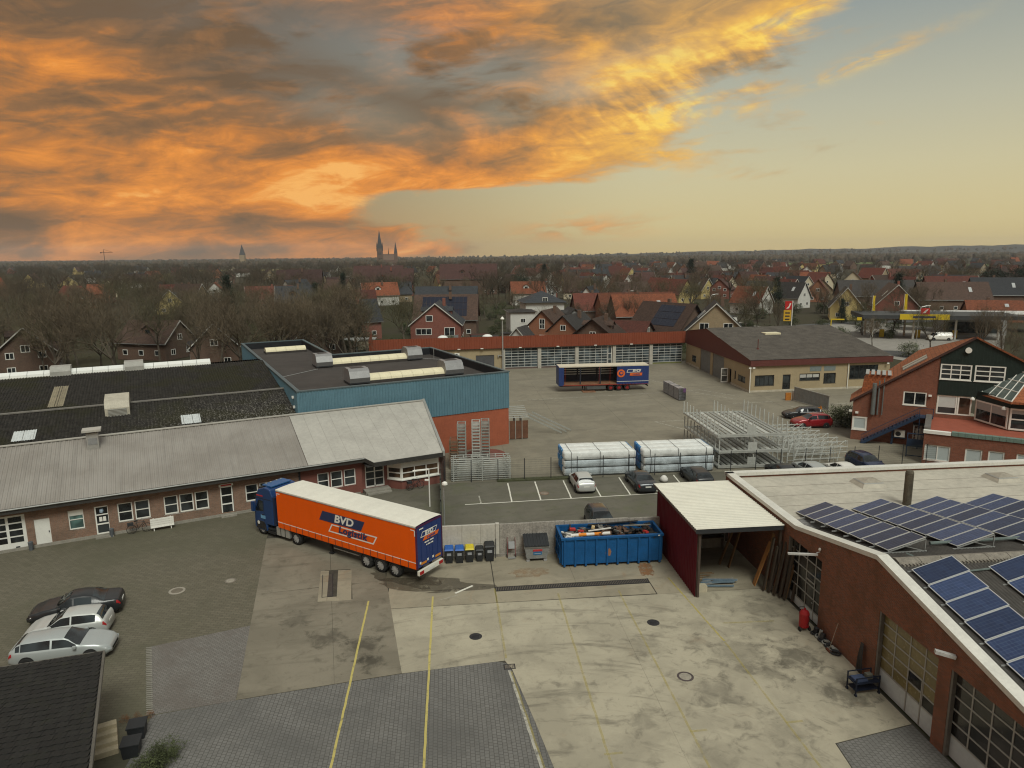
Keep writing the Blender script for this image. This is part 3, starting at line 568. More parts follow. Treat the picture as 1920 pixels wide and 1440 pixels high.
# long drain in front of the container, pit grating, small gully
def grate(x, y, L, W, label, n, rz=A5):
    o = thing('drain_grate', label, 'drain', S(x, y), rz); f = MB(); f.box(0, L, 0, 0.05, -.02, 0.03).box(0, L, W - .05, W, -.02, 0.03).box(0, .05, .05, W - .05, -.02, .03).box(L - .05, L, .05, W - .05, -.02, .03)
    f.build('frame', iron, o); MB().box(.05, L - .05, .05, W - .05, 0.004, 0.008).build('channel', BLACK, o); s_ = MB()
    for i in range(n): xx = .08 + (L - .16) * i / (n - 1); s_.box(xx - .022, xx + .022, .05, W - .05, .01, .028)
    s_.build('bars', mat('grate_bar', (0.13, 0.11, 0.09), 0.7, 0.2, var=0.3, scale=3), o)['kind'] = 'stuff'; return o
grate(2.75, 40.65, 9.95, 0.55, 'long barred drain channel across the yard before the blue container', 90)
grate(2.55, 32.2, 0.6, 0.45, 'small square gully at the corner of the block paving', 7)
o = thing('inspection_pit', 'narrow dark covered pit in the concrete beside the truck', 'pit', S(dv(42.6) - 0.02, 41.15), 14.0)
MB().box(-.3, .3, 0.0, 3.2, 0.008, 0.018).build('pit_cover', mat('pit_steel', (0.06, 0.055, 0.048), 0.6, 0.2, var=0.3, scale=2), o)
MB().box(-.34, -.3, 0, 3.2, 0, .035).box(.3, .34, 0, 3.2, 0, .035).box(-.34, .34, -.04, 0, 0, .035).build('pit_frame', iron, o)
# ------------------------------------------------------------------ long brick office building with the grey sheet roof
brick_old = brick_mat('brick_brown_red', (0.20, 0.105, 0.07), (0.27, 0.15, 0.10), (0.20, 0.18, 0.15), 0.35)
paint_red = mat('painted_red_wall', (0.17, 0.065, 0.05), 0.8, var=0.15, scale=1.2)
rm, t, b = new_mat('grey_roof_sheet'); v = objvec(t); n1 = t.noise(v, 0.25, 6, 0.6); n2 = t.noise(v, 3.0, 5, 0.7); sp = t.n('ShaderNodeSeparateXYZ'); t.nt.links.new(v, sp.inputs[0])
nst = t.noise(t.comb(t.math('MULTIPLY', sp.outputs[0], 2.5), t.math('MULTIPLY', sp.outputs[1], 0.15)), 1.0, 5, 0.6)
c = t.mix(t.smooth(n1, 0.35, 0.65), (0.215, 0.195, 0.172, 1), (0.265, 0.245, 0.22, 1)); c = t.mix(t.math('MULTIPLY', t.smooth(nst, 0.48, 0.7), 0.5), c, (0.17, 0.155, 0.14, 1)); c = t.mix(t.math('MULTIPLY', t.smooth(n2, 0.5, 0.75), 0.25), c, (0.3, 0.29, 0.27, 1))
setc(t, b, c); b.inputs['Roughness'].default_value = 0.5; b.inputs['Specular IOR Level'].default_value = 0.4
rm2 = mat('pale_roof_membrane', (0.36, 0.345, 0.31), 0.55, var=0.12, scale=0.5, streak=0.0)
fasc = mat('dark_fascia', (0.035, 0.033, 0.03), 0.6, var=0.2)
plinth = mat('plinth_render', (0.25, 0.235, 0.2), 0.85, var=0.2, streak=0.3)
LB = thing('office_building', 'long low brick office building with grey ribbed sheet roof', 'building', LL(0, 0), AL)
EAVE, RZ, RY = 3.35, 6.12, 7.45
WIN = [(-12.69, -11.7, .9, 2.4), (-9.47, -8.45, .9, 2.4), (-8.31, -7.27, .9, 2.4), (-6.27, -5.27, .9, 2.4), (-5.16, -4.14, .9, 2.4), (-4.03, -3.03, .9, 2.4), (-0.2, 0.8, .9, 2.35), (0.92, 1.92, .9, 2.35), (2.04, 3.04, .9, 2.35)]
WIN2 = [(5.69, 6.69, .9, 2.4), (6.83, 7.87, .9, 2.4), (8.0, 9.03, .9, 2.4)]
OP = [(-18.6, -15.33, 0.02, 2.7), (-14.83, -13.86, .02, 2.14), (-10.98, -10.1, .05, 2.42), (-2.13, -1.16, .3, 2.5)]
wall_strips(MB(), [(-46, EAVE), (4.2, EAVE)], WIN + OP + [(-22.5, -19.3, .02, 2.7)], 0, 0.3).build('wall', brick_old, LB)
wall_strips(MB(), [(4.2, EAVE), (9.6, EAVE)], WIN2, -0.02, 0.3).build('wall', paint_red, LB)
wall_strips(MB(), [(9.6, EAVE), (17.3, EAVE)], [(9.95, 11.72, .3, 2.6), (13.3, 16.5, .88, 2.06)], 0.22, 0.5).build('wall', paint_red, LB)
MB().box(4.12, 4.28, -.06, 0, 0, 2.9).build('downpipe', DARKM, LB)
MB().box(-46, 0.6, -.08, 0.0, 0, .22).box(2, 9.4, -.09, -.02, 0, .15).build('plinth', plinth, LB)
MB().box(9.7, 12.0, -.75, .2, 0, .28).box(9.8, 12.0, -1.05, -.75, 0, .14).build('door_step', plinth, LB)
for w_ in WIN[:1]: window(LB, (0, 0, 0), *w_, y=0.1, rows=2, gm=glass_mat('green_glass', (0.09, 0.16, 0.15)), blind=0.28, bm_=WHITE)
for w_ in WIN[1:] + WIN2: window(LB, (0, 0, 0), *w_, y=0.1 if w_[0] < 4 else 0.08, rows=2, fw=0.085)
# doors
white_door = mat('white_door_sheet', (0.66, 0.66, 0.62), 0.5, var=0.06)
d = MB().box(-14.83, -13.86, 0.06, 0.12, .02, 2.14).build('door', white_door, LB); MB().box(-14.0, -13.94, 0.03, 0.06, 1.0, 1.14).build('handle', DARKM, d)
for gx in (-18.6, -22.5):   # sectional garage doors
    d = MB().box(gx, gx + 3.27, 0.08, 0.14, 0.02, 2.7).build('garage_door', white_door, LB)
    for i in range(3):
        for j in range(4): MB().box(gx + .28 + i * .98, gx + 1.08 + i * .98, 0.065, 0.08, .62 + j * .51, 1.02 + j * .51).build('pane', GLASS, d)
    MB().box(gx + 2.5, gx + 2.75, 0.06, 0.08, 0.2, 0.3).build('handle', DARKM, d)
for dx, z1 in ((-10.98, 2.42), (-2.13, 2.5)):
    d = MB().box(dx, dx + .09, .02, .1, .12, z1).box(dx + .85, dx + .94, .02, .1, .12, z1).box(dx + .09, dx + .85, .02, .1, z1 - .09, z1).box(dx + .09, dx + .85, .02, .1, .12, .3).box(dx + .09, dx + .85, .02, .1, .95, 1.05).box(dx + .09, dx + .85, .02, .1, 1.7, 1.78).build('glazed_door', WHITE, LB)
    for za, zb in ((.3, .95), (1.05, 1.7), (1.78, z1 - .09)): MB().box(dx + .09, dx + .85, .06, .08, za, zb).build('pane', GLASS, d)
    MB().box(dx - .1, dx + 1.1, -.45, -.081, 0, .14).box(dx + .1, dx + .8, -.4, -.12, .14, .155).build('door_step', plinth, LB)
    if dx < -5:
        for bx in (.25, .5): MB().box(dx + bx, dx + bx + .2, .045, .06, 1.2, 1.55).build('notice', WHITE, d)
        MB().lathe((dx + .45, .05, 2.05), [(.13, -.13), (.15, 0), (.1, .13)], 10).build('round_sticker', mat('sticker_blue', (.35, .45, .55), .5), d)
sgn = MB().box(-2.2, -1.1, -.03, 0.0, 2.52, 2.72).build('door_sign', WHITE, LB); MB().box(-2.05, -1.25, -.036, -.03, 2.56, 2.68).build('lettering_band', mat('sign_red', (.45, .03, .03), .5), sgn)
d = MB().box(9.95, 10.05, .3, .38, .3, 2.6).box(11.62, 11.72, .3, .38, .3, 2.6).box(10.79, 10.89, .3, .38, .3, 2.6).box(10.05, 11.62, .3, .38, 2.5, 2.6).box(10.05, 11.62, .3, .38, .3, .45).box(10.05, 11.62, .305, .38, 1.05, 1.13).box(10.05, 11.62, .305, .38, 1.72, 1.8).build('glazed_door', WHITE, LB)
for xa, xb in ((10.05, 10.79), (10.89, 11.62)):
    for za, zb in ((.45, 1.05), (1.13, 1.72), (1.8, 2.5)): MB().box(xa, xb, .34, .36, za, zb).build('pane', GLASS, d)
# bay window
MB().prism([(12.0, .22), (13.0, -.85), (16.6, -.85), (16.6, .22)], 0.0, .84).build('bay_base', paint_red, LB)
MB().prism([(11.95, .22), (12.95, -.98), (16.75, -.98), (16.75, .22)], .84, .94).build('bay_sill', WHITE, LB)
MB().prism([(12.0, .22), (13.0, -.85), (16.6, -.85), (16.6, .22)], 2.12, 2.5).build('bay_head', WHITE, LB)
warm = glass_mat('room_glass', (0.05, 0.03, 0.018))
window(LB, (13.0, -.85, 0), 0, 3.6, .94, 2.12, y=0, cols=3, rows=2, gm=warm, sill=False, fw=.11)
window(LB, (12.0, .22, -46.9), 0, 1.46, .94, 2.12, y=0, cols=1, rows=2, gm=warm, sill=False, fw=.14)
MB().box(16.6, 17.3, -.85, .2, 0, EAVE - .1).build('wall_pier', paint_red, LB)
# roof: ribbed sheet (left) and smooth membrane (right)
sl = (RZ - EAVE) / (RY + .62)
roof = corr_sheet(MB(), (-46, -.62, EAVE + .05), (1, 0, 0), (0, 1, sl), 50.9, (RY + .62) * sqrt(1 + sl * sl), 0.30, 0.035, 2, True).build('roof', rm, LB)
r2 = MB(); z0 = EAVE + .075
zA = lambda y: z0 + (y + .62) * sl
r2.poly([(4.9, -.62, zA(-.62)), (9.7, -.62, zA(-.62)), (10.3, -1.5, zA(-1.5)), (16.75, -1.5, zA(-1.5)), (18.3, RY, zA(RY)), (4.9, RY, zA(RY))]); r2.build('roof', rm2, LB)
sm = MB()
for i in range(1, 11): xx = 4.9 + i * 1.2; sm.add([(xx, -.6, zA(-.6) + .002), (xx + .03, -.6, zA(-.6) + .002), (xx + .03, RY - .1, zA(RY - .1) + .025), (xx, RY - .1, zA(RY - .1) + .025)], [(0, 1, 2, 3)])
sm.build('seam', mat('membrane_seam', (.27, .255, .23), .6), roof)
MB().box(-46, 9.7, -.70, -.60, EAVE - .32, EAVE + .08).hexa([(9.7, -.7, EAVE - .32), (10.3, -1.58, EAVE - .6), (10.3, -1.48, EAVE - .6), (9.7, -.6, EAVE - .32)], [(9.7, -.7, EAVE + .08), (10.3, -1.58, EAVE - .22), (10.3, -1.48, EAVE - .22), (9.7, -.6, EAVE + .08)]).box(10.3, 16.8, -1.58, -1.48, EAVE - .62, EAVE - .23).build('fascia', fasc, LB)
MB().box(-46, 9.7, -.6, 0.0, EAVE - .3, EAVE - .24).build('soffit', fasc, LB)
MB().box(9.7, 16.9, -1.48, 0.25, EAVE - .62, EAVE - .56).build('soffit', fasc, LB)
MB().cyl((-46, -.74, EAVE + .02), (9.7, -.74, EAVE + .02), .07, None, 6).build('gutter', mat('zinc', (.2, .2, .19), .5, .4), LB)
MB()._bar((-46, RY, RZ + .12), (18.3, RY, RZ + .12), .35, .08).build('ridge_flashing', rm2, LB)
MB().add([(16.75, -1.5, zA(-1.5) - .35), (17.0, -1.5, zA(-1.5) - .35), (18.55, RY + .2, RZ - .3), (18.3, RY + .2, RZ - .3), (16.75, -1.5, zA(-1.5) + .15), (17.0, -1.5, zA(-1.5) + .15), (18.55, RY + .2, RZ + .22), (18.3, RY + .2, RZ + .22)], [(0, 3, 2, 1), (4, 5, 6, 7), (0, 1, 5, 4), (1, 2, 6, 5), (2, 3, 7, 6), (3, 0, 4, 7)]).build('verge', mat('verge_metal', (.3, .3, .28), .5, .3), LB)
MB().prism([(16.75, -.85), (17.3, -.85), (18.4, RY), (17.9, RY)], 0, EAVE - .6).hexa([(16.9, -.85, EAVE - .6), (17.0, -.85, EAVE - .6), (18.4, RY, EAVE - .6), (18.3, RY, EAVE - .6)], [(16.9, -.85, zA(-.85) - .36), (17.0, -.85, zA(-.85) - .36), (18.4, RY, RZ - .36), (18.3, RY, RZ - .36)]).build('end_wall', mat('end_wall_grey', (.16, .15, .13), .8), LB)
# roof vent chimney
vt = MB(); vt.box(-11.4, -10.55, 5.6, 6.3, 5.2, 6.9).build('roof_vent', mat('vent_metal', (.33, .32, .3), .5, .3, var=.1), LB)
MB().box(-11.3, -10.65, 5.58, 5.6, 5.95, 6.5).build('vent_louvre', mat('louvre', (.2, .2, .2), .6), LB); MB().box(-11.65, -10.3, 5.35, 6.55, 7.05, 7.22).box(-11.3, -11.2, 5.7, 5.8, 6.9, 7.05).box(-10.75, -10.65, 5.7, 5.8, 6.9, 7.05).box(-11.3, -11.2, 6.1, 6.2, 6.9, 7.05).box(-10.75, -10.65, 6.1, 6.2, 6.9, 7.05).build('vent_hood', rm2, LB)
# ------------------------------------------------------------------ old hall behind it, mossy corrugated roof
fm_, t, b = new_mat('fibre_cement_mossy'); v = objvec(t); n1 = t.noise(v, 0.16, 6, 0.65, 0.5); n2 = t.noise(v, 2.2, 5, 0.7); n3 = t.noise(v, 6.0, 3, 0.6)
sp = t.n('ShaderNodeSeparateXYZ'); t.nt.links.new(v, sp.inputs[0])
c = t.mix(t.smooth(n2, 0.35, 0.65), (0.015, 0.0135, 0.012, 1), (0.034, 0.031, 0.027, 1))
c = t.mix(t.math('MULTIPLY', t.smooth(n1, 0.46, 0.62), 0.85), c, (0.024, 0.023, 0.011, 1))
lich = t.math('MULTIPLY', t.smooth(n3, 0.53, 0.62), t.math('MULTIPLY', t.smooth(sp.outputs[0], -14.0, 5.0), t.smooth(sp.outputs[1], 18.0, 9.0)))
c = t.mix(lich, c, (0.20, 0.19, 0.17, 1))
c = t.mix(t.math('MULTIPLY', t.smooth(n3, 0.63, 0.7), 0.35), c, (0.14, 0.13, 0.11, 1))
setc(t, b, c); b.inputs['Roughness'].default_value = 0.95; b.inputs['Specular IOR Level'].default_value = 0.15
OH = thing('old_hall', 'old hall with dark mossy corrugated roof and white ridge light', 'building', LL(0, 0), AL)
def slope(y0, z0, y1, z1, x0, x1, rows=2, m=fm_, pitch=.26, amp=.075, name='roof'):
    k = (z1 - z0) / (y1 - y0); return corr_sheet(MB(), (x0, y0, z0), (1, 0, 0), (0, 1, k), x1 - x0, (y1 - y0) * sqrt(1 + k * k), pitch, amp, rows).build(name, m, OH)
slope(RY + .2, 5.75, 15.3, 7.3, -46, 5.85); slope(15.6, 6.95, 29.2, 8.55, -46, 5.85); slope(30.6, 8.5, 43, 6.5, -46, 5.85)
MB()._bar((-46, 15.35, 7.40), (5.85, 15.35, 7.40), .42, .10).build('ridge_capping', mat('capping_cement', (.16, .15, .135), .9, var=.25), OH)
MB().box(-46, 5.8, RY + .25, 43, 0, 5.5).build('wall', brick_old, OH)
MB().prismx([(15.4, 5.5), (43, 5.5), (43, 6.4), (29.9, 8.35), (15.6, 6.8), (15.3, 7.1), (RY + .3, 5.6)], -46, -45.7).build('gable_wall', brick_old, OH)
acr = mat('acrylic_white', (.68, .69, .66), .35, var=.05, scale=1.0)
for i in range(22):   # ridge light panels, one every 1.5 m
    xa = -33.0 + i * 1.5
    if xa > -1.2: break
    MB().prismx([(29.1, 8.45), (29.2, 8.85), (29.9, 9.12), (30.6, 8.85), (30.7, 8.45)], xa + .02, xa + 1.48).build('ridge_light', acr, OH)
MB().box(-33, -.0, 28.95, 29.1, 8.35, 8.6).build('ridge_kerb', rm2, OH)
hood = mat('vent_hood_grey', (.30, .295, .27), .6, var=.15, scale=2)
for xv in (-15.9, -8.9): MB().prismx([(28.7, 8.3), (28.75, 9.0), (29.2, 9.5), (30.6, 9.5), (31.0, 9.0), (31.1, 8.3)], xv, xv + 1.9).build('ridge_vent', hood, OH)
h_ = MB().prismx([(12.6, 6.6), (12.6, 7.5), (13.0, 8.1), (15.6, 8.35), (16.6, 8.1), (17.0, 7.0)], -10.3, -8.3).build('roof_vent', mat('vent_cream', (.4, .37, .3), .6), OH)
for k in range(6): MB().box(-10.05, -8.55, 12.52, 12.6, 6.75 + k * .12, 6.82 + k * .12).build('slat', hood, h_)
for xa, xb, ya, yb in ((-17.0, -15.3, 9.2, 11.2), (-4.2, -2.55, 9.0, 11.0)):
    zz = lambda y: 5.75 + (y - RY - .2) * (1.55 / (15.3 - RY - .2)) + .06
    corr_sheet(MB(), (xa, ya, zz(ya)), (1, 0, 0), (0, 1, .204), xb - xa, (yb - ya) * 1.02, .19, .045, 2).build('roof_light', mat('grp_sheet', (.5, .53, .53), .4, var=.2, scale=3), OH)
k2 = (8.55 - 6.95) / 13.6; corr_sheet(MB(), (-15.2, 17.5, 6.95 + 1.9 * k2 + .05), (1, 0, 0), (0, 1, k2), 1.3, 7, .19, .05, 2).build('roof_light', mat('grp_dirty', (.22, .19, .13), .6, var=.3), OH)
# ------------------------------------------------------------------ blue hall
blue = mat('blue_cladding', (0.095, 0.185, 0.235), 0.45, var=0.10, scale=0.8, spec=0.4, streak=0.12)
bred = mat('brick_red_painted', (0.31, 0.088, 0.045), 0.75, var=0.12, scale=0.8, streak=0.15)
felt = mat('roofing_felt', (0.050, 0.043, 0.039), 0.9, var=0.22, scale=0.5)
BH = thing('blue_hall', 'flat-roofed hall with blue ribbed cladding on a red base', 'building', LL(0, 0), AL)
P = [(5.9, 8.1), (28.65, 8.1), (28.65, 31.9), (14.9, 31.9), (14.9, 51.0), (5.9, 51.0)]; ZT, ZB = 8.24, 4.16
def corr_wall(mb, a, b_, z0, z1, pitch, dep):
    a = Vector(a); b_ = Vector(b_); d = b_ - a; L = d.length; d.normalize(); n = Vector((d.y, -d.x)); k = int(L / pitch); pts = []
    for i in range(k):
        for f, h in ((0, 0), (.5, 0), (.62, 1), (.88, 1)):
            p = a + d * ((i + f) * L / k) + n * (h * dep); pts.append(p)
    pts.append(b_); mb.grid([[(p.x, p.y, z0) for p in pts], [(p.x, p.y, z1) for p in pts]])
cw = MB()
for i in range(6): corr_wall(cw, P[i], P[(i + 1) % 6], ZB if i < 2 else 3.0, ZT, .30, .05)
cw.build('cladding', blue, BH)
MB().prism([(x + (0.06 if x < 10 else -.06), y + (.06 if y < 20 else -.06)) for x, y in P], 0, ZB + .02).build('base_wall', bred, BH)
pi_ = [(6.2, 8.4), (28.35, 8.4), (28.35, 31.6), (14.6, 31.6), (14.6, 50.7), (6.2, 50.7)]
MB().poly([(x, y, 7.3) for x, y in pi_]).build('roof', felt, BH)
cp = MB(); dk = MB()
for i in range(6):
    a, b_ = P[i], P[(i + 1) % 6]; ai, bi = pi_[i], pi_[(i + 1) % 6]
    k = 0.06; ao = (a[0] + (a[0] - ai[0]) * .25, a[1] + (a[1] - ai[1]) * .25); bo = (b_[0] + (b_[0] - bi[0]) * .25, b_[1] + (b_[1] - bi[1]) * .25)
    cp.hexa([(*ao, ZT - .06), (*bo, ZT - .06), (*bi, ZT - .06), (*ai, ZT - .06)], [(*ao, ZT + .05), (*bo, ZT + .05), (*bi, ZT + .05), (*ai, ZT + .05)])
    dk.quad((*ai, 7.3), (*bi, 7.3), (*bi, ZT - .06), (*ai, ZT - .06))
cp.build('coping', mat('coping_bluegreen', (.075, .105, .115), .45, var=.1), BH); dk.build('parapet_lining', mat('bitumen', (.012, .013, .016), .7), BH)
crm = mat('skylight_cream', (.66, .60, .42), .4, var=.08, scale=1.0); boxm = mat('vent_box_grey', (.25, .25, .25), .45, .3, var=.12, scale=2)
def barrel(x0, x1, y, w_, z, h, name='barrel_skylight', n=9):
    sk = None; L = x1 - x0; k = max(1, round(L / 1.3))
    kb = MB().box(x0 - .05, x1 + .05, y - w_ / 2 - .12, y + w_ / 2 + .12, 7.3, z).build('skylight_kerb', felt, BH)
    for i in range(k):
        a, b_ = x0 + L * i / k + .012, x0 + L * (i + 1) / k - .012; pr = [(y - w_ / 2 * cos(pi * q / (n - 1)), z + h * sin(pi * q / (n - 1))) for q in range(n)]
        MB().prismx(pr, a, b_).build('skylight_panel', crm, kb, smooth=False)
barrel(14.6, 23.4, 14.9, 2.0, 7.62, .62); barrel(13.8, 23.6, 28.4, 2.0, 7.62, .62); barrel(8.3, 13.9, 44.7, 1.8, 7.6, .55)
def ventbox(x0, x1, y):
    o = MB().prismx([(y - 1.25, 7.55), (y - 1.45, 8.05), (y - 1.1, 8.75), (y - .7, 9.0), (y + .7, 9.0), (y + 1.1, 8.75), (y + 1.45, 8.05), (y + 1.25, 7.55)], x0, x1).build('smoke_vent', boxm, BH)
    MB().box(x0 + .4, x1 - .4, y - .5, y + .5, 9.0, 9.012).build('vent_opening', DARKM, o); MB().box(x0 - .03, x1 + .03, y - 1.3, y + 1.3, 7.42, 7.55).build('vent_base', DARKM, o)
for a, b_, y in ((12.4, 14.6, 14.9), (23.4, 25.6, 14.9), (11.8, 13.8, 28.4), (23.6, 25.6, 28.4)): ventbox(a, b_, y)
MB().tube([(6.6, 22.5, 7.34), (11.8, 26.5, 7.34)], .035, 5).tube([(25.6, 28.5, 7.34), (27.9, 26.0, 7.34)], .035, 5).tube([(26.9, 26.3, 7.3), (26.9, 26.3, 8.9)], .03, 5).build('lightning_rod', ALU, BH)
for (xx, yy, zz) in ((18.7, 8.0, 4.95), (5.8, 10.0, 7.3), (5.8, 9.6, 6.4)): MB().box(xx - .12, xx + .12, yy - .25, yy, zz, zz + .22).build('floodlight', WHITE, BH)
# ------------------------------------------------------------------ yard boundary wall
WALL = thing('boundary_wall', 'white and grey concrete boundary wall behind the bins', 'wall', S(-0.55, 45.8), A5)
wp = mat('whitewash', (.42, .40, .35), .85, var=.15, scale=.8, streak=.35); gp = mat('grey_render', (.27, .25, .22), .9, var=.35, scale=1.2, streak=.6)
for i in range(3): MB().box(i * 1.32 + .006, (i + 1) * 1.32 - .006, 0, .2, 0, 2.40).build('wall_panel', wp, WALL)
for i in range(5): MB().box(3.98 + i * 2.3 + .008, 3.98 + (i + 1) * 2.3 - .008, .02, .2, 0, 2.36 + .03 * (i % 2)).build('wall_panel', gp, WALL)
for i in range(3): MB().box(i * 1.32 + .006, (i + 1) * 1.32 - .006, -.012, 0, 1.05, 1.09).build('wall_rib', wp, WALL)
MB().box(3.7, 3.95, -.1, .2, 0, 2.46).build('pier', wp, WALL)
MB().box(0, 15.0, -.1, 0, 0, .22).build('footing', gp, WALL)
# green privacy screen running back to the building corner
SCR = thing('privacy_screen', 'dark green boundary screen running from the wall to the office corner', 'fence', S(-0.62, 46.0), A5 + 90.6)
grn = mat('screen_green', (.055, .065, .05), .8, var=.25, scale=2)
for i in range(6): MB().box(i * 2.6 + .03, i * 2.6 + 2.57, -.03, .03, .05, 2.3).build('screen_panel', grn, SCR); MB().box(i * 2.6 - .04, i * 2.6 + .04, -.05, .05, 0, 2.45).build('post', DARKM, SCR)
# ------------------------------------------------------------------ mesh fence between the courts
FEN = thing('mesh_fence', 'green wire mesh fence between the parking bays and the stacked racks', 'fence', S(-0.4, 62.3), A5 - 0.4)
gw = mat('fence_wire', (.05, .065, .055), .6, .2, var=.2); wire = MB()
for i in range(20):
    MB().cyl((i * 2.5, 0, 0), (i * 2.5, 0, 2.15), .04, None, 6).build('post', DARKM, FEN)
    for k in range(10): wire.box(i * 2.5, i * 2.5 + 2.5, -.004, .004, .1 + k * .21, .108 + k * .21)
    for k in range(1, 22): wire.box(i * 2.5 + k * .114 - .003, i * 2.5 + k * .114 + .003, -.006, -.001, .05, 2.05)
wire.build('wire_mesh', gw, FEN)['kind'] = 'stuff'
hg = mat('moss_strip', (.055, .058, .028), .95, var=.4, scale=2); 
struct(MB((*S(4.5, 62.0)[:2], A5)).box(0, 7.5, 0, .7, 0, .12).build('verge', hg))
# ------------------------------------------------------------------ red open shed
SH = thing('open_shed', 'open timber shed with maroon side wall and cream sheet roof', 'shed', S(14.92, 38.47), A5)
mar = mat('maroon_sheet', (.088, .008, .013), .6, var=.10, scale=.6, spec=.12); tb = mat('shed_timber', (.06, .045, .035), .85, var=.3)
cwm = MB(); corr_wall(cwm, (0, 8.0), (0, 0), 0, 4.42, .28, .03); cwm.build('side_wall', mar, SH); MB().box(.03, .08, 0, 8, 0, 4.38).build('side_lining', tb, SH)
MB().box(0, 5.4, 7.95, 8.05, 0, 4.3).build('back_wall', tb, SH)
shr = mat('cream_roof_sheet', (.60, .58, .50), .45, var=.06, scale=.6); corr_sheet(MB(), (-.22, 8.35, 4.55), (0, -1, 0), (1, 0, 0), 8.65, 5.55, .27, .045, 2, True).build('roof', shr, SH)
MB().box(-.2, 5.3, -.28, -.2, 4.25, 4.5).build('fascia_beam', DARKM, SH); MB().box(-.24, -.18, -.26, 8.3, 4.38, 4.53).build('roof_edge', mat('edge_dark', (.1, .08, .07), .6), SH)
for xx in (.1, 5.2): MB().box(xx - .02, xx + .12, -.08, .1, 0, 4.4).build('post', tb, SH)
for yy in (2, 4, 6): MB().box(0.1, 5.3, yy, yy + .12, 4.2, 4.45).build('rafter', tb, SH)
# ------------------------------------------------------------------ brick workshop on the right with solar roof
brick_rust = brick_mat('brick_rust', (0.27, 0.085, 0.042), (0.15, 0.066, 0.042), (0.16, 0.115, 0.09), 0.5)
WS = thing('workshop', 'large brick workshop with white coping, sectional doors and solar roof', 'building', S(20.4, 20.0), A5)
WF = (0, 27.5, -90)      # wall frame: a = 47.5 - y', outward = -x
profW = [(0, 4.74), (10.4, 4.74), (18.1, 6.34), (31.5, 3.6)]
doors = [(9.65, 13.4, 4.05, 'dark'), (18.6, 22.65, 3.95, 'olive'), (23.4, 27.45, 3.95, 'dark')]
wall_strips(MB(WF), profW, [(a, b_, 0, z) for a, b_, z, _ in doors], 0, 0.42).build('wall', brick_rust, WS)
cop = mat('white_coping', (.56, .55, .50), .5, var=.10, scale=1.0, streak=.1)
cpm = MB(WF)
for (a0, z0), (a1, z1) in zip(profW[:-1], profW[1:]): cpm.hexa([(a0, -.07, z0 + .002), (a1, -.07, z1 + .002), (a1, .5, z1 + .002), (a0, .5, z0 + .002)], [(a0, -.07, z0 + .24), (a1, -.07, z1 + .24), (a1, .5, z1 + .24), (a0, .5, z0 + .24)])
cpm.build('coping', cop, WS); MB().box(-.07, 26, 27.1, 27.65, 4.742, 4.98).build('coping', cop, WS)
MB().box(.42, 26, 27.2, 27.5, 0, 4.74).build('wall', brick_rust, WS)
frm = mat('door_frame_grey', (.30, .30, .28), .5, .2, var=.1); whp = mat('door_panel_white', (.42, .46, .47), .5, var=.1, scale=.8)
dglass = glass_mat('door_glass_dark', (0.020, 0.019, 0.017), .12); oglass = mat('door_pane_olive', (.16, .135, .06), .25, var=.2, scale=.7, spec=.5)
for a, b_, z1, kind in doors:
    W_ = b_ - a; y = .22; gm = oglass if kind == 'olive' else dglass; zp = 1.0 if kind == 'olive' or a > 20 else .55
    D = MB(WF).box(a, b_, y, y + .05, 0.01, zp).build('sectional_door', whp, WS)
    fr_ = MB(WF); rows = 5; cols = 4; zz = [zp + (z1 - zp) * i / rows for i in range(rows + 1)]; xx = [a + W_ * i / cols for i in range(cols + 1)]
    for x in xx: fr_.box(max(a, x - .035), min(b_, x + .035), y - .01, y + .05, zp, z1)
    for z in zz[:-1]: fr_.box(a, b_, y - .014, y + .05, z - .03, z + .035)
    fr_.build('door_frame', frm, D)
    for i in range(cols):
        for j in range(rows):
            mm = dglass if (kind == 'olive' and (i, j) in ((2, 1), (3, 0))) else gm
            MB(WF).box(xx[i] + .035, xx[i + 1] - .035, y + .015, y + .03, zz[j] + .035, zz[j + 1] - .03).build('pane', mm, D)
    if a < 20:   # wicket door
        wd = MB(WF); wx = xx[2]; wd.box(wx, wx + .06, y - .03, y, .05, 2.25).box(wx + .94, wx + 1.0, y - .03, y, .05, 2.25).box(wx + .06, wx + .94, y - .03, y, 2.17, 2.25); wd.build('wicket_door', frm, D)
        MB(WF).box(wx + .8, wx + .9, y - .06, y - .03, 1.0, 1.06).build('handle', ALU, D)
    MB(WF).box(a - .02, a + .12, .02, .2, 0, z1).build('door_post', mat('door_post_grey', (.14, .135, .12), .6, .2, var=.2), WS)
# wall fittings
MB(WF).tube([(13.2, -.05, 4.55), (13.2, -.25, 4.5)], .03, 6)._bar((13.25, -.2, 4.42), (12.9, -1.75, 4.42), .14, .10).build('wall_lamp', mat('lamp_alu', (.5, .5, .48), .4, .3), WS)
MB(WF).lathe((13.25, -.1, 4.72), [(.05, -.08), (.08, 0), (.05, .08)], 8).build('camera_dome', WHITE, WS)
MB(WF)._bar((23.6, -.06, 4.62), (23.3, -.75, 4.75), .2, .14).build('wall_lamp', mat('lamp_alu', (.5, .5, .48), .4, .3), WS)
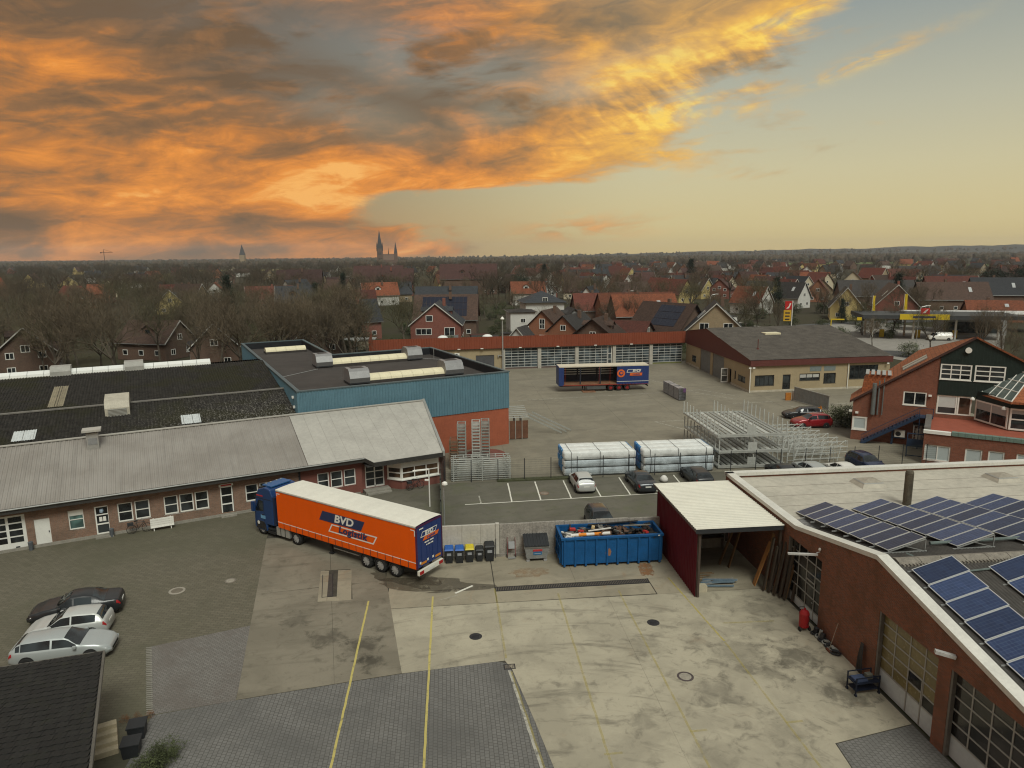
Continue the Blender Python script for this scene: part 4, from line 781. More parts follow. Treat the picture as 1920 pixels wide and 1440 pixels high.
# flat roof
fl_m = mat('bitumen_pale', (.40, .372, .31), .8, var=.16, scale=.35, streak=0)
MB().add([(.42, 17.3, 4.58), (26, 17.3, 4.58), (26, 27.2, 4.58), (.42, 27.2, 4.58)], [(0, 1, 2, 3)]).build('flat_roof', fl_m, WS)
lap = MB()
for k, yy in enumerate((19.3, 21.2, 23.1, 25.0)): lap.box(.5, 26, yy, yy + .035, 4.582, 4.588)
lap.build('felt_lap', mat('felt_lap', (.19, .165, .14), .85, var=.4, scale=1), WS)
MB().box(.42, 26, 17.3, 18.9, 4.583, 4.60).build('gutter_strip', mat('gutter_grey', (.18, .175, .17), .5, var=.35, scale=.8), WS)
def dome(x, y):
    o = MB().hexa([(x - .95, y - .85, 4.585), (x + .95, y - .85, 4.585), (x + .95, y + .85, 4.585), (x - .95, y + .85, 4.585)], [(x - .75, y - .65, 4.85), (x + .75, y - .65, 4.85), (x + .75, y + .65, 4.85), (x - .75, y + .65, 4.85)]).build('roof_light', fl_m, WS)
    MB().hexa([(x - .77, y - .67, 4.852), (x + .77, y - .67, 4.852), (x + .77, y + .67, 4.852), (x - .77, y + .67, 4.852)], [(x - .7, y - .6, 4.9), (x + .7, y - .6, 4.9), (x + .7, y + .6, 4.9), (x - .7, y + .6, 4.9)]).build('light_frame', frm, o)
    MB().hexa([(x - .7, y - .6, 4.902), (x + .7, y - .6, 4.902), (x + .7, y + .6, 4.902), (x - .7, y + .6, 4.902)], [(x - .08, y - .07, 5.08), (x + .08, y - .07, 5.08), (x + .08, y + .07, 5.08), (x - .08, y + .07, 5.08)]).build('light_dome', mat('dome_dirty', (.28, .25, .20), .35, var=.2, scale=3), o)
dome(9.3, 24.6); dome(19.4, 24.5)
MB().lathe((9.35, 20.5, 4.6), [(.26, 0), (.26, 2.15), (.20, 2.3), (.05, 2.36)], 14).build('chimney_pipe', mat('pipe_rusty', (.10, .085, .06), .7, .2, var=.4, scale=2, streak=.5), WS)
# gabled corrugated roof
fc_w = mat('fibre_cement_dark', (.065, .06, .054), .9, var=.3, scale=1.5)
YR, ZR = 9.4, 6.22
def gab(y0, z0, y1, z1):
    k = (z1 - z0) / (y1 - y0); return k
kb = (4.62 - ZR) / (17.3 - YR)
corr_sheet(MB(), (26, 17.3, 4.62), (-1, 0, 0), (0, -1, -kb), 25.5, (17.3 - YR) * sqrt(1 + kb * kb), .18, .05, 2).build('roof', fc_w, WS)
corr_sheet(MB(), (.5, -3.0, ZR - (YR + 3.0) * .205), (1, 0, 0), (0, 1, .205), 25.5, (YR + 3.0) * sqrt(1 + .205 ** 2), .18, .05, 2).build('roof', fc_w, WS)
rc = mat('ridge_cement', (.20, .18, .15), .9, var=.35, scale=4)
for i in range(14): xx = .9 + i * 1.15; MB().prismx([(YR - .35, ZR - .03), (YR - .28, ZR + .05), (YR, ZR + .13), (YR + .28, ZR + .05), (YR + .35, ZR - .03)], xx, xx + 1.12).build('ridge_capping', rc, WS)
tt = MB()
for i in range(88): xx = 1.0 + i * .18; tt.box(xx, xx + .09, YR - .52, YR - .34, ZR - .09, ZR + .0)
tt.build('ridge_teeth', rc, WS)['kind'] = 'stuff'
MB().box(.5, .8, 9.4, 17.3, 0, 4.5).box(.5, 26, -3, 27, 0, 4.4).build('interior_core', BLACK, WS)
# solar rows: lower edge faces -x, panels tilted 18 deg
cm_, t, b = new_mat('solar_cells'); v = objvec(t); bt = t.n('ShaderNodeTexBrick', inp={'Color1': (0.018, 0.031, 0.075, 1), 'Color2': (0.026, 0.045, 0.105, 1), 'Mortar': (0.11, 0.13, 0.2, 1), 'Scale': 1.0, 'Brick Width': .165, 'Row Height': .165, 'Mortar Size': .005}, offset=0.0)
t.nt.links.new(v, bt.inputs['Vector']); oi = t.n('ShaderNodeObjectInfo'); h = t.n('ShaderNodeHueSaturation', inp={'Color': bt.outputs[0], 'Value': t.math('ADD', t.math('MULTIPLY', oi.outputs['Random'], .7), .65)})
setc(t, b, h.outputs[0]); b.inputs['Roughness'].default_value = .38; b.inputs['Specular IOR Level'].default_value = .22
alu_w = mat('panel_frame', (.55, .56, .55), .4, .5, var=.05)
PL, PWD = 2.05, 1.14
pf = MB().box(0, PL, 0, .035, 0, .04).box(0, PL, PWD - .035, PWD, 0, .04).box(0, .035, .035, PWD - .035, 0, .04).box(PL - .035, PL, .035, PWD - .035, 0, .04).mesh('frame'); pf.materials.append(alu_w)
pc = MB().box(.035, PL - .035, .035, PWD - .035, .012, .034).mesh('panel'); pc.materials.append(cm_)
def solar_row(x, y_start, n, zf, label, tilt=17, dy=-1):
    """row along y; zf(y) = roof height"""
    R = thing('solar_row', label, 'solar panels', WS_world(x, y_start, zf(y_start) + .16), A5, 'solar panel rows on the workshop roof')
    k = (zf(y_start + dy * n * PWD) - zf(y_start)) / (n * PWD)      # slope along the row
    al = math.degrees(math.atan(k)) * (-1 if dy < 0 else 1)
    for i in range(n):
        yy = dy * i * (PWD + .015) - (PWD if dy < 0 else 0); z = k * abs(yy + (PWD if dy < 0 else 0))
        o = inst('panel', pc, None, R, (0, yy, z if dy > 0 else z + k * PWD), (0, 0, 0)); o.rotation_euler = (RAD(al), RAD(-tilt), 0)
        f = inst('panel_frame', pf, None, o)
    L = n * (PWD + .015); e = dy * L; tx, tz = PL * cos(RAD(tilt)), PL * sin(RAD(tilt))
    rk = MB()
    for i in range(n + 1):
        yy = dy * i * (PWD + .015); z = k * abs(yy)
        rk._bar((-.25, yy, z - .1), (tx + .1, yy, z - .1), .05, .05)._bar((0, yy, z - .06), (tx, yy, z + tz - .06), .04, .05)._bar((tx, yy, z - .1), (tx, yy, z + tz - .06), .04, .04)._bar((tx, yy, z - .1), (tx * .45, yy, z + tz * .45 - .06), .03, .03)
    rk.build('rack', ALU, R); return R
def WS_world(x, y, z): p = S(20.4 + x, 20 + y); return (p[0], p[1], z)
zb = lambda y: ZR + (y - YR) * kb
zf_ = lambda y: ZR - (YR - y) * .205
solar_row(1.45, 20.0, 8, lambda y: max(zb(y), 4.45), 'rear solar panel row nearest the white coping')
solar_row(5.25, 20.1, 8, lambda y: max(zb(y), 4.45), 'rear solar panel row, second from the coping')
solar_row(9.1, 20.1, 8, lambda y: max(zb(y), 4.45), 'rear solar panel row, third from the coping')
solar_row(13.0, 20.1, 8, lambda y: max(zb(y), 4.45), 'rear solar panel row, fourth from the coping')
solar_row(1.15, 8.5, 9, zf_, 'front solar panel row along the workshop coping')
solar_row(4.95, 8.4, 9, zf_, 'front solar panel row second from the workshop coping')
MB().tube([(4.3, 11.6, 6.0), (17, 11.9, 5.98)], .09, 8).tube([(2.2, 10.4, 6.05), (2.9, 8.3, 6.08)], .08, 8).tube([(3.6, 8.2, 6.1), (5.0, 8.3, 6.12)], .05, 6).build('cable_duct', mat('duct_green', (.13, .16, .15), .5, .3), WS)
# ------------------------------------------------------------------ rear garage block with red-brown fascia
ARG = 9.0; RG = thing('garage_block', 'long garage block with red-brown fascia and glazed doors', 'building', (0.03, 127.2), ARG)
red_f = mat('red_brown_sheet', (.20, .052, .026), .55, var=.10, scale=.5); tanw = mat('tan_render', (.33, .265, .165), .85, var=.10, scale=.7, streak=.12); pil = mat('pillar_concrete', (.40, .38, .33), .85, var=.15, streak=.25)
fw_ = MB(); corr_wall(fw_, (-25.8, -.35), (33.6, -.35), 4.0, 6.2, .45, .05); corr_wall(fw_, (-25.8, 15), (-25.8, -.35), 3.8, 6.2, .45, .05); fw_.build('fascia', red_f, RG)
MB().box(-25.6, 33.4, -.25, 13.5, 4.25, 4.35).build('roof', mat('gravel_roof', (.14, .13, .12), .95, var=.3), RG)
MB().box(-25.8, 33.6, -.33, -.1, 3.9, 4.02).build('fascia_shade_strip', mat('fascia_shadow', (.05, .03, .025), .7), RG)  # dark strip: the shade under the fascia is put into its colour
wall_strips(MB(), [(-25.8, 4.0), (-1.9, 4.0)], [(-6.7, -3.3, 0, 2.75)], 0, .3).build('wall', tanw, RG)
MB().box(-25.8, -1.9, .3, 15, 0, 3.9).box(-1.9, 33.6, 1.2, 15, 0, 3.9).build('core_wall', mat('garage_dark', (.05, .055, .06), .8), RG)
gd = MB().box(-6.7, -3.3, .1, .18, 0, 2.75).build('garage_door', mat('door_dark_grey', (.07, .07, .075), .6), RG)
px = [-1.6, 5.2, 12.35, 19.6, 26.9, 33.5]
for x in px[:-1]: MB().box(x - .32, x + .32, -.12, .5, 0, 4.0).build('pillar', pil, RG)
bars = mat('door_bar_pale', (.50, .51, .49), .5, .2, var=.1); gblue = glass_mat('garage_glass', (0.035, 0.045, 0.05), .1)
for k in range(5):
    a, b_ = px[k] + .34, px[k + 1] - .34; b_ = b_ - (1.0 if k == 2 else 0)
    fr_ = MB(); C_, R_ = 5, 7
    D = MB().box(a, b_, .2, .26, 0.0, .32).build('glazed_door', mat('door_foot', (.13, .09, .08), .7) if k < 4 else mat('door_foot_green', (.16, .17, .06), .8), RG)
    for i in range(C_ + 1): x = a + (b_ - a) * i / C_; fr_.box(x - .03, x + .03, .15, .26, .32, 3.9)
    for j in range(R_ + 1): z = .35 + 3.5 * j / R_; fr_.box(a, b_, .14, .25, z - .045, z + .045)
    fr_.build('door_frame', bars, D)
    pm_ = MB().box(0, (b_ - a) / C_ - .06, .18, .2, 0, 3.5 / R_ - .09).mesh('pane'); pm_.materials.append(gblue)
    for i in range(C_):
        for j in range(R_): inst('pane', pm_, None, D, (a + (b_ - a) * i / C_ + .03, 0, .395 + 3.5 * j / R_))
    if k == 2:
        d2 = MB().box(b_ + .1, b_ + .2, .1, .2, 0, 3.9).box(b_ + .8, b_ + .9, .1, .2, 0, 3.9).box(b_ + .2, b_ + .8, .1, .2, 1.2, 1.3).box(b_ + .2, b_ + .8, .1, .2, 2.3, 2.4).box(b_ + .2, b_ + .8, .1, .2, 3.8, 3.9).build('side_door', WHITE, RG)
        MB().box(b_ + .2, b_ + .8, .13, .16, 0, 3.8).build('pane', gblue, d2)
for x in (-9.8, -5.6, 1.5, 8.6, 15.8, 22.8): MB().box(x - .25, x + .25, -.55, -.4, 3.98, 4.12).build('lamp', WHITE, RG)
for x in (-12.5, -4.2): MB().lathe((x, 2.5, 5.75), [(1.0, 0), (.9, .3), (.5, .52), (.05, .6)], 14).build('roof_dome', acr, RG)
ac_ = MB().box(-10.6, -9.7, -.35, 0, 2.6, 3.3).build('air_conditioner', WHITE, RG); MB().cyl((-10.25, -.36, 2.95), (-10.25, -.352, 2.95), .26, None, 12).build('fan_grille', DARKM, ac_)
lp = thing('lamp_post', 'tall grey lamp post before the left end of the garage block', 'lamp post', (-1.65, 126.6))
MB().cyl((0, 0, 0), (0, 0, 9.3), .16, .11, 10).build('pole', ALU, lp); MB().lathe((0, 0, 9.3), [(.34, 0), (.36, .12), (.15, .4), (.05, .5)], 12).build('lamp_head', WHITE, lp); MB().box(-.9, -.1, -.1, .1, 2.6, 2.75).box(-.9, -.75, -.1, .1, 2.3, 2.6).build('bracket', ALU, lp)
# ------------------------------------------------------------------ tan workshop
TBw = thing('tan_workshop', 'tan workshop with dark red fascia and grey corrugated roof', 'building', (35.93, 103.13), 8.5)
dred = mat('dark_red_fascia', (.105, .033, .027), .6, var=.1); TL = 23.1
gf = (0, 0, 94.5 - 8.5)
ops = [(.8, 3.9, .95, 2.57), (5.3, 6.57, 0, 2.56), (8.05, 11.4, 1.5, 2.6), (12.03, 14.05, .95, 2.55), (16.3, 21.1, 1.46, 3.62)]
wall_strips(MB(), [(0, 4.2), (TL, 4.2)], ops, 0, .3).build('wall', tanw, TBw)
# gable wall: frame with x running away from the corner, outward is +x' (left) so mirror with -b
GW = (0, 0, 86); g_ops = [(23.9, 26.1, .9, 2.1), (16.7, 21.7, 0, 3.9), (10.4, 15.6, 0, 3.85), (7.25, 8.5, 0, 2.4), (1.7, 4.5, 1.1, 2.05), (5.4, 5.9, 1.1, 2.4)]
mbg = MB(GW); tmp = MB(); wall_strips(tmp, [(0.0, 4.1), (29.6, 4.1)], g_ops, -.0, -.3)
mbg.add(tmp.v, tmp.f); mbg.build('wall', tanw, TBw, fix=True)
MB(GW).prismy([(-.3, 4.05), (29.9, 3.85), (29.9, 6.2), (18.85, 7.76), (-.3, 4.98)], 0.06, .18).build('gable_fascia', dred, TBw, fix=True)
MB().box(-.2, TL + .2, -.35, -.25, 4.02, 4.92).build('fascia', dred, TBw)
fc_t = mat('fibre_cement_grey', (.088, .078, .066), .92, var=.35, scale=.7)
u_ = Vector((cos(RAD(86)), sin(RAD(86)), 0)); kz = (7.76 - 4.95) / 18.85
rf = MB(); N_ = int((TL + .5) / .22); rws = []
for f in (0, .34, .341, .67, .671, 1.0):
    r_ = []
    for i in range(N_ * 2 + 1):
        x = -.25 + i * .11; y = -.4 + f * 19.3; r_.append((x + u_.x * y, u_.y * y, 4.97 + (y + .4) * kz + (.05 if i % 2 else 0) - (0.05 if f in (.341, .671) else 0)))
    rws.append(r_)
rf.grid(rws).build('roof', fc_t, TBw)
a0 = u_ * 18.9; a1 = u_ * 30.0
MB().add([(a0.x - .25, a0.y, 7.72), (a0.x + TL + .25, a0.y, 7.72), (a1.x + TL + .25, a1.y, 6.1), (a1.x - .25, a1.y, 6.1)], [(0, 1, 2, 3)]).build('roof', fc_t, TBw)
MB().add([(TL, .3, 0), (TL + u_.x * 30, 30, 0), (TL + u_.x * 30, 30, 6), (TL + u_.x * 18.9, 18.9, 7.6), (TL, .3, 4.8)], [(0, 1, 2, 3, 4)]).build('end_wall', tanw, TBw)
MB().prism([(1.2, 1.2), (TL - .3, 1.2), (TL + 1.6, 28), (3.2, 28)], 0, 4).build('core_wall', mat('garage_dark', (.05, .055, .06), .8), TBw)
MB().box(0, TL, -.06, 0, 0, .3).build('plinth', mat('pale_plinth', (.42, .38, .3), .8), TBw); MB(GW).box(0, 7.2, 0.0, .06, 0, .3).box(22, 29, 0, .06, 0, .3).build('plinth', mat('pale_plinth', (.42, .38, .3), .8), TBw)
for x in (-.05, 16.0): MB().cyl((x, -.12, 0), (x, -.12, 4.9), .07, None, 8).build('downpipe', WHITE, TBw)
DKF = plain('dark_frame', (.02, .02, .02), .5)
window(TBw, (0, 0, 0), *ops[0], y=.08, cols=4, fm=DKF, fw=.09); window(TBw, (0, 0, 0), *ops[2], y=.08, cols=3, fm=DKF, fw=.12, blind=.6, bm_=mat('pale_blind', (.4, .4, .38), .7))
window(TBw, (0, 0, 0), *ops[3], y=.08, cols=3, fm=DKF, fw=.08); window(TBw, (0, 0, 0), *ops[4], y=.08, cols=6, fm=DKF, fw=.12)
window(TBw, (0, 0, 0), *ops[1], y=.1, cols=1, rows=2, fm=DKF, fw=.12, sill=False, name='door')
for xa, xb in ((9.65, 11.55), (12.0, 13.9)): MB().box(xa, xb, -.03, 0, 2.92, 3.68).build('vent_panel', mat('grey_blue_panel', (.16, .19, .19), .6), TBw)
gg = mat('grey_shutter', (.17, .175, .17), .6, .1, var=.15, streak=.2)
for a, b_, z1 in ((16.7, 21.7, 3.9), (10.4, 15.6, 3.85)):
    D = MB(GW).box(a, b_, -.2, -.12, 0, z1).build('roller_door', gg, TBw); sl_ = MB(GW)
    for k in range(16): sl_.box(a, b_, -.12, -.1, k * .24 + .02, k * .24 + .2)
    sl_.build('shutter_slats', gg, D)
for q in (g_ops[0], g_ops[4], g_ops[5]): MB(GW).box(q[0], q[1], -.1, -.05, q[2], q[3]).build('window', GLASS, TBw); MB(GW).box(q[0], q[1], -.05, .02, q[3] - .1, q[3]).box(q[0], q[1], -.05, .02, q[2], q[2] + .1).box((q[0] + q[1]) / 2 - .05, (q[0] + q[1]) / 2 + .05, -.05, .02, q[2] + .1, q[3] - .1).build('window_frame', DKF, TBw)
od = MB((0.5, 8.4, 170)).box(0, .1, -.04, .04, 0.05, 2.4).box(1.0, 1.1, -.04, .04, .05, 2.4).box(.1, 1.0, -.04, .04, .05, .2).box(.1, 1.0, -.04, .04, 1.15, 1.25).box(.1, 1.0, -.04, .04, 2.3, 2.4).build('open_door', WHITE, TBw); MB((.5, 8.4, 170)).box(.1, 1.0, -.01, .01, .2, 2.3).build('pane', glass_mat('pale_glass', (.12, .12, .11)), od)
p_ = u_ * 13.5; MB().box(p_.x + 8.5, p_.x + 11.3, p_.y, p_.y + 1.6, 7.0, 7.3).build('roof_light', crm, TBw)
p_ = u_ * 5.2; MB().cyl((p_.x + 3.4, p_.y, 5.5), (p_.x + 3.4, p_.y, 7.4), .07, None, 8).cyl((p_.x + 3.4, p_.y, 5.5), (p_.x + 3.4, p_.y, 6.0), .3, .2, 8).build('vent_pipe', mat('vent_red', (.12, .04, .03), .7), TBw)
for x in (-.3, .3, 22.4): MB().box(x - .18, x + .18, -.5, -.36, 3.72, 3.9).build('floodlight', WHITE, TBw)
# ------------------------------------------------------------------ orange-roofed office with green gable
OF = thing('gabled_office', 'brick office with orange tiled roof, dark green gable and outside stair', 'building', (38.35, 76.13), -28)
brick_of = brick_mat('brick_office', (0.19, 0.058, 0.034), (0.25, 0.085, 0.05), (0.17, 0.12, 0.09), 0.25); green = mat('green_boards', (.012, .022, .018), .6, var=.2)
otile = tile_mat('orange_tiles', (.33, .105, .04), .18, .08)
opn = [(-.05, 1.45, 1.15, 2.7), (4.72, 6.92, 4.42, 5.92), (7.9, 11.0, 3.72, 5.78)]
kp = (12.0 - 4.42) / 11.05
pk = [(-.1, 4.35), (7.85, 4.35 + 7.95 * kp)]
wall_strips(MB(), pk, opn[:2] + [(7.9, 11, 3.7, 5.78)], 0, .35).build('wall', brick_of, OF)
wall_strips(MB(), [(7.85, 3.7), (22, 3.7)], [], 0, .35).build('wall', brick_of, OF)
gpz = lambda x: 4.42 + (x + .3) * kp if x < 10.75 else 12.0 - (x - 10.75) * .53
gb = [(7.85, gpz(7.85) - .05, 5.82), (10.75, 11.93), (14.7, gpz(14.7)), (20, gpz(20))]
wall_strips(MB(), gb, [(7.9, 10.7, 7.5, 9.15), (10.95, 13.6, 7.5, 9.18)], -.06, .3).build('green_gable', green, OF)
bd = MB()
for i in range(40):
    x = 7.95 + i * .3; z0 = 9.2 if 7.85 < x < 13.65 else 5.9
    if z0 < gpz(x) - .2: bd.box(x, x + .03, -.075, -.06, z0, gpz(x) - .15)
    if z0 == 9.2: bd.box(x, x + .03, -.075, -.06, 5.9, 7.4)
bd.build('board_batten', mat('green_batten', (.018, .032, .026), .6), OF)
window(OF, (0, 0, 0), 7.9, 10.7, 7.5, 9.15, y=-.03, cols=3, rows=3, fw=.13); window(OF, (0, 0, 0), 10.95, 13.6, 7.5, 9.18, y=-.03, cols=2, rows=3, fw=.13)
window(OF, (0, 0, 0), 4.72, 6.92, 4.42, 5.92, y=.05, cols=2, fw=.13); window(OF, (0, 0, 0), -.05, 1.45, 1.15, 2.7, y=.05, cols=1, fw=.2, gm=mat('blind_pale', (.4, .45, .45), .5, var=.05))
window(OF, (0, 0, 0), 7.9, 9.7, 3.75, 5.78, y=.05, cols=1, fw=.12, sill=False, blind=.65); window(OF, (0, 0, 0), 9.75, 11.0, 3.75, 5.78, y=.05, cols=1, fw=.14, sill=False, name='terrace_door', gm=glass_mat('brown_glass', (.05, .03, .02)))
DEP = 12.0
def slab_roof(parent, x0, z0, x1, z1, y0, y1, th, m, name='roof'):
    return MB().prismy([(x0, z0), (x1, z1), (x1, z1 + th), (x0, z0 + th)], y0, y1).build(name, m, parent, fix=True)
rp = [(-.45, -.25), (10.78, -.25), (6.3, 11.2), (-.45, 3.6)]; zr_ = lambda x: 4.3 + (x + .45) * (7.7 / 11.23)
MB().hexa([(x, y, zr_(x)) for x, y in rp], [(x, y, zr_(x) + .18) for x, y in rp]).build('roof', otile, OF)
MB().hexa([(10.74, -.25, 12.0), (20.5, -.25, 6.85), (16, 12, 6.0), (6.26, 11.2, 8.9)], [(10.74, -.25, 12.18), (20.5, -.25, 7.03), (16, 12, 6.18), (6.26, 11.2, 9.08)]).build('roof', otile, OF)
MB().prismy([(-.45, 4.22), (10.75, 11.92), (10.75, 12.2), (-.45, 4.5)], -.30, -.25).build('verge_board', mat('verge_dark', (.06, .03, .025), .6), OF, fix=True)
MB().box(-.05, .3, .36, 3.5, 0, 4.4).build('wall', brick_of, OF)
sk = MB()
for y in (1.6, 3.1): sk.prismy([(4.5, gpz(4.5) + .2), (6.7, gpz(6.7) + .2), (6.7, gpz(6.7) + .32), (4.5, gpz(4.5) + .32)], y, y + .9)
sk.build('roof_window', mat('skylight_frame', (.3, .3, .28), .4, .3), OF, fix=True)
# curved metal dormer
dm = MB().prismy([(0.6, 5.2), (.75, 6.6), (1.2, 7.25), (3.6, 7.35), (3.6, 6.9)], 1.2, 4.2).build('dormer', otile, OF, fix=True)
for k in range(5): MB().box(.9 + k * .55, 1.25 + k * .55, 1.0, 4.4, 7.36, 7.42).build('louvre_fin', ALU, dm)
MB().cyl((1.9, -.2, 3.1), (1.9, -.2, 6.6), .22, None, 12).cyl((2.35, -.15, 3.1), (2.35, -.15, 6.9), .08, None, 8).cyl((2.8, -.15, 3.1), (2.8, -.15, 7.2), .06, None, 8).build('flue_pipe', mat('flue_zinc', (.2, .22, .22), .4, .5), OF)
MB().cyl((10.2, -.12, 10.7), (10.2, -.3, 10.7), .3, None, 14).build('dish', WHITE, OF)
for x, z in ((7.2, 5.55), (-.3, 3.2), (.35, 3.05)): MB().box(x - .15, x + .15, -.25, 0, z, z + .18).build('wall_lamp', WHITE, OF)
# annex and terrace (frame at its left front corner)
AX = (6.6, -7.0, -4); cop_g = mat('copper_coping', (.14, .20, .17), .6, var=.2, scale=2); pvt = mat('terrace_tile', (.27, .075, .045), .75, var=.15)
aw = [(.15, 2.35, .4, 1.98), (3.55, 4.95, .4, 2.0), (5.4, 6.7, .4, 2.05), (7.6, 9.0, .4, 2.05), (9.6, 11, .4, 2.05)]
wall_strips(MB(AX), [(0, 3.1), (16, 3.1)], aw, 0, .35).build('annex_wall', brick_of, OF); MB(AX).box(0, .35, .35, 7.0, 0, 3.1).build('annex_wall', brick_of, OF)
MB(AX).box(-.08, 2.25, -.1, .4, 3.1, 3.4).build('white_edge', WHITE, OF)
for i in range(24): MB(AX).box(2.3 + i * .55, 2.3 + i * .55 + .53, -.1, .45, 3.1, 3.48).build('coping_piece', cop_g, OF)
MB(AX).box(.35, 16, .35, 7.6, 3.0, 3.32).build('terrace', pvt, OF); MB(AX).box(-.05, .5, .4, 7.2, 3.1, 3.6).build('terrace_parapet', mat('parapet_grey', (.13, .12, .11), .8), OF)
for q in aw: window(OF, AX, *q, y=.08, cols=2 if q[1] - q[0] > 2 else 1, fw=.12, gm=mat('blind_pale', (.4, .45, .45), .5, var=.05))
# glazed wing on the terrace
wl = mat('wing_blind', (.36, .37, .36), .5, var=.05)
W1 = (11.3, .1, -56); W2 = (13.75, -3.55, -4)
MB(W1).box(0, 4.4, 0, .2, 5.6, 6.5).build('wing_fascia', green, OF); MB(W2).box(0, 8, 0, .2, 5.6, 6.6).build('wing_fascia', green, OF)
MB(W1).box(0, 4.4, .3, .5, 3.3, 6.4).build('wing_wall', WHITE, OF); MB(W2).box(0, 8, .3, .5, 3.3, 6.4).build('wing_wall', WHITE, OF)
window(OF, W1, .1, 4.3, 3.45, 5.6, y=0, cols=2, fw=.16, sill=False, blind=.42, bm_=wl); window(OF, W2, .1, 3.0, 3.45, 5.6, y=0, cols=1, rows=2, fw=.16, sill=False, blind=.2, bm_=wl)
window(OF, W2, 3.2, 6.4, 3.45, 5.6, y=0, cols=2, rows=1, fw=.16, sill=False)
A_, B_, C_, D_ = Vector((11.2, .9, 6.35)), Vector((13.75, -4.3, 6.35)), Vector((15.6, -1.2, 8.7)), Vector((13.6, 2.6, 8.7))
gr = MB(); gp_ = mat('roof_glass', (.10, .125, .115), .12, var=.2, spec=.6)
wr = MB().hexa([tuple(A_ - Vector((.2, 0, .2))), tuple(B_ - Vector((0, .2, .2))), tuple(C_ - Vector((0, 0, .2))), tuple(D_ - Vector((0, 0, .2)))], [tuple(A_), tuple(B_), tuple(C_), tuple(D_)]).build('wing_roof', otile, OF)
def bil(u, v): return (A_ * (1 - u) + B_ * u) * (1 - v) + (D_ * (1 - u) + C_ * u) * v
up = Vector((0, 0, .04))
for i in range(6): gr._bar(tuple(bil(i / 5, 0) + up), tuple(bil(i / 5, 1) + up), .07, .09)
for j in range(4): gr._bar(tuple(bil(0, j / 3) + up), tuple(bil(1, j / 3) + up), .08, .09)
gr.build('glazing_bar', WHITE, wr)
for i in range(5):
    for j in range(3): MB().quad(*[tuple(bil((i + a) / 5, (j + c_) / 3) + up * .9) for a, c_ in ((0, 0), (1, 0), (1, 1), (0, 1))]).build('pane', gp_, wr)
MB().hexa([tuple(B_ + Vector((0.05, 0, -.2))), (22, -4.6, 6.2), (22, 0, 8.5), tuple(C_ + Vector((.05, 0, -.2)))], [tuple(B_ + Vector((.05, 0, 0))), (22, -4.6, 6.4), (22, 0, 8.7), tuple(C_ + Vector((.05, 0, 0)))]).build('wing_roof', otile, OF)
for x, y, z in ((11.0, -.2, 5.6), (13.3, -3.7, 5.5)): MB().lathe((x, y, z), [(.22, -.05), (.2, .1), (.06, .25)], 10).build('wall_lamp', WHITE, OF)
# outside stair
stm = mat('stair_blue', (.025, .045, .085), .5, .2); N = 16
for i in range(N): f = i / N; MB().box(1.0 + f * 5.3, 1.0 + (f + 1 / N) * 5.3, -1.5, -.4, .05 + (f + .5 / N) * 3.5, .12 + (f + .5 / N) * 3.5).build('step', stm, OF)
MB()._bar((1.0, -1.52, 0), (6.3, -1.52, 3.5), .06, .3)._bar((1.0, -.38, 0), (6.3, -.38, 3.5), .06, .3)._bar((1.0, -1.52, 1.0), (6.3, -1.52, 4.5), .05, .05)._bar((1.0, -1.52, .6), (6.3, -1.52, 4.1), .03, .03).build('stair_rail', stm, OF)
MB().box(6.3, 7.6, -1.55, -.05, 3.42, 3.5).box(6.3, 6.36, -1.55, -1.5, 3.5, 4.5).box(7.54, 7.6, -1.55, -1.5, 3.5, 4.5).box(6.3, 7.6, -1.55, -1.5, 4.45, 4.5).box(6.35, 6.43, -1.5, -1.42, 0, 3.42).build('stair_landing', stm, OF)
rb = MB()
for i in range(30): f = i / 30; rb.box(1.0 + f * 5.3, 1.02 + f * 5.3, -1.53, -1.51, f * 3.5 + .1, f * 3.5 + 1.0)
rb.build('stair_bars', mat('stair_bar', (.06, .045, .06), .5), OF)['kind'] = 'stuff'
ac_ = MB().box(4.2, 5.2, -.55, -.05, .9, 1.6).build('air_conditioner', WHITE, OF); MB().cyl((4.55, -.56, 1.25), (4.55, -.552, 1.25), .27, None, 14).build('fan_grille', DARKM, ac_); MB().box(4.0, 5.3, -.5, -.1, .75, .85).box(3.9, 4.1, -.5, -.3, 0, 1.6).build('bracket', stm, ac_)
cg = thing('tank_cage', 'wire cage around a grey gas tank under the office stair', 'cage', (43.0, 72.2), -28); c_ = MB()
for x in (0, .65, 1.3):
    for y in (0, .65, 1.3): c_.box(x - .03, x + .03, y - .03, y + .03, 0, 2.5)
for z in (.1, .7, 1.3, 1.9, 2.5): c_.box(0, 1.3, -.02, .02, z - .02, z + .02).box(0, 1.3, 1.28, 1.32, z - .02, z + .02).box(-.02, .02, 0, 1.3, z - .02, z + .02).box(1.28, 1.32, 0, 1.3, z - .02, z + .02)
c_.build('frame', ALU, cg); MB().box(-.05, 1.35, -.05, 1.35, 2.52, 2.56).build('lid', DARKM, cg); MB().lathe((.65, .65, .1), [(.4, 0), (.45, .2), (.45, 1.9), (.3, 2.1), (.1, 2.2)], 14).build('tank', mat('tank_grey', (.4, .4, .38), .5), cg)
bs = thing('gate_frame', 'dark blue steel gate frame beside the annex corner', 'gate', (40.6, 69.2), -28); MB().box(0, .1, 0, .1, 0, 2.4).box(1.5, 1.6, 0, .1, 0, 2.4).box(0, 1.6, 0, .1, 2.4, 2.5).box(.1, 1.5, .02, .08, .1, .18).build('frame', stm, bs); MB().box(.1, 1.5, .03, .07, 1.1, 1.9).build('panel', stm, bs)
# ------------------------------------------------------------------ dark tiled roof in the near left corner
GR = thing('tiled_garage', 'small building with dark mossy tiled roof in the near left corner', 'building', (-18.9, 29.1), 17.5)
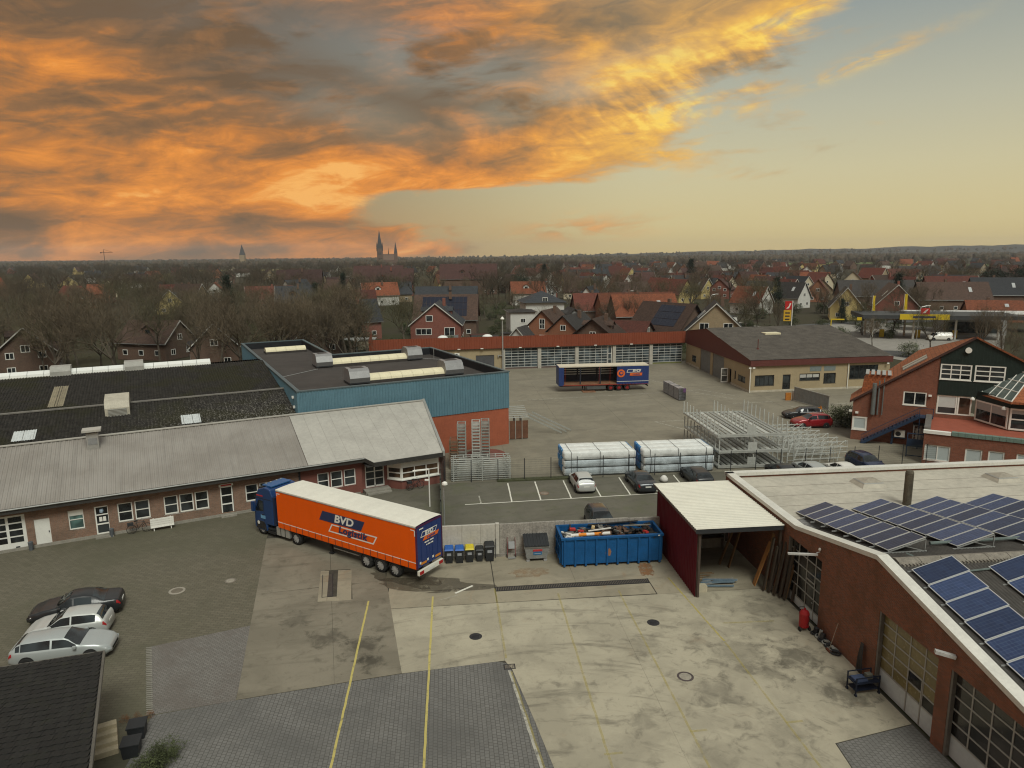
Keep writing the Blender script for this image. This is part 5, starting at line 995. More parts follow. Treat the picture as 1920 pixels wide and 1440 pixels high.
# roof plane rises slightly towards the viewer; right edge slants
mossm, t, b = new_mat('mossy_tile'); v = objvec(t, True); n1 = t.noise(v, 1.2, 6, .7); n2 = t.noise(v, 9, 4, .7); oi = t.n('ShaderNodeObjectInfo')
c = t.mix(t.smooth(n2, .35, .7), (.0045, .0045, .004, 1), (.011, .0105, .0085, 1)); c = t.mix(t.math('MULTIPLY', t.smooth(n1, .5, .7), .7), c, (.0105, .012, .004, 1))
h = t.n('ShaderNodeHueSaturation', inp={'Color': c, 'Value': t.math('ADD', t.math('MULTIPLY', oi.outputs['Random'], .8), .6)}); setc(t, b, h.outputs[0]); b.inputs['Roughness'].default_value = .85; bump(t, b, n2, .6, .03)
zt = 3.15; sl_t = .10
tile = MB().add([(-.21, -.24, .0), (.21, -.24, 0), (.21, .24, -.0), (-.21, .24, -.0), (-.21, -.24, .03), (-.07, -.24, .055), (.07, -.24, .03), (.21, -.24, .045), (-.21, .24, .005), (-.07, .24, .03), (.07, .24, .005), (.21, .24, .02)],
    [(4, 5, 9, 8), (5, 6, 10, 9), (6, 7, 11, 10), (0, 1, 7, 6, 5, 4), (1, 2, 11, 7), (3, 0, 4, 8)]).mesh('tile'); tile.materials.append(mossm)
cnt = 0; TN = []
for j in range(26):
    for i in range(24):
        x, y = -.24 - i * .41 , -.22 - j * .40
        edge_x = -(-y) * -0.19     # right edge slants outwards towards the viewer
        TN.append((x - y * .19, y, i, j))
rest = MB()
for x, y, i, j in sorted(TN, key=lambda q: q[2] + q[3] * .7):
    z = zt + -y * sl_t + .04 + random.uniform(0, .012)
    if cnt < 290: inst('tile', tile, None, GR, (x, y, z), (-6 + random.uniform(-1.5, 1.5), random.uniform(-1, 1), random.uniform(-2, 2))); cnt += 1
    else: rest.fr = (x, y, 0, z); rest.add([tuple(p.co) for p in tile.vertices], [tuple(p.vertices) for p in tile.polygons])
rest.fr = None; rest.build('tiles', mossm, GR)['kind'] = 'stuff'
MB().add([(0, 0, zt), (2.0, -10.6, zt + 1.06), (-9, -10.6, zt + 1.06), (-9, 0, zt), (0, 0, zt - .2), (2.0, -10.6, zt + .86), (-9, -10.6, zt + .86), (-9, 0, zt - .2)], [(0, 3, 2, 1), (4, 5, 6, 7), (0, 1, 5, 4), (3, 0, 4, 7)]).build('roof_deck', DARKM, GR)
MB()._bar((.05, .06, zt - .02), (2.06, -10.6, zt + 1.04), .1, .16)._bar((.05, .06, zt - .03), (-9, .06, zt - .03), .1, .14).build('roof_edge', mat('edge_lead', (.12, .115, .1), .5, .3), GR)
MB().prism([(-.5, -.3), (-9, -.3), (-9, -10.4), (1.4, -10.4)], 0, zt).build('wall', mat('garage_wall', (.12, .1, .085), .85), GR)
st = thing('garden_steps', 'pale stone steps beside the tiled roof', 'steps', (-18.4, 27.3), -60)
for k in range(4): MB().box(k * .34, k * .34 + .36, -.55, .75, 0, .78 - k * .18).build('step', mat('sandstone', (.42, .36, .25), .85, var=.15), st)
# ------------------------------------------------------------------ vehicles
def paint(name, col, metal=0.3, rough=0.28):
    if name in MATS: return MATS[name]
    m, t, b = new_mat(name); v = objvec(t); n = t.noise(v, 3.0, 5, .6); c = t.mix(t.math('MULTIPLY', t.smooth(n, .5, .75), .18), c4(col), c4([x * .7 + .02 for x in col])); setc(t, b, c)
    b.inputs['Metallic'].default_value = metal; b.inputs['Roughness'].default_value = rough; b.inputs['Coat Weight'].default_value = .25; b.inputs['Coat Roughness'].default_value = .12; b.inputs['Specular IOR Level'].default_value = .35; return m
tyre = mat('tyre_rubber', (.018, .018, .018), .85, var=.2, scale=5); rim_m = mat('alloy_rim', (.42, .42, .41), .35, .7, var=.1)
cglass = glass_mat('car_glass', (.014, .018, .02), .04); tail_m = plain('tail_lamp', (.32, .012, .014), .25); head_m = plain('head_lamp', (.55, .56, .56), .15); plate_m = plain('number_plate', (.6, .6, .56), .5)
def wheel_meshes(r, w_, spokes=7, rim=rim_m):
    t_ = MB(); n = 20; prof = [(r * .62, -w_ / 2), (r * .93, -w_ / 2), (r, -w_ * .32), (r, w_ * .32), (r * .93, w_ / 2), (r * .62, w_ / 2)]; rows = []
    for i in range(n + 1): a = 2 * pi * i / n; rows.append([(p * cos(a), y, p * sin(a)) for p, y in prof])
    t_.grid(rows); tm = t_.mesh('tyre'); tm.materials.append(tyre)
    for p in tm.polygons: p.use_smooth = True
    k = MB(); k.cyl((0, -w_ * .30, 0), (0, w_ * .30, 0), r * .64, None, 18)
    for i in range(spokes):
        a = 2 * pi * i / spokes; k.cbox((r * .34 * cos(a), 0, r * .34 * sin(a)), (r * .55, w_ * .92, r * .14), ry=-math.degrees(a))
    k.cyl((0, -w_ * .48, 0), (0, w_ * .48, 0), r * .16, None, 8); rmh = k.mesh('rim'); rmh.materials.append(rim)
    h = MB().cyl((0, -w_ * .31, 0), (0, w_ * .31, 0), r * .60, None, 16); hm = h.mesh('hub'); hm.materials.append(DARKM); return tm, rmh, hm
CARW = wheel_meshes(.33, .22)
def lerp_curve(pts, x):
    if x <= pts[0][0]: return pts[0][1]
    for (xa, ya), (xb, yb) in zip(pts[:-1], pts[1:]):
        if x <= xb:
            f = (x - xa) / (xb - xa); f = f * f * (3 - 2 * f) if abs(yb - ya) > .0 else f; return ya + (yb - ya) * f
    return pts[-1][1]
CAR_KINDS = {  # lengths in fractions measured from the rear; H cabin height
 'sedan': dict(L=4.85, W=.925, H=1.45, top=[(0, .72), (.015, .93), (.04, 1.0), (.17, 1.05), (.30, 1.36), (.42, 1.45), (.52, 1.44), (.70, .99), (.80, .94), (.95, .78), (.985, .66), (1, .55)], cab=(.16, .31, .53, .705)),
 'hatch': dict(L=4.25, W=.90, H=1.47, top=[(0, .70), (.01, .92), (.03, 1.02), (.10, 1.34), (.16, 1.43), (.40, 1.48), (.50, 1.44), (.70, 1.0), (.82, .93), (.95, .76), (.985, .64), (1, .52)], cab=(.03, .13, .51, .71)),
 'wagon': dict(L=4.8, W=.92, H=1.45, top=[(0, .72), (.01, .95), (.025, 1.03), (.10, 1.33), (.15, 1.41), (.40, 1.46), (.53, 1.42), (.71, 1.0), (.82, .94), (.95, .77), (.985, .65), (1, .53)], cab=(.03, .13, .54, .72)),
 'suv': dict(L=4.65, W=.94, H=1.68, top=[(0, .8), (.01, 1.05), (.03, 1.16), (.09, 1.55), (.15, 1.64), (.40, 1.69), (.52, 1.63), (.69, 1.18), (.80, 1.1), (.95, .93), (.985, .78), (1, .6)], cab=(.03, .12, .53, .70)),
 'van': dict(L=5.2, W=.97, H=1.95, top=[(0, .9), (.008, 1.2), (.015, 1.5), (.03, 1.85), (.06, 1.93), (.5, 1.97), (.72, 1.9), (.88, 1.15), (.93, 1.05), (.98, .9), (.99, .7), (1, .55)], cab=(.01, .03, .73, .885))}
def car(kind, col, label, loc, rz, rims=True, group='parked cars', plate_rear=True):
    K = CAR_KINDS[kind]; L, W, H = K['L'], K['W'], K['H']; c0, c1, c2, c3 = K['cab']
    R = thing('parked_car', label, 'car', loc, rz, group)
    wid = [(0, .80), (.02, .88), (.08, .96), (.2, 1.0), (.75, 1.0), (.88, .97), (.96, .88), (1, .74)]
    def belt(x): return lerp_curve([(0, .70 * H / 1.47), (.03, .93 * H / 1.47), (.5, .90 * H / 1.47), (.72, .90 * H / 1.47), (.9, .76 * H / 1.47), (1, .5)], x)
    def half(x):
        w_ = W * lerp_curve(wid, x); zt_ = lerp_curve(K['top'], x); zb_ = min(belt(x), zt_ - .01); cab = max(0.0, min(1.0, (zt_ - 1.04 * H / 1.47) / (.33 * H / 1.47)))
        zl = .20 if .04 < x < .96 else .28
        w5 = w_ * (.90 - .23 * cab); z5 = zb_ + (zt_ - zb_) * (.80 + .08 * cab)
        return [(w_ * .82, zl), (w_ * .95, zl + .04), (w_ * .995, .42), (w_ * 1.0, .58), (w_ * .975, zb_ - .05), (w_ * .94, zb_), (w5, z5), (w5 * .86, zt_ - .025), (w5 * .45, zt_ - .003), (0, zt_)]
    xs = sorted(set([i / 40 for i in range(41)] + [.008, .02, .985, c0, c1, c2, c3])); rows = []
    for x in xs:
        h = half(x); rows.append([(x * L - L / 2, y, z) for y, z in h] + [(x * L - L / 2, -y, z) for y, z in h[-2::-1]])
    b_ = MB().grid(rows); n = len(rows[0])
    b_.poly(rows[0]); b_.poly(rows[-1][::-1]); me = b_.mesh('body'); bm = bmesh.new(); bm.from_mesh(me); bmesh.ops.remove_doubles(bm, verts=bm.verts, dist=.001); bmesh.ops.recalc_face_normals(bm, faces=bm.faces); bm.to_mesh(me); bm.free()
    inst('body', me, col, R, smooth=True)
    def surf(x, j, off=.008):
        h = half(x); i = min(int(j), len(h) - 2); f = j - i; y = h[i][0] * (1 - f) + h[i + 1][0] * f; z = h[i][1] * (1 - f) + h[i + 1][1] * f
        return (x * L - L / 2, y + (off if j < 7 else 0), z + (off if j >= 5.5 else off * .3))
    def patch(x0, x1, j0, j1, nx, nj, m, name, sides=(1, -1), off=.008, xo=0.0):
        for s_ in sides:
            g_ = MB(); rr = []
            for a in range(nx + 1):
                x = x0 + (x1 - x0) * a / nx; rr.append([(p[0] + xo, p[1] * s_, p[2]) for p in (surf(x, j0 + (j1 - j0) * q / nj, off) for q in range(nj + 1))])
            g_.grid(rr); o = g_.build(name, m, R, smooth=True, fix=False)
            ce = Vector((0, 0, .6)); f = o.data.polygons[len(o.data.polygons) // 2]
            if f.normal.dot(f.center - ce) < 0: o.data.flip_normals()
    def top_patch(x0, x1, m, name, j0=6.25):
        g_ = MB(); rr = []
        for a in range(5):
            x = x0 + (x1 - x0) * a / 4; hs = [surf(x, j0 + (9 - j0) * q / 4, .010) for q in range(5)]; rr.append(hs + [(p[0], -p[1], p[2]) for p in hs[-2::-1]])
        o = g_.grid(rr).build(name, m, R, smooth=True); f = o.data.polygons[0]
        if f.normal.z < 0: o.data.flip_normals()
    xm = (c1 + c3) / 2 + .0
    if kind != 'van':
        patch(c1 + .0, xm - .012, 5.12, 5.9, 6, 2, cglass, 'side_window'); patch(xm + .008, c3 - .05, 5.12, 5.88, 6, 2, cglass, 'side_window')
        if kind in ('wagon', 'suv'): patch(c0 + .05, c1 - .01, 5.15, 5.85, 3, 2, cglass, 'side_window')
    else: patch(.66, c3 - .03, 5.1, 5.9, 5, 2, cglass, 'side_window')
    top_patch(c2 + .008, c3 - .015, cglass, 'windscreen'); 
    if kind != 'van': top_patch(c0 + .012, c1 - .012, cglass, 'rear_window')
    patch(.004, .045, 3.5, 4.8, 3, 2, tail_m, 'tail_lamp'); patch(.945, .985, 3.6, 4.9, 3, 2, head_m, 'head_lamp')
    for s_ in (1, -1): MB().cbox((L * (c3 - .06) - L / 2, s_ * (W + .06), belt(.7) + .06), (.16, .16, .12)).build('mirror', col, R)
    MB().box(-L / 2 - .012, -L / 2 + .02, -.26, .26, .62 * H / 1.47 + .02, .62 * H / 1.47 + .14).build('number_plate', plate_m, R)
    MB().box(L / 2 - .03, L / 2 + .012, -.5, .5, .34, .48).build('grille', BLACK, R)
    MB().box(-L / 2 + .2, L / 2 - .2, -W * .8, W * .8, .14, .24).build('underbody', BLACK, R)
    tr, rr_, hb = CARW
    for xf in (.185, .80):
        for s_ in (1, -1):
            x = xf * L - L / 2; a = MB().cyl((x, s_ * (W - .10), .33), (x, s_ * (W + .004), .33), .385, None, 22); a.build('wheel_arch', BLACK, R)
            w_ = inst('tyre', tr, None, R, (x, s_ * (W - .10), .33)); inst('rim', rr_, None, w_); inst('hub', hb, None, w_)
    return R
silver = paint('car_silver', (.46, .47, .45), .25, .35); cblack = paint('car_black', (.014, .016, .018), .0, .35); cgrey = paint('car_grey', (.045, .05, .056), .4, .25); cred = paint('car_red', (.22, .012, .016), .2, .25); cwhite = paint('car_white', (.62, .61, .56), .0, .3); cblue = paint('car_navy', (.018, .03, .07), .3, .22); csil2 = paint('car_silver_blue', (.36, .385, .38), .25, .35)
car('sedan', cblack, 'black saloon at the back of the three cars on the left paving', (-26.05, 38.35), 200)
car('hatch', silver, 'silver three-door hatchback in the middle of the left three cars', (-25.15, 36.15), 194)
car('wagon', csil2, 'silver estate car half behind the dark tiled roof', (-24.0, 33.95), 14)
def SC(x, y): p = S(x, y); return (p[0], p[1], 0.005)
car('hatch', silver, 'silver hatchback parked against the fence before the left wrapped bundles', SC(12.05, 59.75), 95.5 + 1)
car('sedan', cgrey, 'dark grey saloon parked before the gap between the wrapped bundles', SC(17.4, 59.35), 95.5 + 1)
car('wagon', cblack, 'dark estate car parked before the right wrapped bundles behind the shed roof', SC(22.9, 59.9), 95.5)
car('suv', cgrey, 'dark car roof showing behind the blue waste container', SC(11.5, 49.5), 276)
car('sedan', cblack, 'black car roof just above the flat roof, leftmost behind the workshop', SC(31.2, 59.7), 95.5)
car('wagon', csil2, 'silver estate car behind the workshop roof beside the white car', SC(34.1, 60.1), 96.5)
car('hatch', cwhite, 'white car behind the workshop roof', SC(36.9, 59.6), 95.5)
car('suv', cblue, 'navy blue car behind the workshop roof, rightmost of its row', SC(40.2, 60.9), 278)
car('wagon', cblack, 'black estate car behind the red car near the office', (37.1, 86.6), 178)
car('suv', cred, 'red car parked beside the office hedge', (36.2, 81.9), 183)
# ------------------------------------------------------------------ articulated truck
orange = mat('curtain_orange', (.68, .092, .002), .6, var=.04, scale=.8, spec=.15); tblue = paint('truck_blue', (.014, .045, .14), .1, .3); tdoor = mat('door_blue', (.02, .04, .14), .45, var=.06)
twhite = mat('trailer_roof_white', (.66, .64, .56), .5, var=.06, scale=.5); chas = mat('chassis_black', (.02, .02, .02), .7, var=.3); lett_w = plain('lettering_white', (.66, .65, .6), .5); lett_n = plain('lettering_navy', (.018, .03, .085), .5); lett_o = plain('lettering_orange', (.62, .12, .02), .5); steel_rim = mat('steel_rim', (.45, .45, .44), .4, .4, var=.1)
yw = 146.82; TR = thing('articulated_truck', 'blue articulated truck with orange curtain-sided trailer and white roof', 'truck', (-6.214, 41.686), yw)
# local: x forward from the trailer's rear, the side facing the camera is +y ... near side lies at y = 0, far side at y = -2.55
Ln, Wd, Ht, Zb = 13.6, 2.55, 4.0, 1.16
MB().box(0.06, Ln - .06, -Wd + .02, -.02, Zb, Ht - .09).build('load_body', tdoor, TR)
cw_ = MB(); nc = 170; cw_.grid([[(.04 + (Ln - .08) * i / nc, -.006 + .005 * sin(i * .53) * sin(i * .11 + 1) + .004 * sin(i * 1.1 + j), Zb + .34 + (Ht - .48 - Zb) * j / 4) for j in range(5)] for i in range(nc + 1)]); cw_.build('side_curtain', orange, TR, smooth=True, fix=False)
MB().box(.04, Ln - .04, -.019, -.017, Zb + .34, Ht - .14).build('curtain_backing', orange, TR); MB().box(.04, Ln - .04, -Wd, -Wd + .018, Zb + .34, Ht - .14).build('side_curtain', orange, TR)
N = 20
for i in range(N):
    a = .04 + (Ln - .08) * i / N; MB().box(a + .015, a + (Ln - .08) / N - .015, -.016, .004, Zb - .12, Zb + .29).build('curtain_flap', orange, TR)
st_ = MB()
for i in range(1, N): a = .04 + (Ln - .08) * i / N; st_.box(a - .02, a + .02, .002, .012, Zb - .18, Zb + .34)
st_.build('tension_strap', chas, TR)['kind'] = 'stuff'
MB().box(.04, Ln - .04, .001, .006, Zb + .295, Zb + .345).build('white_stripe', lett_w, TR)
MB().box(.04, .14, 0, .005, Ht - .7, Ht - .3).box(.14, .45, 0, .005, Ht - .34, Ht - .28).box(Ln - .45, Ln - .14, 0, .005, Ht - .34, Ht - .28).box(Ln - .14, Ln - .1, 0, .005, Ht - .5, Ht - .3).build('corner_mark', lett_w, TR)
rf_ = MB(); k = 28; rr = []
for i in range(k + 1): x = Ln * i / k; s_ = .012 * sin(i * 2.2); rr.append([(x, 0.012, Ht - .10), (x, .012, Ht - .02), (x, -Wd * .25, Ht + .03 + s_), (x, -Wd * .5, Ht + .045 + s_), (x, -Wd * .75, Ht + .03 + s_), (x, -Wd - .012, Ht - .02), (x, -Wd - .012, Ht - .1)])
rf_.grid(rr); rf_.build('trailer_roof', twhite, TR, fix=True)
MB().box(0, Ln, -.03, .02, Ht - .15, Ht - .1).build('roof_rail', ALU, TR)
def side(x, z, sx=1): return MF((x, .009, z), (-1, 0, 0), (0, 0, 1))
# lettering on the near curtain: x axis of the lettering runs towards the rear
def para(x_c, z_c, w_, h_, sk, m, name, hollow=0, y=.004):
    q = lambda w2, h2: [(x_c + w2 / 2 - sk * h2 / 2 / h_ * 1, y, z_c - h2 / 2), (x_c - w2 / 2 - sk * h2 / 2 / h_, y, z_c - h2 / 2), (x_c - w2 / 2 + sk * h2 / 2 / h_, y, z_c + h2 / 2), (x_c + w2 / 2 + sk * h2 / 2 / h_, y, z_c + h2 / 2)]
    return q
def para_mesh(xc, zc, w_, h_, sk, m, name, border=0.0, face='side', par=None):
    def pt(u, v):   # u to the viewer's right, v up; sheared
        a = u + sk * v / h_
        return (xc - a, .007, zc + v) if face == 'side' else (-.007, xc - a, zc + v)
    P4 = [(-w_ / 2, -h_ / 2), (w_ / 2, -h_ / 2), (w_ / 2, h_ / 2), (-w_ / 2, h_ / 2)]; mb = MB()
    if not border: mb.poly([pt(*p) for p in P4])
    else:
        b2 = border; I = [(-w_ / 2 + b2 * 1.2, -h_ / 2 + b2), (w_ / 2 - b2 * 1.2, -h_ / 2 + b2), (w_ / 2 - b2 * 1.2, h_ / 2 - b2), (-w_ / 2 + b2 * 1.2, h_ / 2 - b2)]
        for i in range(4): j = (i + 1) % 4; mb.poly([pt(*P4[i]), pt(*P4[j]), pt(*I[j]), pt(*I[i])])
    return mb.build(name, m, par or TR)
para_mesh(6.75, 2.98, 4.1, .72, .38, lett_n, 'logo_band'); para_mesh(5.75, 2.22, 4.35, .62, .38, lett_w, 'logo_frame', .09)
text_mesh('BVD', .78, lett_w, TR, MF((6.55, .012, 2.98), (-1, 0, 0), (0, 0, 1)), .022, shear=.2, sx=1.25); text_mesh('Logistik', .66, lett_n, TR, MF((5.75, .012, 2.26), (-1, 0, 0), (0, 0, 1)), .026, shear=.2, sx=1.2, space=1.08)
# rear doors
MB().box(-.03, .05, -Wd + .04, -1.285, Zb - .05, Ht - .14).build('rear_door', tdoor, TR); MB().box(-.03, .05, -1.265, -.04, Zb - .05, Ht - .14).build('rear_door', tdoor, TR)
MB().box(-.05, .06, -.06, 0.01, Zb - .1, Ht - .1).box(-.05, .06, -Wd - .01, -Wd + .06, Zb - .1, Ht - .1).box(-.05, .06, -Wd + .06, -.06, Ht - .16, Ht - .08).build('rear_frame', mat('rear_frame_purple', (.06, .015, .05), .5), TR)
for y in (-.45, -1.0, -1.55, -2.1): MB().cyl((-.05, y, Zb), (-.05, y, Ht - .2), .018, None, 6).build('lock_bar', tdoor, TR)
def rear_t(s_, sz, y, z, m, bold=.008, shear=0, sx=1): return text_mesh(s_, sz, m, TR, MF((-.075, y, z), (0, -1, 0), (0, 0, 1)), bold, shear=shear, sx=sx)
def rpara(yc, zc, w_, h_, sk, m, name, border=0):
    mb = MB(); pt = lambda u, v: (-.07, yc - u - sk * v / h_, zc + v); P4 = [(-w_ / 2, -h_ / 2), (w_ / 2, -h_ / 2), (w_ / 2, h_ / 2), (-w_ / 2, h_ / 2)]
    if not border: mb.poly([pt(*p) for p in P4])
    else:
        I = [(-w_ / 2 + border, -h_ / 2 + border), (w_ / 2 - border, -h_ / 2 + border), (w_ / 2 - border, h_ / 2 - border), (-w_ / 2 + border, h_ / 2 - border)]
        for i in range(4): j = (i + 1) % 4; mb.poly([pt(*P4[i]), pt(*P4[j]), pt(*I[j]), pt(*I[i])])
    return mb.build(name, m, TR)
rpara(-1.2, 3.28, 1.5, .36, .2, lett_w, 'logo_frame', .05); rpara(-1.4, 2.96, 1.5, .26, .2, lett_o, 'logo_band'); rear_t('BVD', .36, -1.2, 3.28, lett_w, .012, .2, 1.2); rear_t('Logistik', .22, -1.4, 2.96, tdoor, .006, .2, 1.2)
for y_, w_ in ((-.85, .22), (-1.1, .18), (-1.45, .38)): rpara(y_, 2.66, w_, .09, 0, lett_w, 'small_print')
for y_, w_ in ((-.95, .12), (-1.2, .26), (-1.5, .2)): rpara(y_, 2.46, w_, .09, 0, lett_w, 'small_print')
rpara(-.45, 3.7, .4, .08, 0, lett_w, 'small_print')
for y in (-.62, -2.05): rpara(y, 1.33, .55, .16, 0, plain('reflector_orange', (.55, .2, .02), .4), 'reflector')
for y in (-.28, -1.02, -1.55): rpara(y, 1.42, .16, .16, 0, lett_w, 'speed_disc')
MB().box(-.14, .02, -Wd + .05, -.05, .62, .92).build('bumper', twhite, TR); MB().box(-.16, -.14, -.5, -.1, .66, .88).box(-.16, -.14, -Wd + .1, -Wd + .5, .66, .88).build('tail_lamp', tail_m, TR); MB().box(-.16, -.14, -1.6, -1.05, .68, .84).build('number_plate', plate_m, TR)
MB().box(.3, Ln - .5, -1.85, -1.65, .75, 1.1).box(.3, Ln - .5, -.9, -.7, .75, 1.1).build('chassis_beam', chas, TR); MB().box(.1, Ln - .1, -Wd + .03, -.03, 1.02, Zb).build('floor', chas, TR)
TW = list(wheel_meshes(.5, .38, 10, steel_rim)); TW[2] = MB().cyl((0, -.15, 0), (0, .15, 0), .11, None, 12).mesh('hub'); TW[2].materials.append(DARKM)
def twheel(x, y):
    w_ = inst('tyre', TW[0], None, TR, (x, y, .5)); inst('rim', TW[1], None, w_); inst('hub', TW[2], None, w_)
for ax in (2.0, 3.31, 4.62):
    for y in (-.26, -2.29): twheel(ax, y)
    MB().cyl((ax, -2.2, .5), (ax, -.3, .5), .09, None, 8).build('axle', chas, TR)
for ax in (2.0, 3.31, 4.62): MB().prismy([(ax - .56, .62), (ax - .42, .98), (ax + .42, .98), (ax + .56, .62), (ax + .5, .62), (ax + .36, .92), (ax - .36, .92), (ax - .5, .62)], -.5, -.06).build('mudguard', chas, TR, fix=True)
MB().box(8.3, 8.45, -.55, -.4, .1, 1.0).box(8.3, 8.45, -2.15, -2.0, .1, 1.0).box(8.2, 8.55, -.6, -.3, .05, .12).build('landing_leg', chas, TR)
MB().box(5.5, 8.0, -.35, -.3, .55, .62).box(5.5, 8.0, -.35, -.3, .85, .92).build('side_guard', ALU, TR); MB().box(5.9, 7.8, -1.6, -1.0, .5, .95).build('pallet_box', chas, TR)
# tractor: cab front at x ~ 16.2
CX = 14.05
cabp = [(CX + .1, .95), (CX + .1, 3.25), (CX + .35, 3.78), (CX + 1.0, 3.86), (CX + 1.75, 3.6), (CX + 2.12, 2.75), (CX + 2.32, 1.75), (CX + 2.34, .55), (CX + 2.0, .38), (CX + .9, .38), (CX + .9, .95)]
cab = MB().prismy(cabp, -2.5, -.05).build('cab', tblue, TR, fix=True); bv = cab.modifiers.new('bevel', 'BEVEL'); bv.width = .08; bv.segments = 2
MB().add([(CX + 1.79, -.2, 3.5), (CX + 1.79, -2.35, 3.5), (CX + 2.335, -2.4, 1.9), (CX + 2.335, -.15, 1.9)], [(0, 1, 2, 3)]).build('windscreen', cglass, TR)
for y in (-.04, -2.51): MB().add([(CX + 1.2, y, 2.78), (CX + 1.72, y, 2.78), (CX + 2.1, y, 1.98), (CX + 2.12, y, 1.85), (CX + 1.2, y, 1.95)], [(0, 1, 2, 3, 4)]).build('side_window', cglass, TR)
dr = MB().box(CX + 1.12, CX + 1.15, -.045, -.036, .75, 2.9).box(CX + 2.15, CX + 2.17, -.045, -.036, .75, 1.7).box(CX + .1, CX + 2.2, -.045, -.036, 2.93, 2.97).build('door_gap', chas, TR); MB().box(CX + 1.2, CX + 1.35, -.045, -.02, 1.62, 1.7).build('door_handle', chas, TR)
MB().box(CX + 1.0, CX + 1.55, -.042, -.034, 1.35, 1.62).build('door_logo', mat('logo_cyan', (.12, .28, .45), .5), TR); MB().box(CX + 1.15, CX + 1.9, -.042, -.034, 3.1, 3.2).build('cab_stripe', mat('stripe_red', (.4, .03, .03), .5), TR); MB().cyl((CX + 1.85, -.05, .95), (CX + 1.85, -.03, .95), .14, None, 12).build('cab_badge', lett_w, TR)
for y in (.12, -2.67): MB().box(CX + 2.05, CX + 2.3, y - .1, y + .1, 1.85, 2.6).build('mirror', tblue, TR); 
MB().box(CX + .45, CX + 1.5, -2.2, -.35, 3.86, 3.94).build('roof_hatch', paint('truck_blue_light', (.02, .10, .26), .1, .35), TR); MB().box(CX + 1.5, CX + 1.8, -2.3, -.25, 3.62, 3.74).build('sun_visor', chas, TR)
for y in (-.6, -1.0, -1.55, -1.95): MB().cyl((CX + 1.35, y, 3.86), (CX + 1.35, y, 4.0), .05, .08, 8).build('roof_lamp', ALU, TR)
MB().box(9.2, CX + 2.0, -1.75, -1.55, .6, .9).box(9.2, CX + 2.0, -1.0, -.8, .6, .9).build('tractor_frame', chas, TR)
for y in (-.28, -2.27): twheel(CX + 1.55, y)
for y in (-.28, -2.27): twheel(11.75, y)
MB().cyl((11.75, -2.2, .5), (11.75, -.3, .5), .1, None, 8).cyl((CX + 1.55, -2.2, .5), (CX + 1.55, -.3, .5), .1, None, 8).build('axle', chas, TR)
tk = MB().box(12.45, 13.9, -.62, -.08, .35, .98).build('fuel_tank', mat('tank_alu', (.48, .48, .46), .35, .6, var=.1), TR); MB().box(12.9, 12.94, -.64, -.06, .33, 1.0).box(13.4, 13.44, -.64, -.06, .33, 1.0).build('tank_strap', chas, tk)
MB().box(CX, CX + .85, -.5, -.06, .3, .5).box(CX + .1, CX + .8, -.45, -.06, .6, .7).build('cab_step', chas, TR); MB().prismy([(CX + .95, .5), (CX + 1.05, .95), (CX + 1.3, 1.12), (CX + 1.8, 1.12), (CX + 2.05, .95), (CX + 2.12, .5)], -.34, -.034).build('wheel_arch', chas, TR, fix=True)
MB().box(12.9, CX + .1, -1.9, -.6, .95, 1.3).build('catwalk', chas, TR); MB().box(CX - .05, CX + .12, -2.45, -.1, 1.0, 3.2).build('cab_back', plain('cab_back_dark', (.012, .02, .05), .6), TR)
# ------------------------------------------------------------------ empty curtain trailer in the rear yard
FT = thing('curtain_trailer', 'parked blue curtain trailer with open side in the rear yard', 'trailer', S(17.2, 103.4), A5)
L2 = 14.0; br_f = mat('plywood_floor', (.20, .10, .055), .8, var=.3); dkin = mat('trailer_inside', (.02, .022, .03), .8)
cream2 = mat('trailer_roof_cream', (.55, .5, .4), .5, var=.1)
MB().box(0, L2, -.02, 2.55, 3.85, 4.0).build('trailer_roof', cream2, FT); MB().box(0, L2, .02, 2.53, 1.05, 1.2).build('floor', br_f, FT); MB().box(0, L2, 2.5, 2.55, 1.2, 3.85).build('far_curtain', dkin, FT)
MB().box(-.05, .12, 0, 2.55, 1.0, 3.95).build('front_wall', tdoor, FT); MB().box(L2 - .1, L2 + .03, 0, 2.55, 1.0, 3.9).build('rear_door', tdoor, FT); MB().box(0, .75, -.01, .02, 1.0, 3.85).build('front_panel', tdoor, FT)
cu2 = MB(); rr = []
for i in range(34): x = 9.0 + (L2 - 9.0) * i / 33; y = -.03 + .035 * sin(i * 1.9) * (1 if i < 20 else .4); rr.append([(x, y, 1.05), (x, y, 3.84)])
cu2.grid(rr).build('side_curtain', tdoor, FT, fix=True); MB().box(9.0, L2, -.075, -.07, 1.45, 1.52).build('white_stripe', lett_w, FT)
for k in range(4): MB().box(.75, 9.0, 2.38, 2.44, 2.35 + k * .36, 2.47 + k * .36).build('side_slat', ALU, FT)
for x in (3.3, 6.4): MB().box(x - .09, x + .09, .0, .1, 1.2, 3.85).box(x - .1, x + .1, 2.3, 2.5, 1.2, 3.85).build('stanchion', dkin, FT)
for x in (.9, 6.2, 7.9): MB().cyl((x, -.02, 1.1), (x + .05, 0, 3.8), .02, None, 5).build('strap', mat('strap_red', (.3, .03, .02), .6), FT)
def ftx(x, z): return MF((x, -.09, z), (1, 0, 0), (0, 0, 1))
lg = MB().cyl((9.65, -.08, 2.75), (9.65, -.075, 2.75), .62, None, 24).build('round_logo', lett_o, FT); MB().cyl((9.65, -.086, 2.75), (9.65, -.082, 2.75), .36, None, 20).build('logo_ring', tdoor, lg); MB().cyl((9.7, -.092, 2.8), (9.7, -.088, 2.8), .2, None, 16).build('logo_core', lett_o, lg)
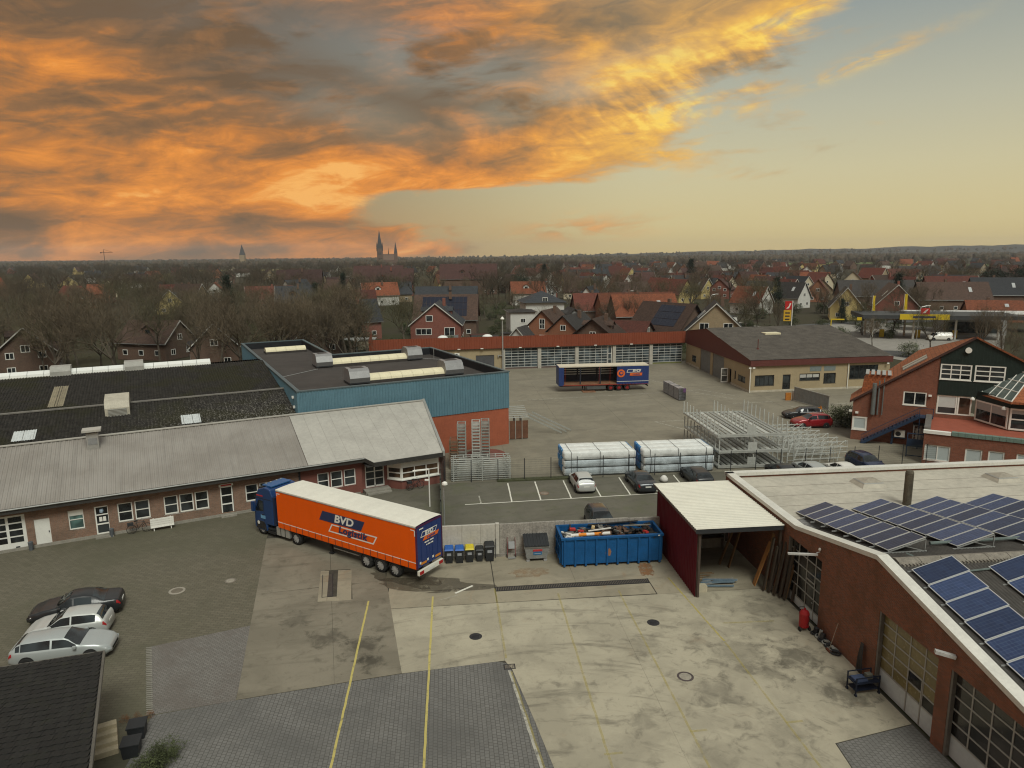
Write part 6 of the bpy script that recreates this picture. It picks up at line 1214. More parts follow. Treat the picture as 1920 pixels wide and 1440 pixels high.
mbp = MB(); q0 = [(10.5, 2.85), (12.6, 2.85), (12.8, 3.35), (10.7, 3.35)]; qi = [(10.62, 2.91), (12.54, 2.91), (12.68, 3.29), (10.76, 3.29)]
for i in range(4): j = (i + 1) % 4; mbp.poly([(q0[i][0], -.08, q0[i][1]), (q0[j][0], -.08, q0[j][1]), (qi[j][0], -.08, qi[j][1]), (qi[i][0], -.08, qi[i][1])])
mbp.build('logo_frame', lett_w, FT); MB().poly([(11.0, -.08, 2.35), (12.9, -.08, 2.35), (13.0, -.08, 2.78), (11.1, -.08, 2.78)]).build('logo_band', lett_o, FT); text_mesh('BVD', .5, lett_w, FT, ftx(12.0, 3.1), .012, shear=.2, sx=1.2); text_mesh('Logistik', .36, tdoor, FT, ftx(12.0, 2.57), .008, shear=.2)
MB().box(.2, L2 - .3, .7, .9, .75, 1.05).box(.2, L2 - .3, 1.65, 1.85, .75, 1.05).build('chassis_beam', chas, FT); MB().box(.6, 13.9, -.02, .03, .98, 1.08).build('side_rail', mat('rail_red', (.25, .03, .02), .6), FT)
red_rim = mat('red_rim', (.28, .02, .02), .5, var=.2); FW = wheel_meshes(.5, .38, 8, red_rim)
for ax in (8.1, 9.4, 10.7):
    for y in (.26, 2.29): w_ = inst('tyre', FW[0], None, FT, (ax, y, .5)); inst('rim', FW[1], None, w_); inst('hub', FW[2], None, w_)
MB().box(4.3, 7.3, .1, .6, .35, .95).build('pallet_box', mat('box_grey', (.08, .085, .085), .6), FT); MB().box(4.0, 4.15, .3, .45, .1, 1.0).box(4.0, 4.15, 2.1, 2.25, .1, 1.0).build('landing_leg', chas, FT); MB().box(L2 - .1, L2, .1, 2.45, .6, .8).build('bumper', chas, FT); MB().box(3.6, 5.6, -.7, .8, .0, .1).build('support_pad', br_f, FT)
# ------------------------------------------------------------------ blue waste container with its load
BC = thing('waste_container', 'large blue ribbed open waste container against the wall', 'container', S(7.45, 43.45), A5)
cbl = mat('container_blue', (.010, .078, .215), .55, var=.2, scale=1.2, streak=.18, spec=.15); LC, WC, HC = 6.95, 2.3, 2.12
MB().box(0, LC, 0, .08, .22, HC).build('side_wall', cbl, BC); MB().box(0, LC, WC - .08, WC, .22, HC).build('side_wall', cbl, BC); MB().box(0, .08, .08, WC - .08, .22, HC).build('end_wall', cbl, BC); MB().box(LC - .08, LC, .08, WC - .08, .22, HC).build('end_wall', cbl, BC); MB().box(.08, LC - .08, .08, WC - .08, .2, .3).build('floor', cbl, BC)
for i in range(10): x = .12 + i * (LC - .36) / 9; MB().prism([(x, -.09), (x + .12, -.09), (x + .14, 0), (x - .02, 0)], .1, HC - .12).build('rib', cbl, BC); MB().box(x, x + .12, WC, WC + .09, .1, HC - .12).build('rib', cbl, BC)
MB().box(-.06, LC + .06, -.11, .09, HC - .12, HC + .02).box(-.06, LC + .06, WC - .09, WC + .11, HC - .12, HC + .02).box(-.06, .1, .09, WC - .09, HC - .12, HC + .02).box(LC - .1, LC + .06, .09, WC - .09, HC - .12, HC + .02).build('top_rail', cbl, BC)
for y in (.3, 1.1, 1.9): MB().box(-.1, 0, y, y + .14, .2, HC - .1).build('end_rib', cbl, BC)
MB().box(-.14, -.1, .2, WC - .2, .5, .62).box(-.14, -.1, .2, WC - .2, 1.4, 1.52).build('door_bar', cbl, BC)
MB().box(.2, LC - .1, .5, .65, .02, .2).box(.2, LC - .1, WC - .65, WC - .5, .02, .2).build('skid', chas, BC)
for x in (.35, LC - .35):
    for y in (.4, WC - .4): MB().cyl((x, y - .12, .12), (x, y + .12, .12), .12, None, 10).build('roller', chas, BC)
rs = MB(); rs.poly([(3.05, -.004, .75), (3.32, -.004, .72), (3.4, -.004, 1.0), (3.3, -.004, 1.25), (3.12, -.004, 1.2), (3.0, -.004, .95)]); rs.build('rust_patch', mat('rust_bare', (.28, .13, .06), .8, var=.4, scale=6), BC)
MB().box(LC - .35, LC - .22, -.115, -.112, HC - .1, HC - .02).build('label', lett_w, BC)
jm = [mat('scrap_dark', (.025, .023, .022), .7, var=.4), mat('scrap_brown', (.10, .055, .035), .8, var=.3), mat('scrap_grey', (.17, .165, .15), .7, var=.3), mat('scrap_white', (.6, .58, .54), .6, var=.1), mat('scrap_red', (.38, .03, .025), .6), mat('scrap_orange', (.6, .2, .02), .6), mat('scrap_cream', (.5, .38, .2), .8), mat('scrap_blue', (.04, .1, .22), .6)]
rj = random.Random(5); MB().box(.09, LC - .09, .09, WC - .09, .3, HC - .45).build('rubble_fill', jm[0], BC)
def junk(name, label, cat, x, y, z, d, rz, rx, ry, m):
    p = S(7.45 + x, 43.45 + y); o = MB(); n = 5
    if d[2] < .12:   # crumpled sheet
        rws = [[(d[0] * (i / n - .5), d[1] * (j / n - .5), rj.uniform(-.07, .07)) for j in range(n + 1)] for i in range(n + 1)]; o.grid(rws); o.grid([[(a, b_, c_ - .03) for a, b_, c_ in r[::-1]] for r in rws])
    else: o.cbox((0, 0, 0), d).cbox((d[0] * .1, d[1] * .05, d[2] * .3), (d[0] * .7, d[1] * .8, d[2] * .6), rz=8)
    ob = o.build(name, m); ob.location = (p[0], p[1], z); ob.rotation_euler = (RAD(rx), RAD(ry), RAD(rz + A5)); tag(ob, label, cat, 'scrap heaped in the blue container'); return ob
for k in range(120):
    x = rj.uniform(.5, LC - .5); y = rj.uniform(.3, WC - .3); wh = x < 1.9
    m_ = rj.choice([jm[3], jm[3], jm[3], jm[2], jm[0]]) if wh else rj.choice([jm[0], jm[0], jm[0], jm[1], jm[1], jm[2], jm[0], jm[0], jm[1], jm[0]])
    flat = rj.random() < .55; d = (rj.uniform(.3, .8), rj.uniform(.2, .5), .05) if flat else (rj.uniform(.4, 1.0), rj.uniform(.04, .1), rj.uniform(.12, .15))
    junk('scrap_piece', 'crumpled pale or dark scrap at the left end of the blue container' if wh else 'dark or brown scrap piece heaped in the middle and right of the blue container', 'scrap', x, y, HC - .36 + rj.uniform(0, .34), d, rj.uniform(0, 180), rj.uniform(-22, 22), rj.uniform(-22, 22), m_)
tr_ = thing('marker_tube', 'orange and white striped tube on the scrap in the blue container', 'tube', (*S(8.1, 43.85)[:2], HC + .02), A5 + 2)
for k in range(5): MB().cyl((k * .55, 0, 0), (k * .55 + .55, 0, .0), .11, None, 10).build('tube_section', jm[3] if k % 2 == 0 else jm[5], tr_)
for n_, (x, y, m_, dd) in enumerate(((1.0, 1.5, jm[4], 'red sheet among the pale scrap in the blue container'), (1.5, 1.1, jm[4], 'second red scrap beside the striped tube in the blue container'), (2.5, 1.7, jm[6], 'cream foam block on the scrap in the blue container'), (5.9, .5, jm[4], 'dark red bundle at the right end of the blue container'))): junk('scrap_piece', dd, 'scrap', x, y, HC, (.4, .22, .13), n_ * 37, 8, 6, m_)
for k, (x, y, L_, a) in enumerate(((2.2, 2.05, 3.6, 1), (4.6, 1.6, 1.9, -8), (2.0, .95, 1.6, 4))):
    o = MB()._bar((0, 0, 0), (L_, 0, .1), .1, .06).build('scrap_plank', [jm[0], jm[2], jm[3]][k]); p = S(7.45 + x, 43.45 + y); o.location = (p[0], p[1], HC + .05); o.rotation_euler = (0, 0, RAD(A5 + a)); tag(o, ['long dark bar along the back of the blue container', 'grey bar lying across the right half of the blue container', 'white plank beside the striped tube in the blue container'][k], 'scrap')
# ------------------------------------------------------------------ galvanised bin, wheelie bins
GB = thing('refuse_skip', 'galvanised four-wheel refuse bin with black lids beside the container', 'bin', S(5.05, 44.5), A5)
gal = mat('galvanised_dull', (.27, .28, .28), .5, .4, var=.2, scale=2); dpl = mat('black_plastic', (.022, .024, .026), .55, var=.2)
MB().hexa([(.15, .1, .25), (1.55, .1, .25), (1.55, .95, .25), (.15, .95, .25)], [(0, 0, 1.15), (1.7, 0, 1.15), (1.7, 1.05, 1.15), (0, 1.05, 1.15)]).build('body', gal, GB); MB().box(-.04, 1.74, -.05, .03, 1.1, 1.2).build('rim', gal, GB)
for k in range(2):
    ld = MB().hexa([(k * .86 - .02, -.1, 1.2), (k * .86 + .84, -.1, 1.2), (k * .86 + .84, 1.1, 1.62), (k * .86 - .02, 1.1, 1.62)], [(k * .86 - .02, -.1, 1.26), (k * .86 + .84, -.1, 1.26), (k * .86 + .84, 1.1, 1.68), (k * .86 - .02, 1.1, 1.68)]).build('lid', dpl, GB)
    for q in range(4): MB().hexa([(k * .86 + .06 + q * .2, -.08, 1.262), (k * .86 + .14 + q * .2, -.08, 1.262), (k * .86 + .14 + q * .2, 1.08, 1.682), (k * .86 + .06 + q * .2, 1.08, 1.682)], [(k * .86 + .06 + q * .2, -.08, 1.3), (k * .86 + .14 + q * .2, -.08, 1.3), (k * .86 + .14 + q * .2, 1.08, 1.72), (k * .86 + .06 + q * .2, 1.08, 1.72)]).build('lid_rib', dpl, ld)
MB().hexa([(.6, .045, .55), (1.2, .045, .55), (1.2, .06, .55), (.6, .06, .55)], [(.6, .01, .8), (1.2, .01, .8), (1.2, .05, .8), (.6, .05, .8)]).build('blue_label', mat('label_blue', (.03, .14, .3), .5), GB); MB().hexa([(.58, .01, .81), (1.22, .01, .81), (1.22, .05, .81), (.58, .05, .81)], [(.58, -.01, .95), (1.22, -.01, .95), (1.22, .03, .95), (.58, .03, .95)]).build('red_label', mat('label_red', (.45, .04, .04), .5), GB)
MB().box(.68, 1.12, .03, .036, .64, .70).build('label_lettering', lett_w, GB)
for x in (.25, 1.45):
    for y in (.2, .85): MB().cyl((x, y - .05, .12), (x, y + .05, .12), .12, None, 12).box(x - .04, x + .04, y - .03, y + .03, .15, .3).build('castor', mat('castor_grey', (.3, .3, .3), .5), GB)
def bin_(x, y, bodyc, lidc, label, s_=1.0):
    o = thing('wheelie_bin', label, 'bin', S(x, y), A5, 'wheelie bins along the wall'); w_, d_, h_ = .58 * s_, .72 * s_, 1.0 * s_
    MB().hexa([(.06, .08, .06), (w_ - .06, .08, .06), (w_ - .06, d_ - .1, .06), (.06, d_ - .1, .06)], [(0, 0, h_), (w_, 0, h_), (w_, d_, h_), (0, d_, h_)]).build('body', bodyc, o)
    MB().hexa([(-.03, -.05, h_ + .005), (w_ + .03, -.05, h_ + .005), (w_ + .03, d_ + .04, h_ + .005), (-.03, d_ + .04, h_ + .005)], [(.03, .02, h_ + .09), (w_ - .03, .02, h_ + .09), (w_ - .03, d_ + .02, h_ + .12), (.03, d_ + .02, h_ + .12)]).build('lid', lidc, o)
    MB().box(0, w_, d_ + .03, d_ + .08, h_ - .02, h_ + .04).build('handle', dpl, o); MB().box(w_ * .25, w_ * .75, .0, .015, h_ * .62, h_ * .8).build('sticker', mat('sticker_pale', (.25, .26, .28), .6), o)
    for xx in (.04, w_ - .04): MB().cyl((xx - .03, d_ - .06, .1), (xx + .03, d_ - .06, .1), .1, None, 10).build('wheel', BLACK, o)
blid = mat('lid_blue', (.02, .10, .36), .5); ylid = mat('lid_yellow', (.55, .45, .03), .5)
bin_(-.42, 44.9, dpl, blid, 'wheelie bin with blue lid half hidden by the trailer'); bin_(.3, 44.85, dpl, blid, 'wheelie bin with blue lid beside the yellow-lidded bin'); bin_(1.0, 44.9, dpl, ylid, 'wheelie bin with yellow lid'); bin_(1.72, 44.95, dpl, dpl, 'small dark wheelie bin right of the yellow-lidded bin', .88); bin_(2.35, 44.9, dpl, dpl, 'taller dark wheelie bin, rightmost along the wall', 1.12)
HT = thing('sack_barrow', 'grey sack barrow with red base standing against the wall', 'hand truck', S(3.95, 45.45), A5); MB().tube([(0, 0, .1), (0, .25, 1.45)], .02, 6).tube([(.55, 0, .1), (.55, .25, 1.45)], .02, 6).tube([(0, .1, .6), (.55, .1, .6)], .018, 6).tube([(0, .2, 1.1), (.55, .2, 1.1)], .018, 6).build('frame', mat('barrow_red', (.2, .05, .05), .5), HT); MB().cbox((.28, .02, .95), (.42, .06, .5), rx=-10).build('grey_box', mat('grey_case', (.3, .31, .32), .6), HT); MB().box(.02, .53, -.3, 0, .08, .1).build('toe_plate', ALU, HT); MB().cyl((-.06, .1, .14), (0, .1, .14), .14, None, 12).cyl((.55, .1, .14), (.61, .1, .14), .14, None, 12).build('wheel', BLACK, HT)
MB().cyl((0, 0, 0), (.05, .15, 1.4), .02, None, 6).build('pole', DARKM, tag(thing('broom', 'dark pole leaning on the white wall right of the bins', 'pole', S(3.1, 45.5), A5), 'dark pole leaning on the white wall right of the bins', 'pole'))
# ------------------------------------------------------------------ shrink-wrapped bundles by the fence
wrap = [mat('wrap_white', (.64, .66, .64), .4, var=.16, scale=2.2, bmp=.7), mat('wrap_bluewhite', (.47, .53, .56), .4, var=.3, scale=1.6, bmp=.7)]; wblue = mat('wrap_blue_end', (.02, .19, .45), .4, var=.25, scale=4, bmp=.4); wyel = mat('wrap_yellow_end', (.5, .45, .05), .5, var=.2); strapm = mat('strap_dark', (.05, .05, .05), .6)
rb_ = random.Random(3)
def bundle(x, y, z, L, W, H, label, endm, m):
    o = thing('wrapped_bundle', label, 'bundle', (*S(x, y)[:2], z), A5, 'plastic-wrapped bundles stacked by the fence'); n = 26; rws = []
    for i in range(n + 1):
        t_ = i / n; e = min(1, min(t_, 1 - t_) * 20 + .86); prof = []
        for k in range(17):
            a = 2 * pi * k / 16; cx_, cz_ = cos(a), sin(a); q = .13; px_ = W / 2 * (abs(cx_) ** q) * (1 if cx_ > 0 else -1); pz_ = H / 2 * (abs(cz_) ** q) * (1 if cz_ > 0 else -1); jt = rb_.uniform(-.012, .012)
            prof.append((L * t_, W / 2 + px_ * e * 1.0 + jt, H / 2 + pz_ * e + jt))
        prof[16] = (prof[0][0], prof[0][1], prof[0][2]); rws.append(prof)
    MB().grid(rws).build('wrapping', m, o, smooth=True, fix=True)
    for s_, xx in ((0, -.05), (1, L - .12)):
        mb = MB(); r2 = []
        for i in range(4):
            k = [.5, .86, .97, 1.004][i] if s_ == 0 else [1.004, .97, .86, .5][i]; r2.append([(xx + .055 * i, W / 2 + (p[1] - W / 2) * k, H / 2 + (p[2] - H / 2) * k) for p in rws[13]])
        mb.grid(r2); mb.poly(r2[0 if s_ == 0 else 3]); mb.build('end_cap', endm, o, smooth=True)
    sb = MB()
    for f in (.1, .5, .9): sb.box(L * f - .02, L * f + .02, -.03, W + .03, -.01, 0.0).box(L * f - .02, L * f + .02, -.03, -.02, 0, H + .02).box(L * f - .02, L * f + .02, -.02, W + .02, H + .01, H + .02)
    sb.build('strap', strapm, o); return o
fold = [(0, 'left stack')]
for gi, (bx, ends, nm) in enumerate(((11.0, (wyel, wblue), 'left'), (18.7, (wblue, wrap[1]), 'right'))):
    for row in range(3):
        for lay in range(3):
            if row == 2 and lay == 2 and gi == 1: pass
            z = .12 + lay * .76; y = 62.75 + row * 1.18 + (0.02 * lay); em = ends[0] if row == 0 else (wblue if gi == 0 or row > 0 else ends[1])
            lbl = '%s wrapped bundle in the %s row of the %s stack by the fence' % (('bottom', 'middle', 'top')[lay], ('front', 'second', 'back')[row], nm)
            bundle(bx + rb_.uniform(-.08, .08) - (.05 * row), y, z, 6.95, 1.1, .70, lbl, (wrap[0] if (row == 0) else em), wrap[1] if (row == 0 and lay < 2) else wrap[0])
            bt_ = thing('timber_bearer', 'dark bearers under the ' + lbl.replace('wrapped bundle in the ', '').replace(' by the fence', ''), 'timber', (*S(bx, y)[:2], z - .06), A5, 'bearers under the wrapped bundles'); MB().box(0.0, 6.9, 0.0, .1, 0, .055).box(0.0, 6.9, 1.0, 1.1, 0, .055).build('bearer', strapm, bt_)
# white plastic sack on the parking bay
o = MB(); o.lathe((0, 0, 0), [(.25, 0), (.38, .15), (.36, .35), (.2, .55), (.08, .62)], 12).build('sack', jm[3], tag(thing('white_sack', 'white plastic sack lying in a parking bay before the right bundles', 'sack', S(19.9, 60.2), 20), 'white plastic sack lying in a parking bay before the right bundles', 'sack'), smooth=True)
# ------------------------------------------------------------------ steel racks and scaffold stacks
galw = mat('galvanised_bright', (.43, .44, .41), .5, .15, var=.15, scale=3); gald = mat('galvanised_weathered', (.28, .285, .26), .55, .15, var=.25, scale=3)
# white galvanised stillages: two tiers
def stillage(x, y, L, W, z, label, h=1.35, posts=8):
    o = thing('steel_stillage', label, 'stillage', (*S(x, y)[:2], z), A5 - 1, 'galvanised stillages beyond the fence'); MB().box(0, L, 0, .1, .04, .2).box(0, L, W - .1, W, .04, .2).box(0, .1, .1, W - .1, .04, .2).box(L - .1, L, .1, W - .1, .04, .2).build('deck_frame', galw, o)
    for i in range(12): MB().box(.12 + i * (L - .2) / 12, .12 + i * (L - .2) / 12 + .36, .1, W - .1, .1, .16).build('plank', gald if i % 3 else galw, o)
    sl__ = MB()
    for i in range(9): sl__.box(0.05 + i * (L - .3) / 8, .13 + i * (L - .3) / 8, 0, W, .165, .2)
    sl__.build('deck_bar', galw, o)
    for s_ in (0, 1, 2):
        xx = s_ * (L - .06) / 2
        for i in range(posts): yy = i * (W - .06) / (posts - 1); MB().box(xx, xx + .1, yy, yy + .08, .2, h + (0.1 if i % 2 else 0)).build('post', galw, o)
    pn = MB().box(0, L, -.02, .0, .2, .35).box(L * .42, L * .55, 0.01, .05, .3, h * .8).build('front_rail', galw, o); return o
for k, z in enumerate((.05, 1.55, 3.05)): stillage(26.3, 63.2 + (0 if k < 2 else .4), 7.0, 10.5, z, '%s tier of the galvanised stillages beside the wrapped bundles' % ('bottom', 'middle', 'top')[k], 1.35 if k < 2 else 1.45, 11)
# stacked tube frames right of the stillages
for k in range(6):
    o = thing('scaffold_rack', 'galvanised scaffold frame beside the stillages, %s from the mesh fence' % ('first', 'second', 'third', 'fourth', 'fifth', 'sixth')[k], 'scaffold', S(34.0 + k * .12, 63.2 + k * 1.45), A5 + 1, 'scaffold frames beside the stillages'); L_ = 5.6 - k * .3; mb = MB()
    for lv in range(5): z = .15 + lv * .55; mb.tube([(0, 0, z), (L_, 0, z)], .035, 5)
    for q in range(5): xx = L_ * q / 4; mb.tube([(xx, 0, .1), (xx + .0, .12, 2.35)], .03, 5)
    for q in range(6): xx = L_ * q / 6; mb.tube([(xx, .1, .3), (xx + 1.1, 1.3, 1.5)], .03, 5).tube([(xx + .2, .5, 1.7), (xx + 1.2, .8, 2.2)], .03, 5).tube([(xx + 1.2, .8, 2.2), (xx + 1.2, .8, 1.8)], .03, 5)
    for lv in range(3): mb.tube([(0, .7, 1.2 + lv * .45), (L_, .7, 1.25 + lv * .45)], .03, 5)
    mb.build('tube_frame', galw, o)
# flat stack of scaffold frames before the red block
o = thing('scaffold_stack', 'flat stack of long galvanised frames behind the fence near the office corner', 'scaffold', S(.25, 62.7), A5)
for lv in range(11):
    z = .1 + lv * .2; fr_ = MB().tube([(0, 0, z), (5.6, 0, z)], .045, 6).tube([(0, 1.5, z), (5.6, 1.5, z)], .045, 6)
    for q in range(3): xx = 5.6 * (q + .1 * (lv % 3)) / 2.2; fr_.tube([(xx, 0, z), (xx, 1.5, z)], .04, 5)
    fr_.build('frame', gald, o)
for x in (.2, 2.9, 5.5): MB().box(x - .04, x + .04, -.08, -.02, 0, 2.35).build('stack_post', galw, o)
for k in range(7): MB().cyl((.4 + k * .75, .1, 2.25), (.4 + k * .75, .1, 2.55), .06, None, 6).build('coupler', galw, o)
# tall stacks of ladder-like frames against the red wall
for k, (lx, ly, n, m_) in enumerate(((19.1, 2.6, 9, mat('rusty_frame', (.17, .11, .07), .7, .2, var=.3)), (20.3, 3.4, 13, gald), (21.9, 3.4, 13, galw), (22.95, 3.4, 13, gald))):
    o = thing('frame_stack', ['lower rusty stack of frames beside the office end wall', 'leftmost tall stack of frames against the red block', 'middle tall stack of pale frames against the red block', 'rightmost tall stack of frames against the red block'][k], 'frames', LL(lx, ly), AL - 25, 'tall stacks of frames against the red block')
    for i in range(n):
        z = .05 + i * .33; f_ = MB(); f_.box(0, .88, -.05, .05, z, z + .10).box(0, .09, 0.05, 2.2, z, z + .06).box(.79, .88, 0.05, 2.2, z, z + .06).box(0, .88, 2.2, 2.26, z, z + .05).box(0, .09, -.05, .05, z + .10, z + .31).box(.79, .88, -.05, .05, z + .10, z + .31)
        for q in (.5, 1.0, 1.5): f_.box(.05, .83, q, q + .08, z, z + .04)
        f_.build('frame', m_, o)
# leaning frames at the block's right corner
o = thing('frame_rack', 'stacked frames with brown boards behind the corner of the blue hall', 'frames', LL(29.4, 9.6), AL - 18)
for k in range(3): MB().box(k * .75, k * .75 + .68, 0, .06, .1, 2.2).build('brown_board', mat('brown_board', (.13, .06, .035), .8, var=.3), o); MB().box(k * .75 - .05, k * .75, -.05, 1.6, .05, 2.5).build('upright', galw, o)
for q in range(7): MB().box(-.05, 2.3, .2 + q * .45, .28 + q * .45, 2.5 + q * .12, 2.58 + q * .12).build('cross_bar', galw, o)
for k in range(3):
    o = thing('lattice_ladder', 'long lattice ladder slanting down beside the blue hall, number %s from it' % ('first', 'second', 'third')[k], 'ladder', LL(32.0 + k * .8, 11.2 + k * .25), AL - 30); mb = MB(); mb.tube([(0, 0, 2.3), (4.6, 0, .1)], .04, 5).tube([(0, .45, 2.3), (4.6, .45, .1)], .04, 5)
    for q in range(11): f = q / 10; mb.tube([(4.6 * f, 0, 2.3 - 2.2 * f), (4.6 * f, .45, 2.3 - 2.2 * f)], .03, 4)
    mb.build('ladder_frame', gald, o)
# wrapped metal bundle standing alone in the rear yard
o = thing('metal_bundle', 'long narrow wrapped bundle of metal profiles alone in the rear yard', 'bundle', S(33.2, 94.9), A5 + 2)
for i in range(2):
    for j in range(4): MB().box(i * .5, i * .5 + .47, 0, 6.6, .1 + j * .42, .1 + j * .42 + .39).build('profile', mat('profile_silver', (.33, .33, .35), .4, .4, var=.3, scale=3), o)
MB().box(-.03, 1.02, 0, .1, .08, 1.8).box(-.02, 1.0, 2.2, 2.26, .08, 1.8).box(-.02, 1.0, 4.4, 4.46, .08, 1.8).build('strap', strapm, o); MB().box(.0, 1.0, .4, 6.2, 0, .1).build('bearer', strapm, o); MB().box(.6, 1.0, -.06, -.0, 1.2, 1.78).build('purple_wrap', mat('purple_wrap', (.12, .06, .14), .4), o)
# ------------------------------------------------------------------ small things along the office facade
def bicycle(x, y, rz, label):
    o = thing('bicycle', label, 'bicycle', LL(x, y), AL + rz)
    for cx_ in (.35, 1.4):
        w_ = MB(); n = 18
        for i in range(n): a0, a1 = 2 * pi * i / n, 2 * pi * (i + 1) / n; w_.cyl((cx_ + .34 * cos(a0), 0, .35 + .34 * sin(a0)), (cx_ + .34 * cos(a1), 0, .35 + .34 * sin(a1)), .022, None, 5)
        wo = w_.build('wheel', BLACK, o); sp_ = MB()
        for i in range(6): a = pi * i / 6; sp_.cyl((cx_ - .33 * cos(a), 0, .35 - .33 * sin(a)), (cx_ + .33 * cos(a), 0, .35 + .33 * sin(a)), .004, None, 3)
        sp_.build('spokes', ALU, wo)
    MB().tube([(.35, 0, .35), (.8, 0, .33), (1.25, 0, .85), (.72, 0, .85), (.8, 0, .33)], .025, 6).tube([(.35, 0, .35), (.72, 0, .85)], .015, 5).tube([(1.4, 0, .35), (1.22, 0, .95)], .022, 6).build('bike_frame', mat('bike_dark', (.03, .03, .03), .4), o)
    MB().cbox((.68, 0, .98), (.26, .14, .07)).build('saddle', BLACK, o); MB().tube([(1.1, -.28, 1.05), (1.22, 0, 1.0), (1.1, .28, 1.05)], .016, 5).build('handlebar', ALU, o); MB().cbox((.3, 0, .78), (.42, .3, .2)).build('basket', DARKM, o)
bicycle(-9.0, -.55, 2, 'dark bicycle leaning below the two windows beside the white bench'); bicycle(13.2, -1.5, 6, 'dark bicycle leaning under the bay window')
wb = thing('white_board_bench', 'white slatted bench standing against the brick wall under the windows', 'bench', LL(-7.35, -.75), AL)
for k in range(4): MB().box(0, 1.65, .0, .05, .32 + k * .17, .47 + k * .17).build('slat', WHITE, wb)
MB().box(.2, .26, -.02, .3, 0, .95).box(1.4, 1.46, -.02, .3, 0, .95).box(.0, 1.65, -.06, .32, .26, .31).build('leg_frame', WHITE, wb)
for x, n_ in ((-10.0, 'small grey ash bin beside the glazed door'), (-15.15, 'small dark bin between the garage door and the white door')): o = thing('ash_bin', n_, 'bin', LL(x, -.35), AL); MB().lathe((0, 0, 0), [(.13, 0), (.16, .5), (.17, .62), (.1, .66)], 12).build('body', mat('bin_grey', (.09, .1, .11), .5), o)
lp = thing('lamp_post', 'thin pale post with two lamps in front of the office bay window', 'lamp post', (-7.05, 55.9)); MB().cyl((0, 0, 0), (0, 0, 3.3), .06, .05, 8).build('pole', WHITE, lp); MB()._bar((0, 0, 3.3), (-1.3, -.3, 3.25), .22, .08)._bar((0, 0, 2.35), (-.35, -.1, 2.4), .14, .12).build('lamp_head', WHITE, lp)
lp = thing('lamp_post', 'slim post with a pale lamp head beside the green screen', 'lamp post', S(-.42, 50.4)); MB().cyl((0, 0, 0), (0, 0, 3.9), .05, .045, 8).build('pole', ALU, lp); MB().lathe((.1, 0, 3.85), [(.05, 0), (.22, .06), (.2, .2), (.08, .28)], 10).build('lamp_head', WHITE, lp)
# ------------------------------------------------------------------ shed contents and things along the workshop wall
wood = [mat('plank_orange', (.36, .17, .055), .75, var=.2, scale=2), mat('plank_dark', (.055, .042, .03), .85, var=.3, scale=2), mat('plank_mid', (.2, .12, .055), .8, var=.25, scale=2)]
for k, (x, y, w_, L_, lean, mi, lb) in enumerate(((19.2, 39.6, .42, 2.9, .9, 0, 'broad orange plank leaning in the shed mouth'), (18.6, 42.2, .3, 4.0, 1.0, 2, 'tall brown plank leaning inside the shed'), (18.2, 42.8, .3, 3.0, 1.0, 2, 'shorter brown plank leaning deep inside the shed'))):
    o = thing('plank', lb, 'plank', S(x, y), A5 - 12); MB()._bar((0, 0, 0), (lean, .1, L_), w_, .05).build('board', wood[mi], o)
for k in range(11):
    o = thing('timber_pole', 'dark timber length leaning in the cluster at the shed corner', 'timber', S(19.55 + .09 * k - .25 * (k % 2), 38.9 - k * .17), A5, 'dark timber leaning on the workshop wall'); MB().cbox((.22 + .06 * (k % 3), .0, 1.9 - .1 * (k % 4)), (.10, .18, 3.7 - .22 * (k % 4)), ry=7 + (k % 3) * 2, rx=(k % 5) - 2).build('beam', wood[1] if k % 4 else wood[2], o)
for k in range(6):
    o = thing('steel_section', 'pale blue steel section lying in the pile on the shed floor', 'steel', (*S(15.6 + .1 * k, 39.6 + k * .13)[:2], .1 + .06 * (k // 2)), A5 + random.uniform(-14, 10), 'steel sections piled on the shed floor'); MB().box(0, 2.2, 0, .12, 0, .03).box(0, 2.2, 0, .02, .03, .12).build('section', [mat('steel_blue', (.16, .23, .29), .5, .3), ALU][k % 2], o)
o = thing('concrete_block', 'pale block on the shed floor beside the maroon wall', 'block', S(15.05, 39.0), A5); MB().box(0, .85, 0, .4, 0, .42).box(.05, .8, .05, .35, .42, .46).build('block', mat('block_cream', (.42, .38, .28), .85, var=.15), o)
for k in range(8): o = thing('lath', 'thin brown lath in the heap on the shed floor', 'timber', (*S(15.2 + .08 * k, 40.2 + .12 * k)[:2], .05 + .04 * k), A5 + random.uniform(-50, 50), 'brown laths heaped on the shed floor'); MB().box(0, 1.3, 0, .05, 0, .03).build('lath_strip', wood[2], o)
o = thing('shelf_rack', 'pale shelving at the back of the shed', 'rack', S(15.6, 45.4), A5); MB().box(0, 3.8, 0, .05, 0, 2.6).box(0, .06, -.6, 0, 0, 3.2).box(1.8, 1.86, -.6, 0, 0, 3.2).box(3.74, 3.8, -.6, 0, 0, 3.2).build('rack_frame', gald, o); MB().box(0.06, 3.74, -.6, 0, 1.0, 1.06).box(.06, 3.74, -.6, 0, 2.0, 2.06).build('shelf', wood[1], o)
o = thing('wheeled_extinguisher', 'red wheeled extinguisher standing by the dark workshop door', 'extinguisher', S(19.6, 34.1), A5); MB().lathe((0, 0, .18), [(.2, 0), (.27, .08), (.27, .85), (.2, 1.0), (.06, 1.05), (.06, 1.15)], 16).build('cylinder', mat('fire_red', (.26, .012, .014), .45, var=.1), o)
for s_ in (-.28, .28): MB().cyl((s_ - .03, -.1, .14), (s_ + .03, -.1, .14), .14, None, 12).build('wheel', BLACK, o)
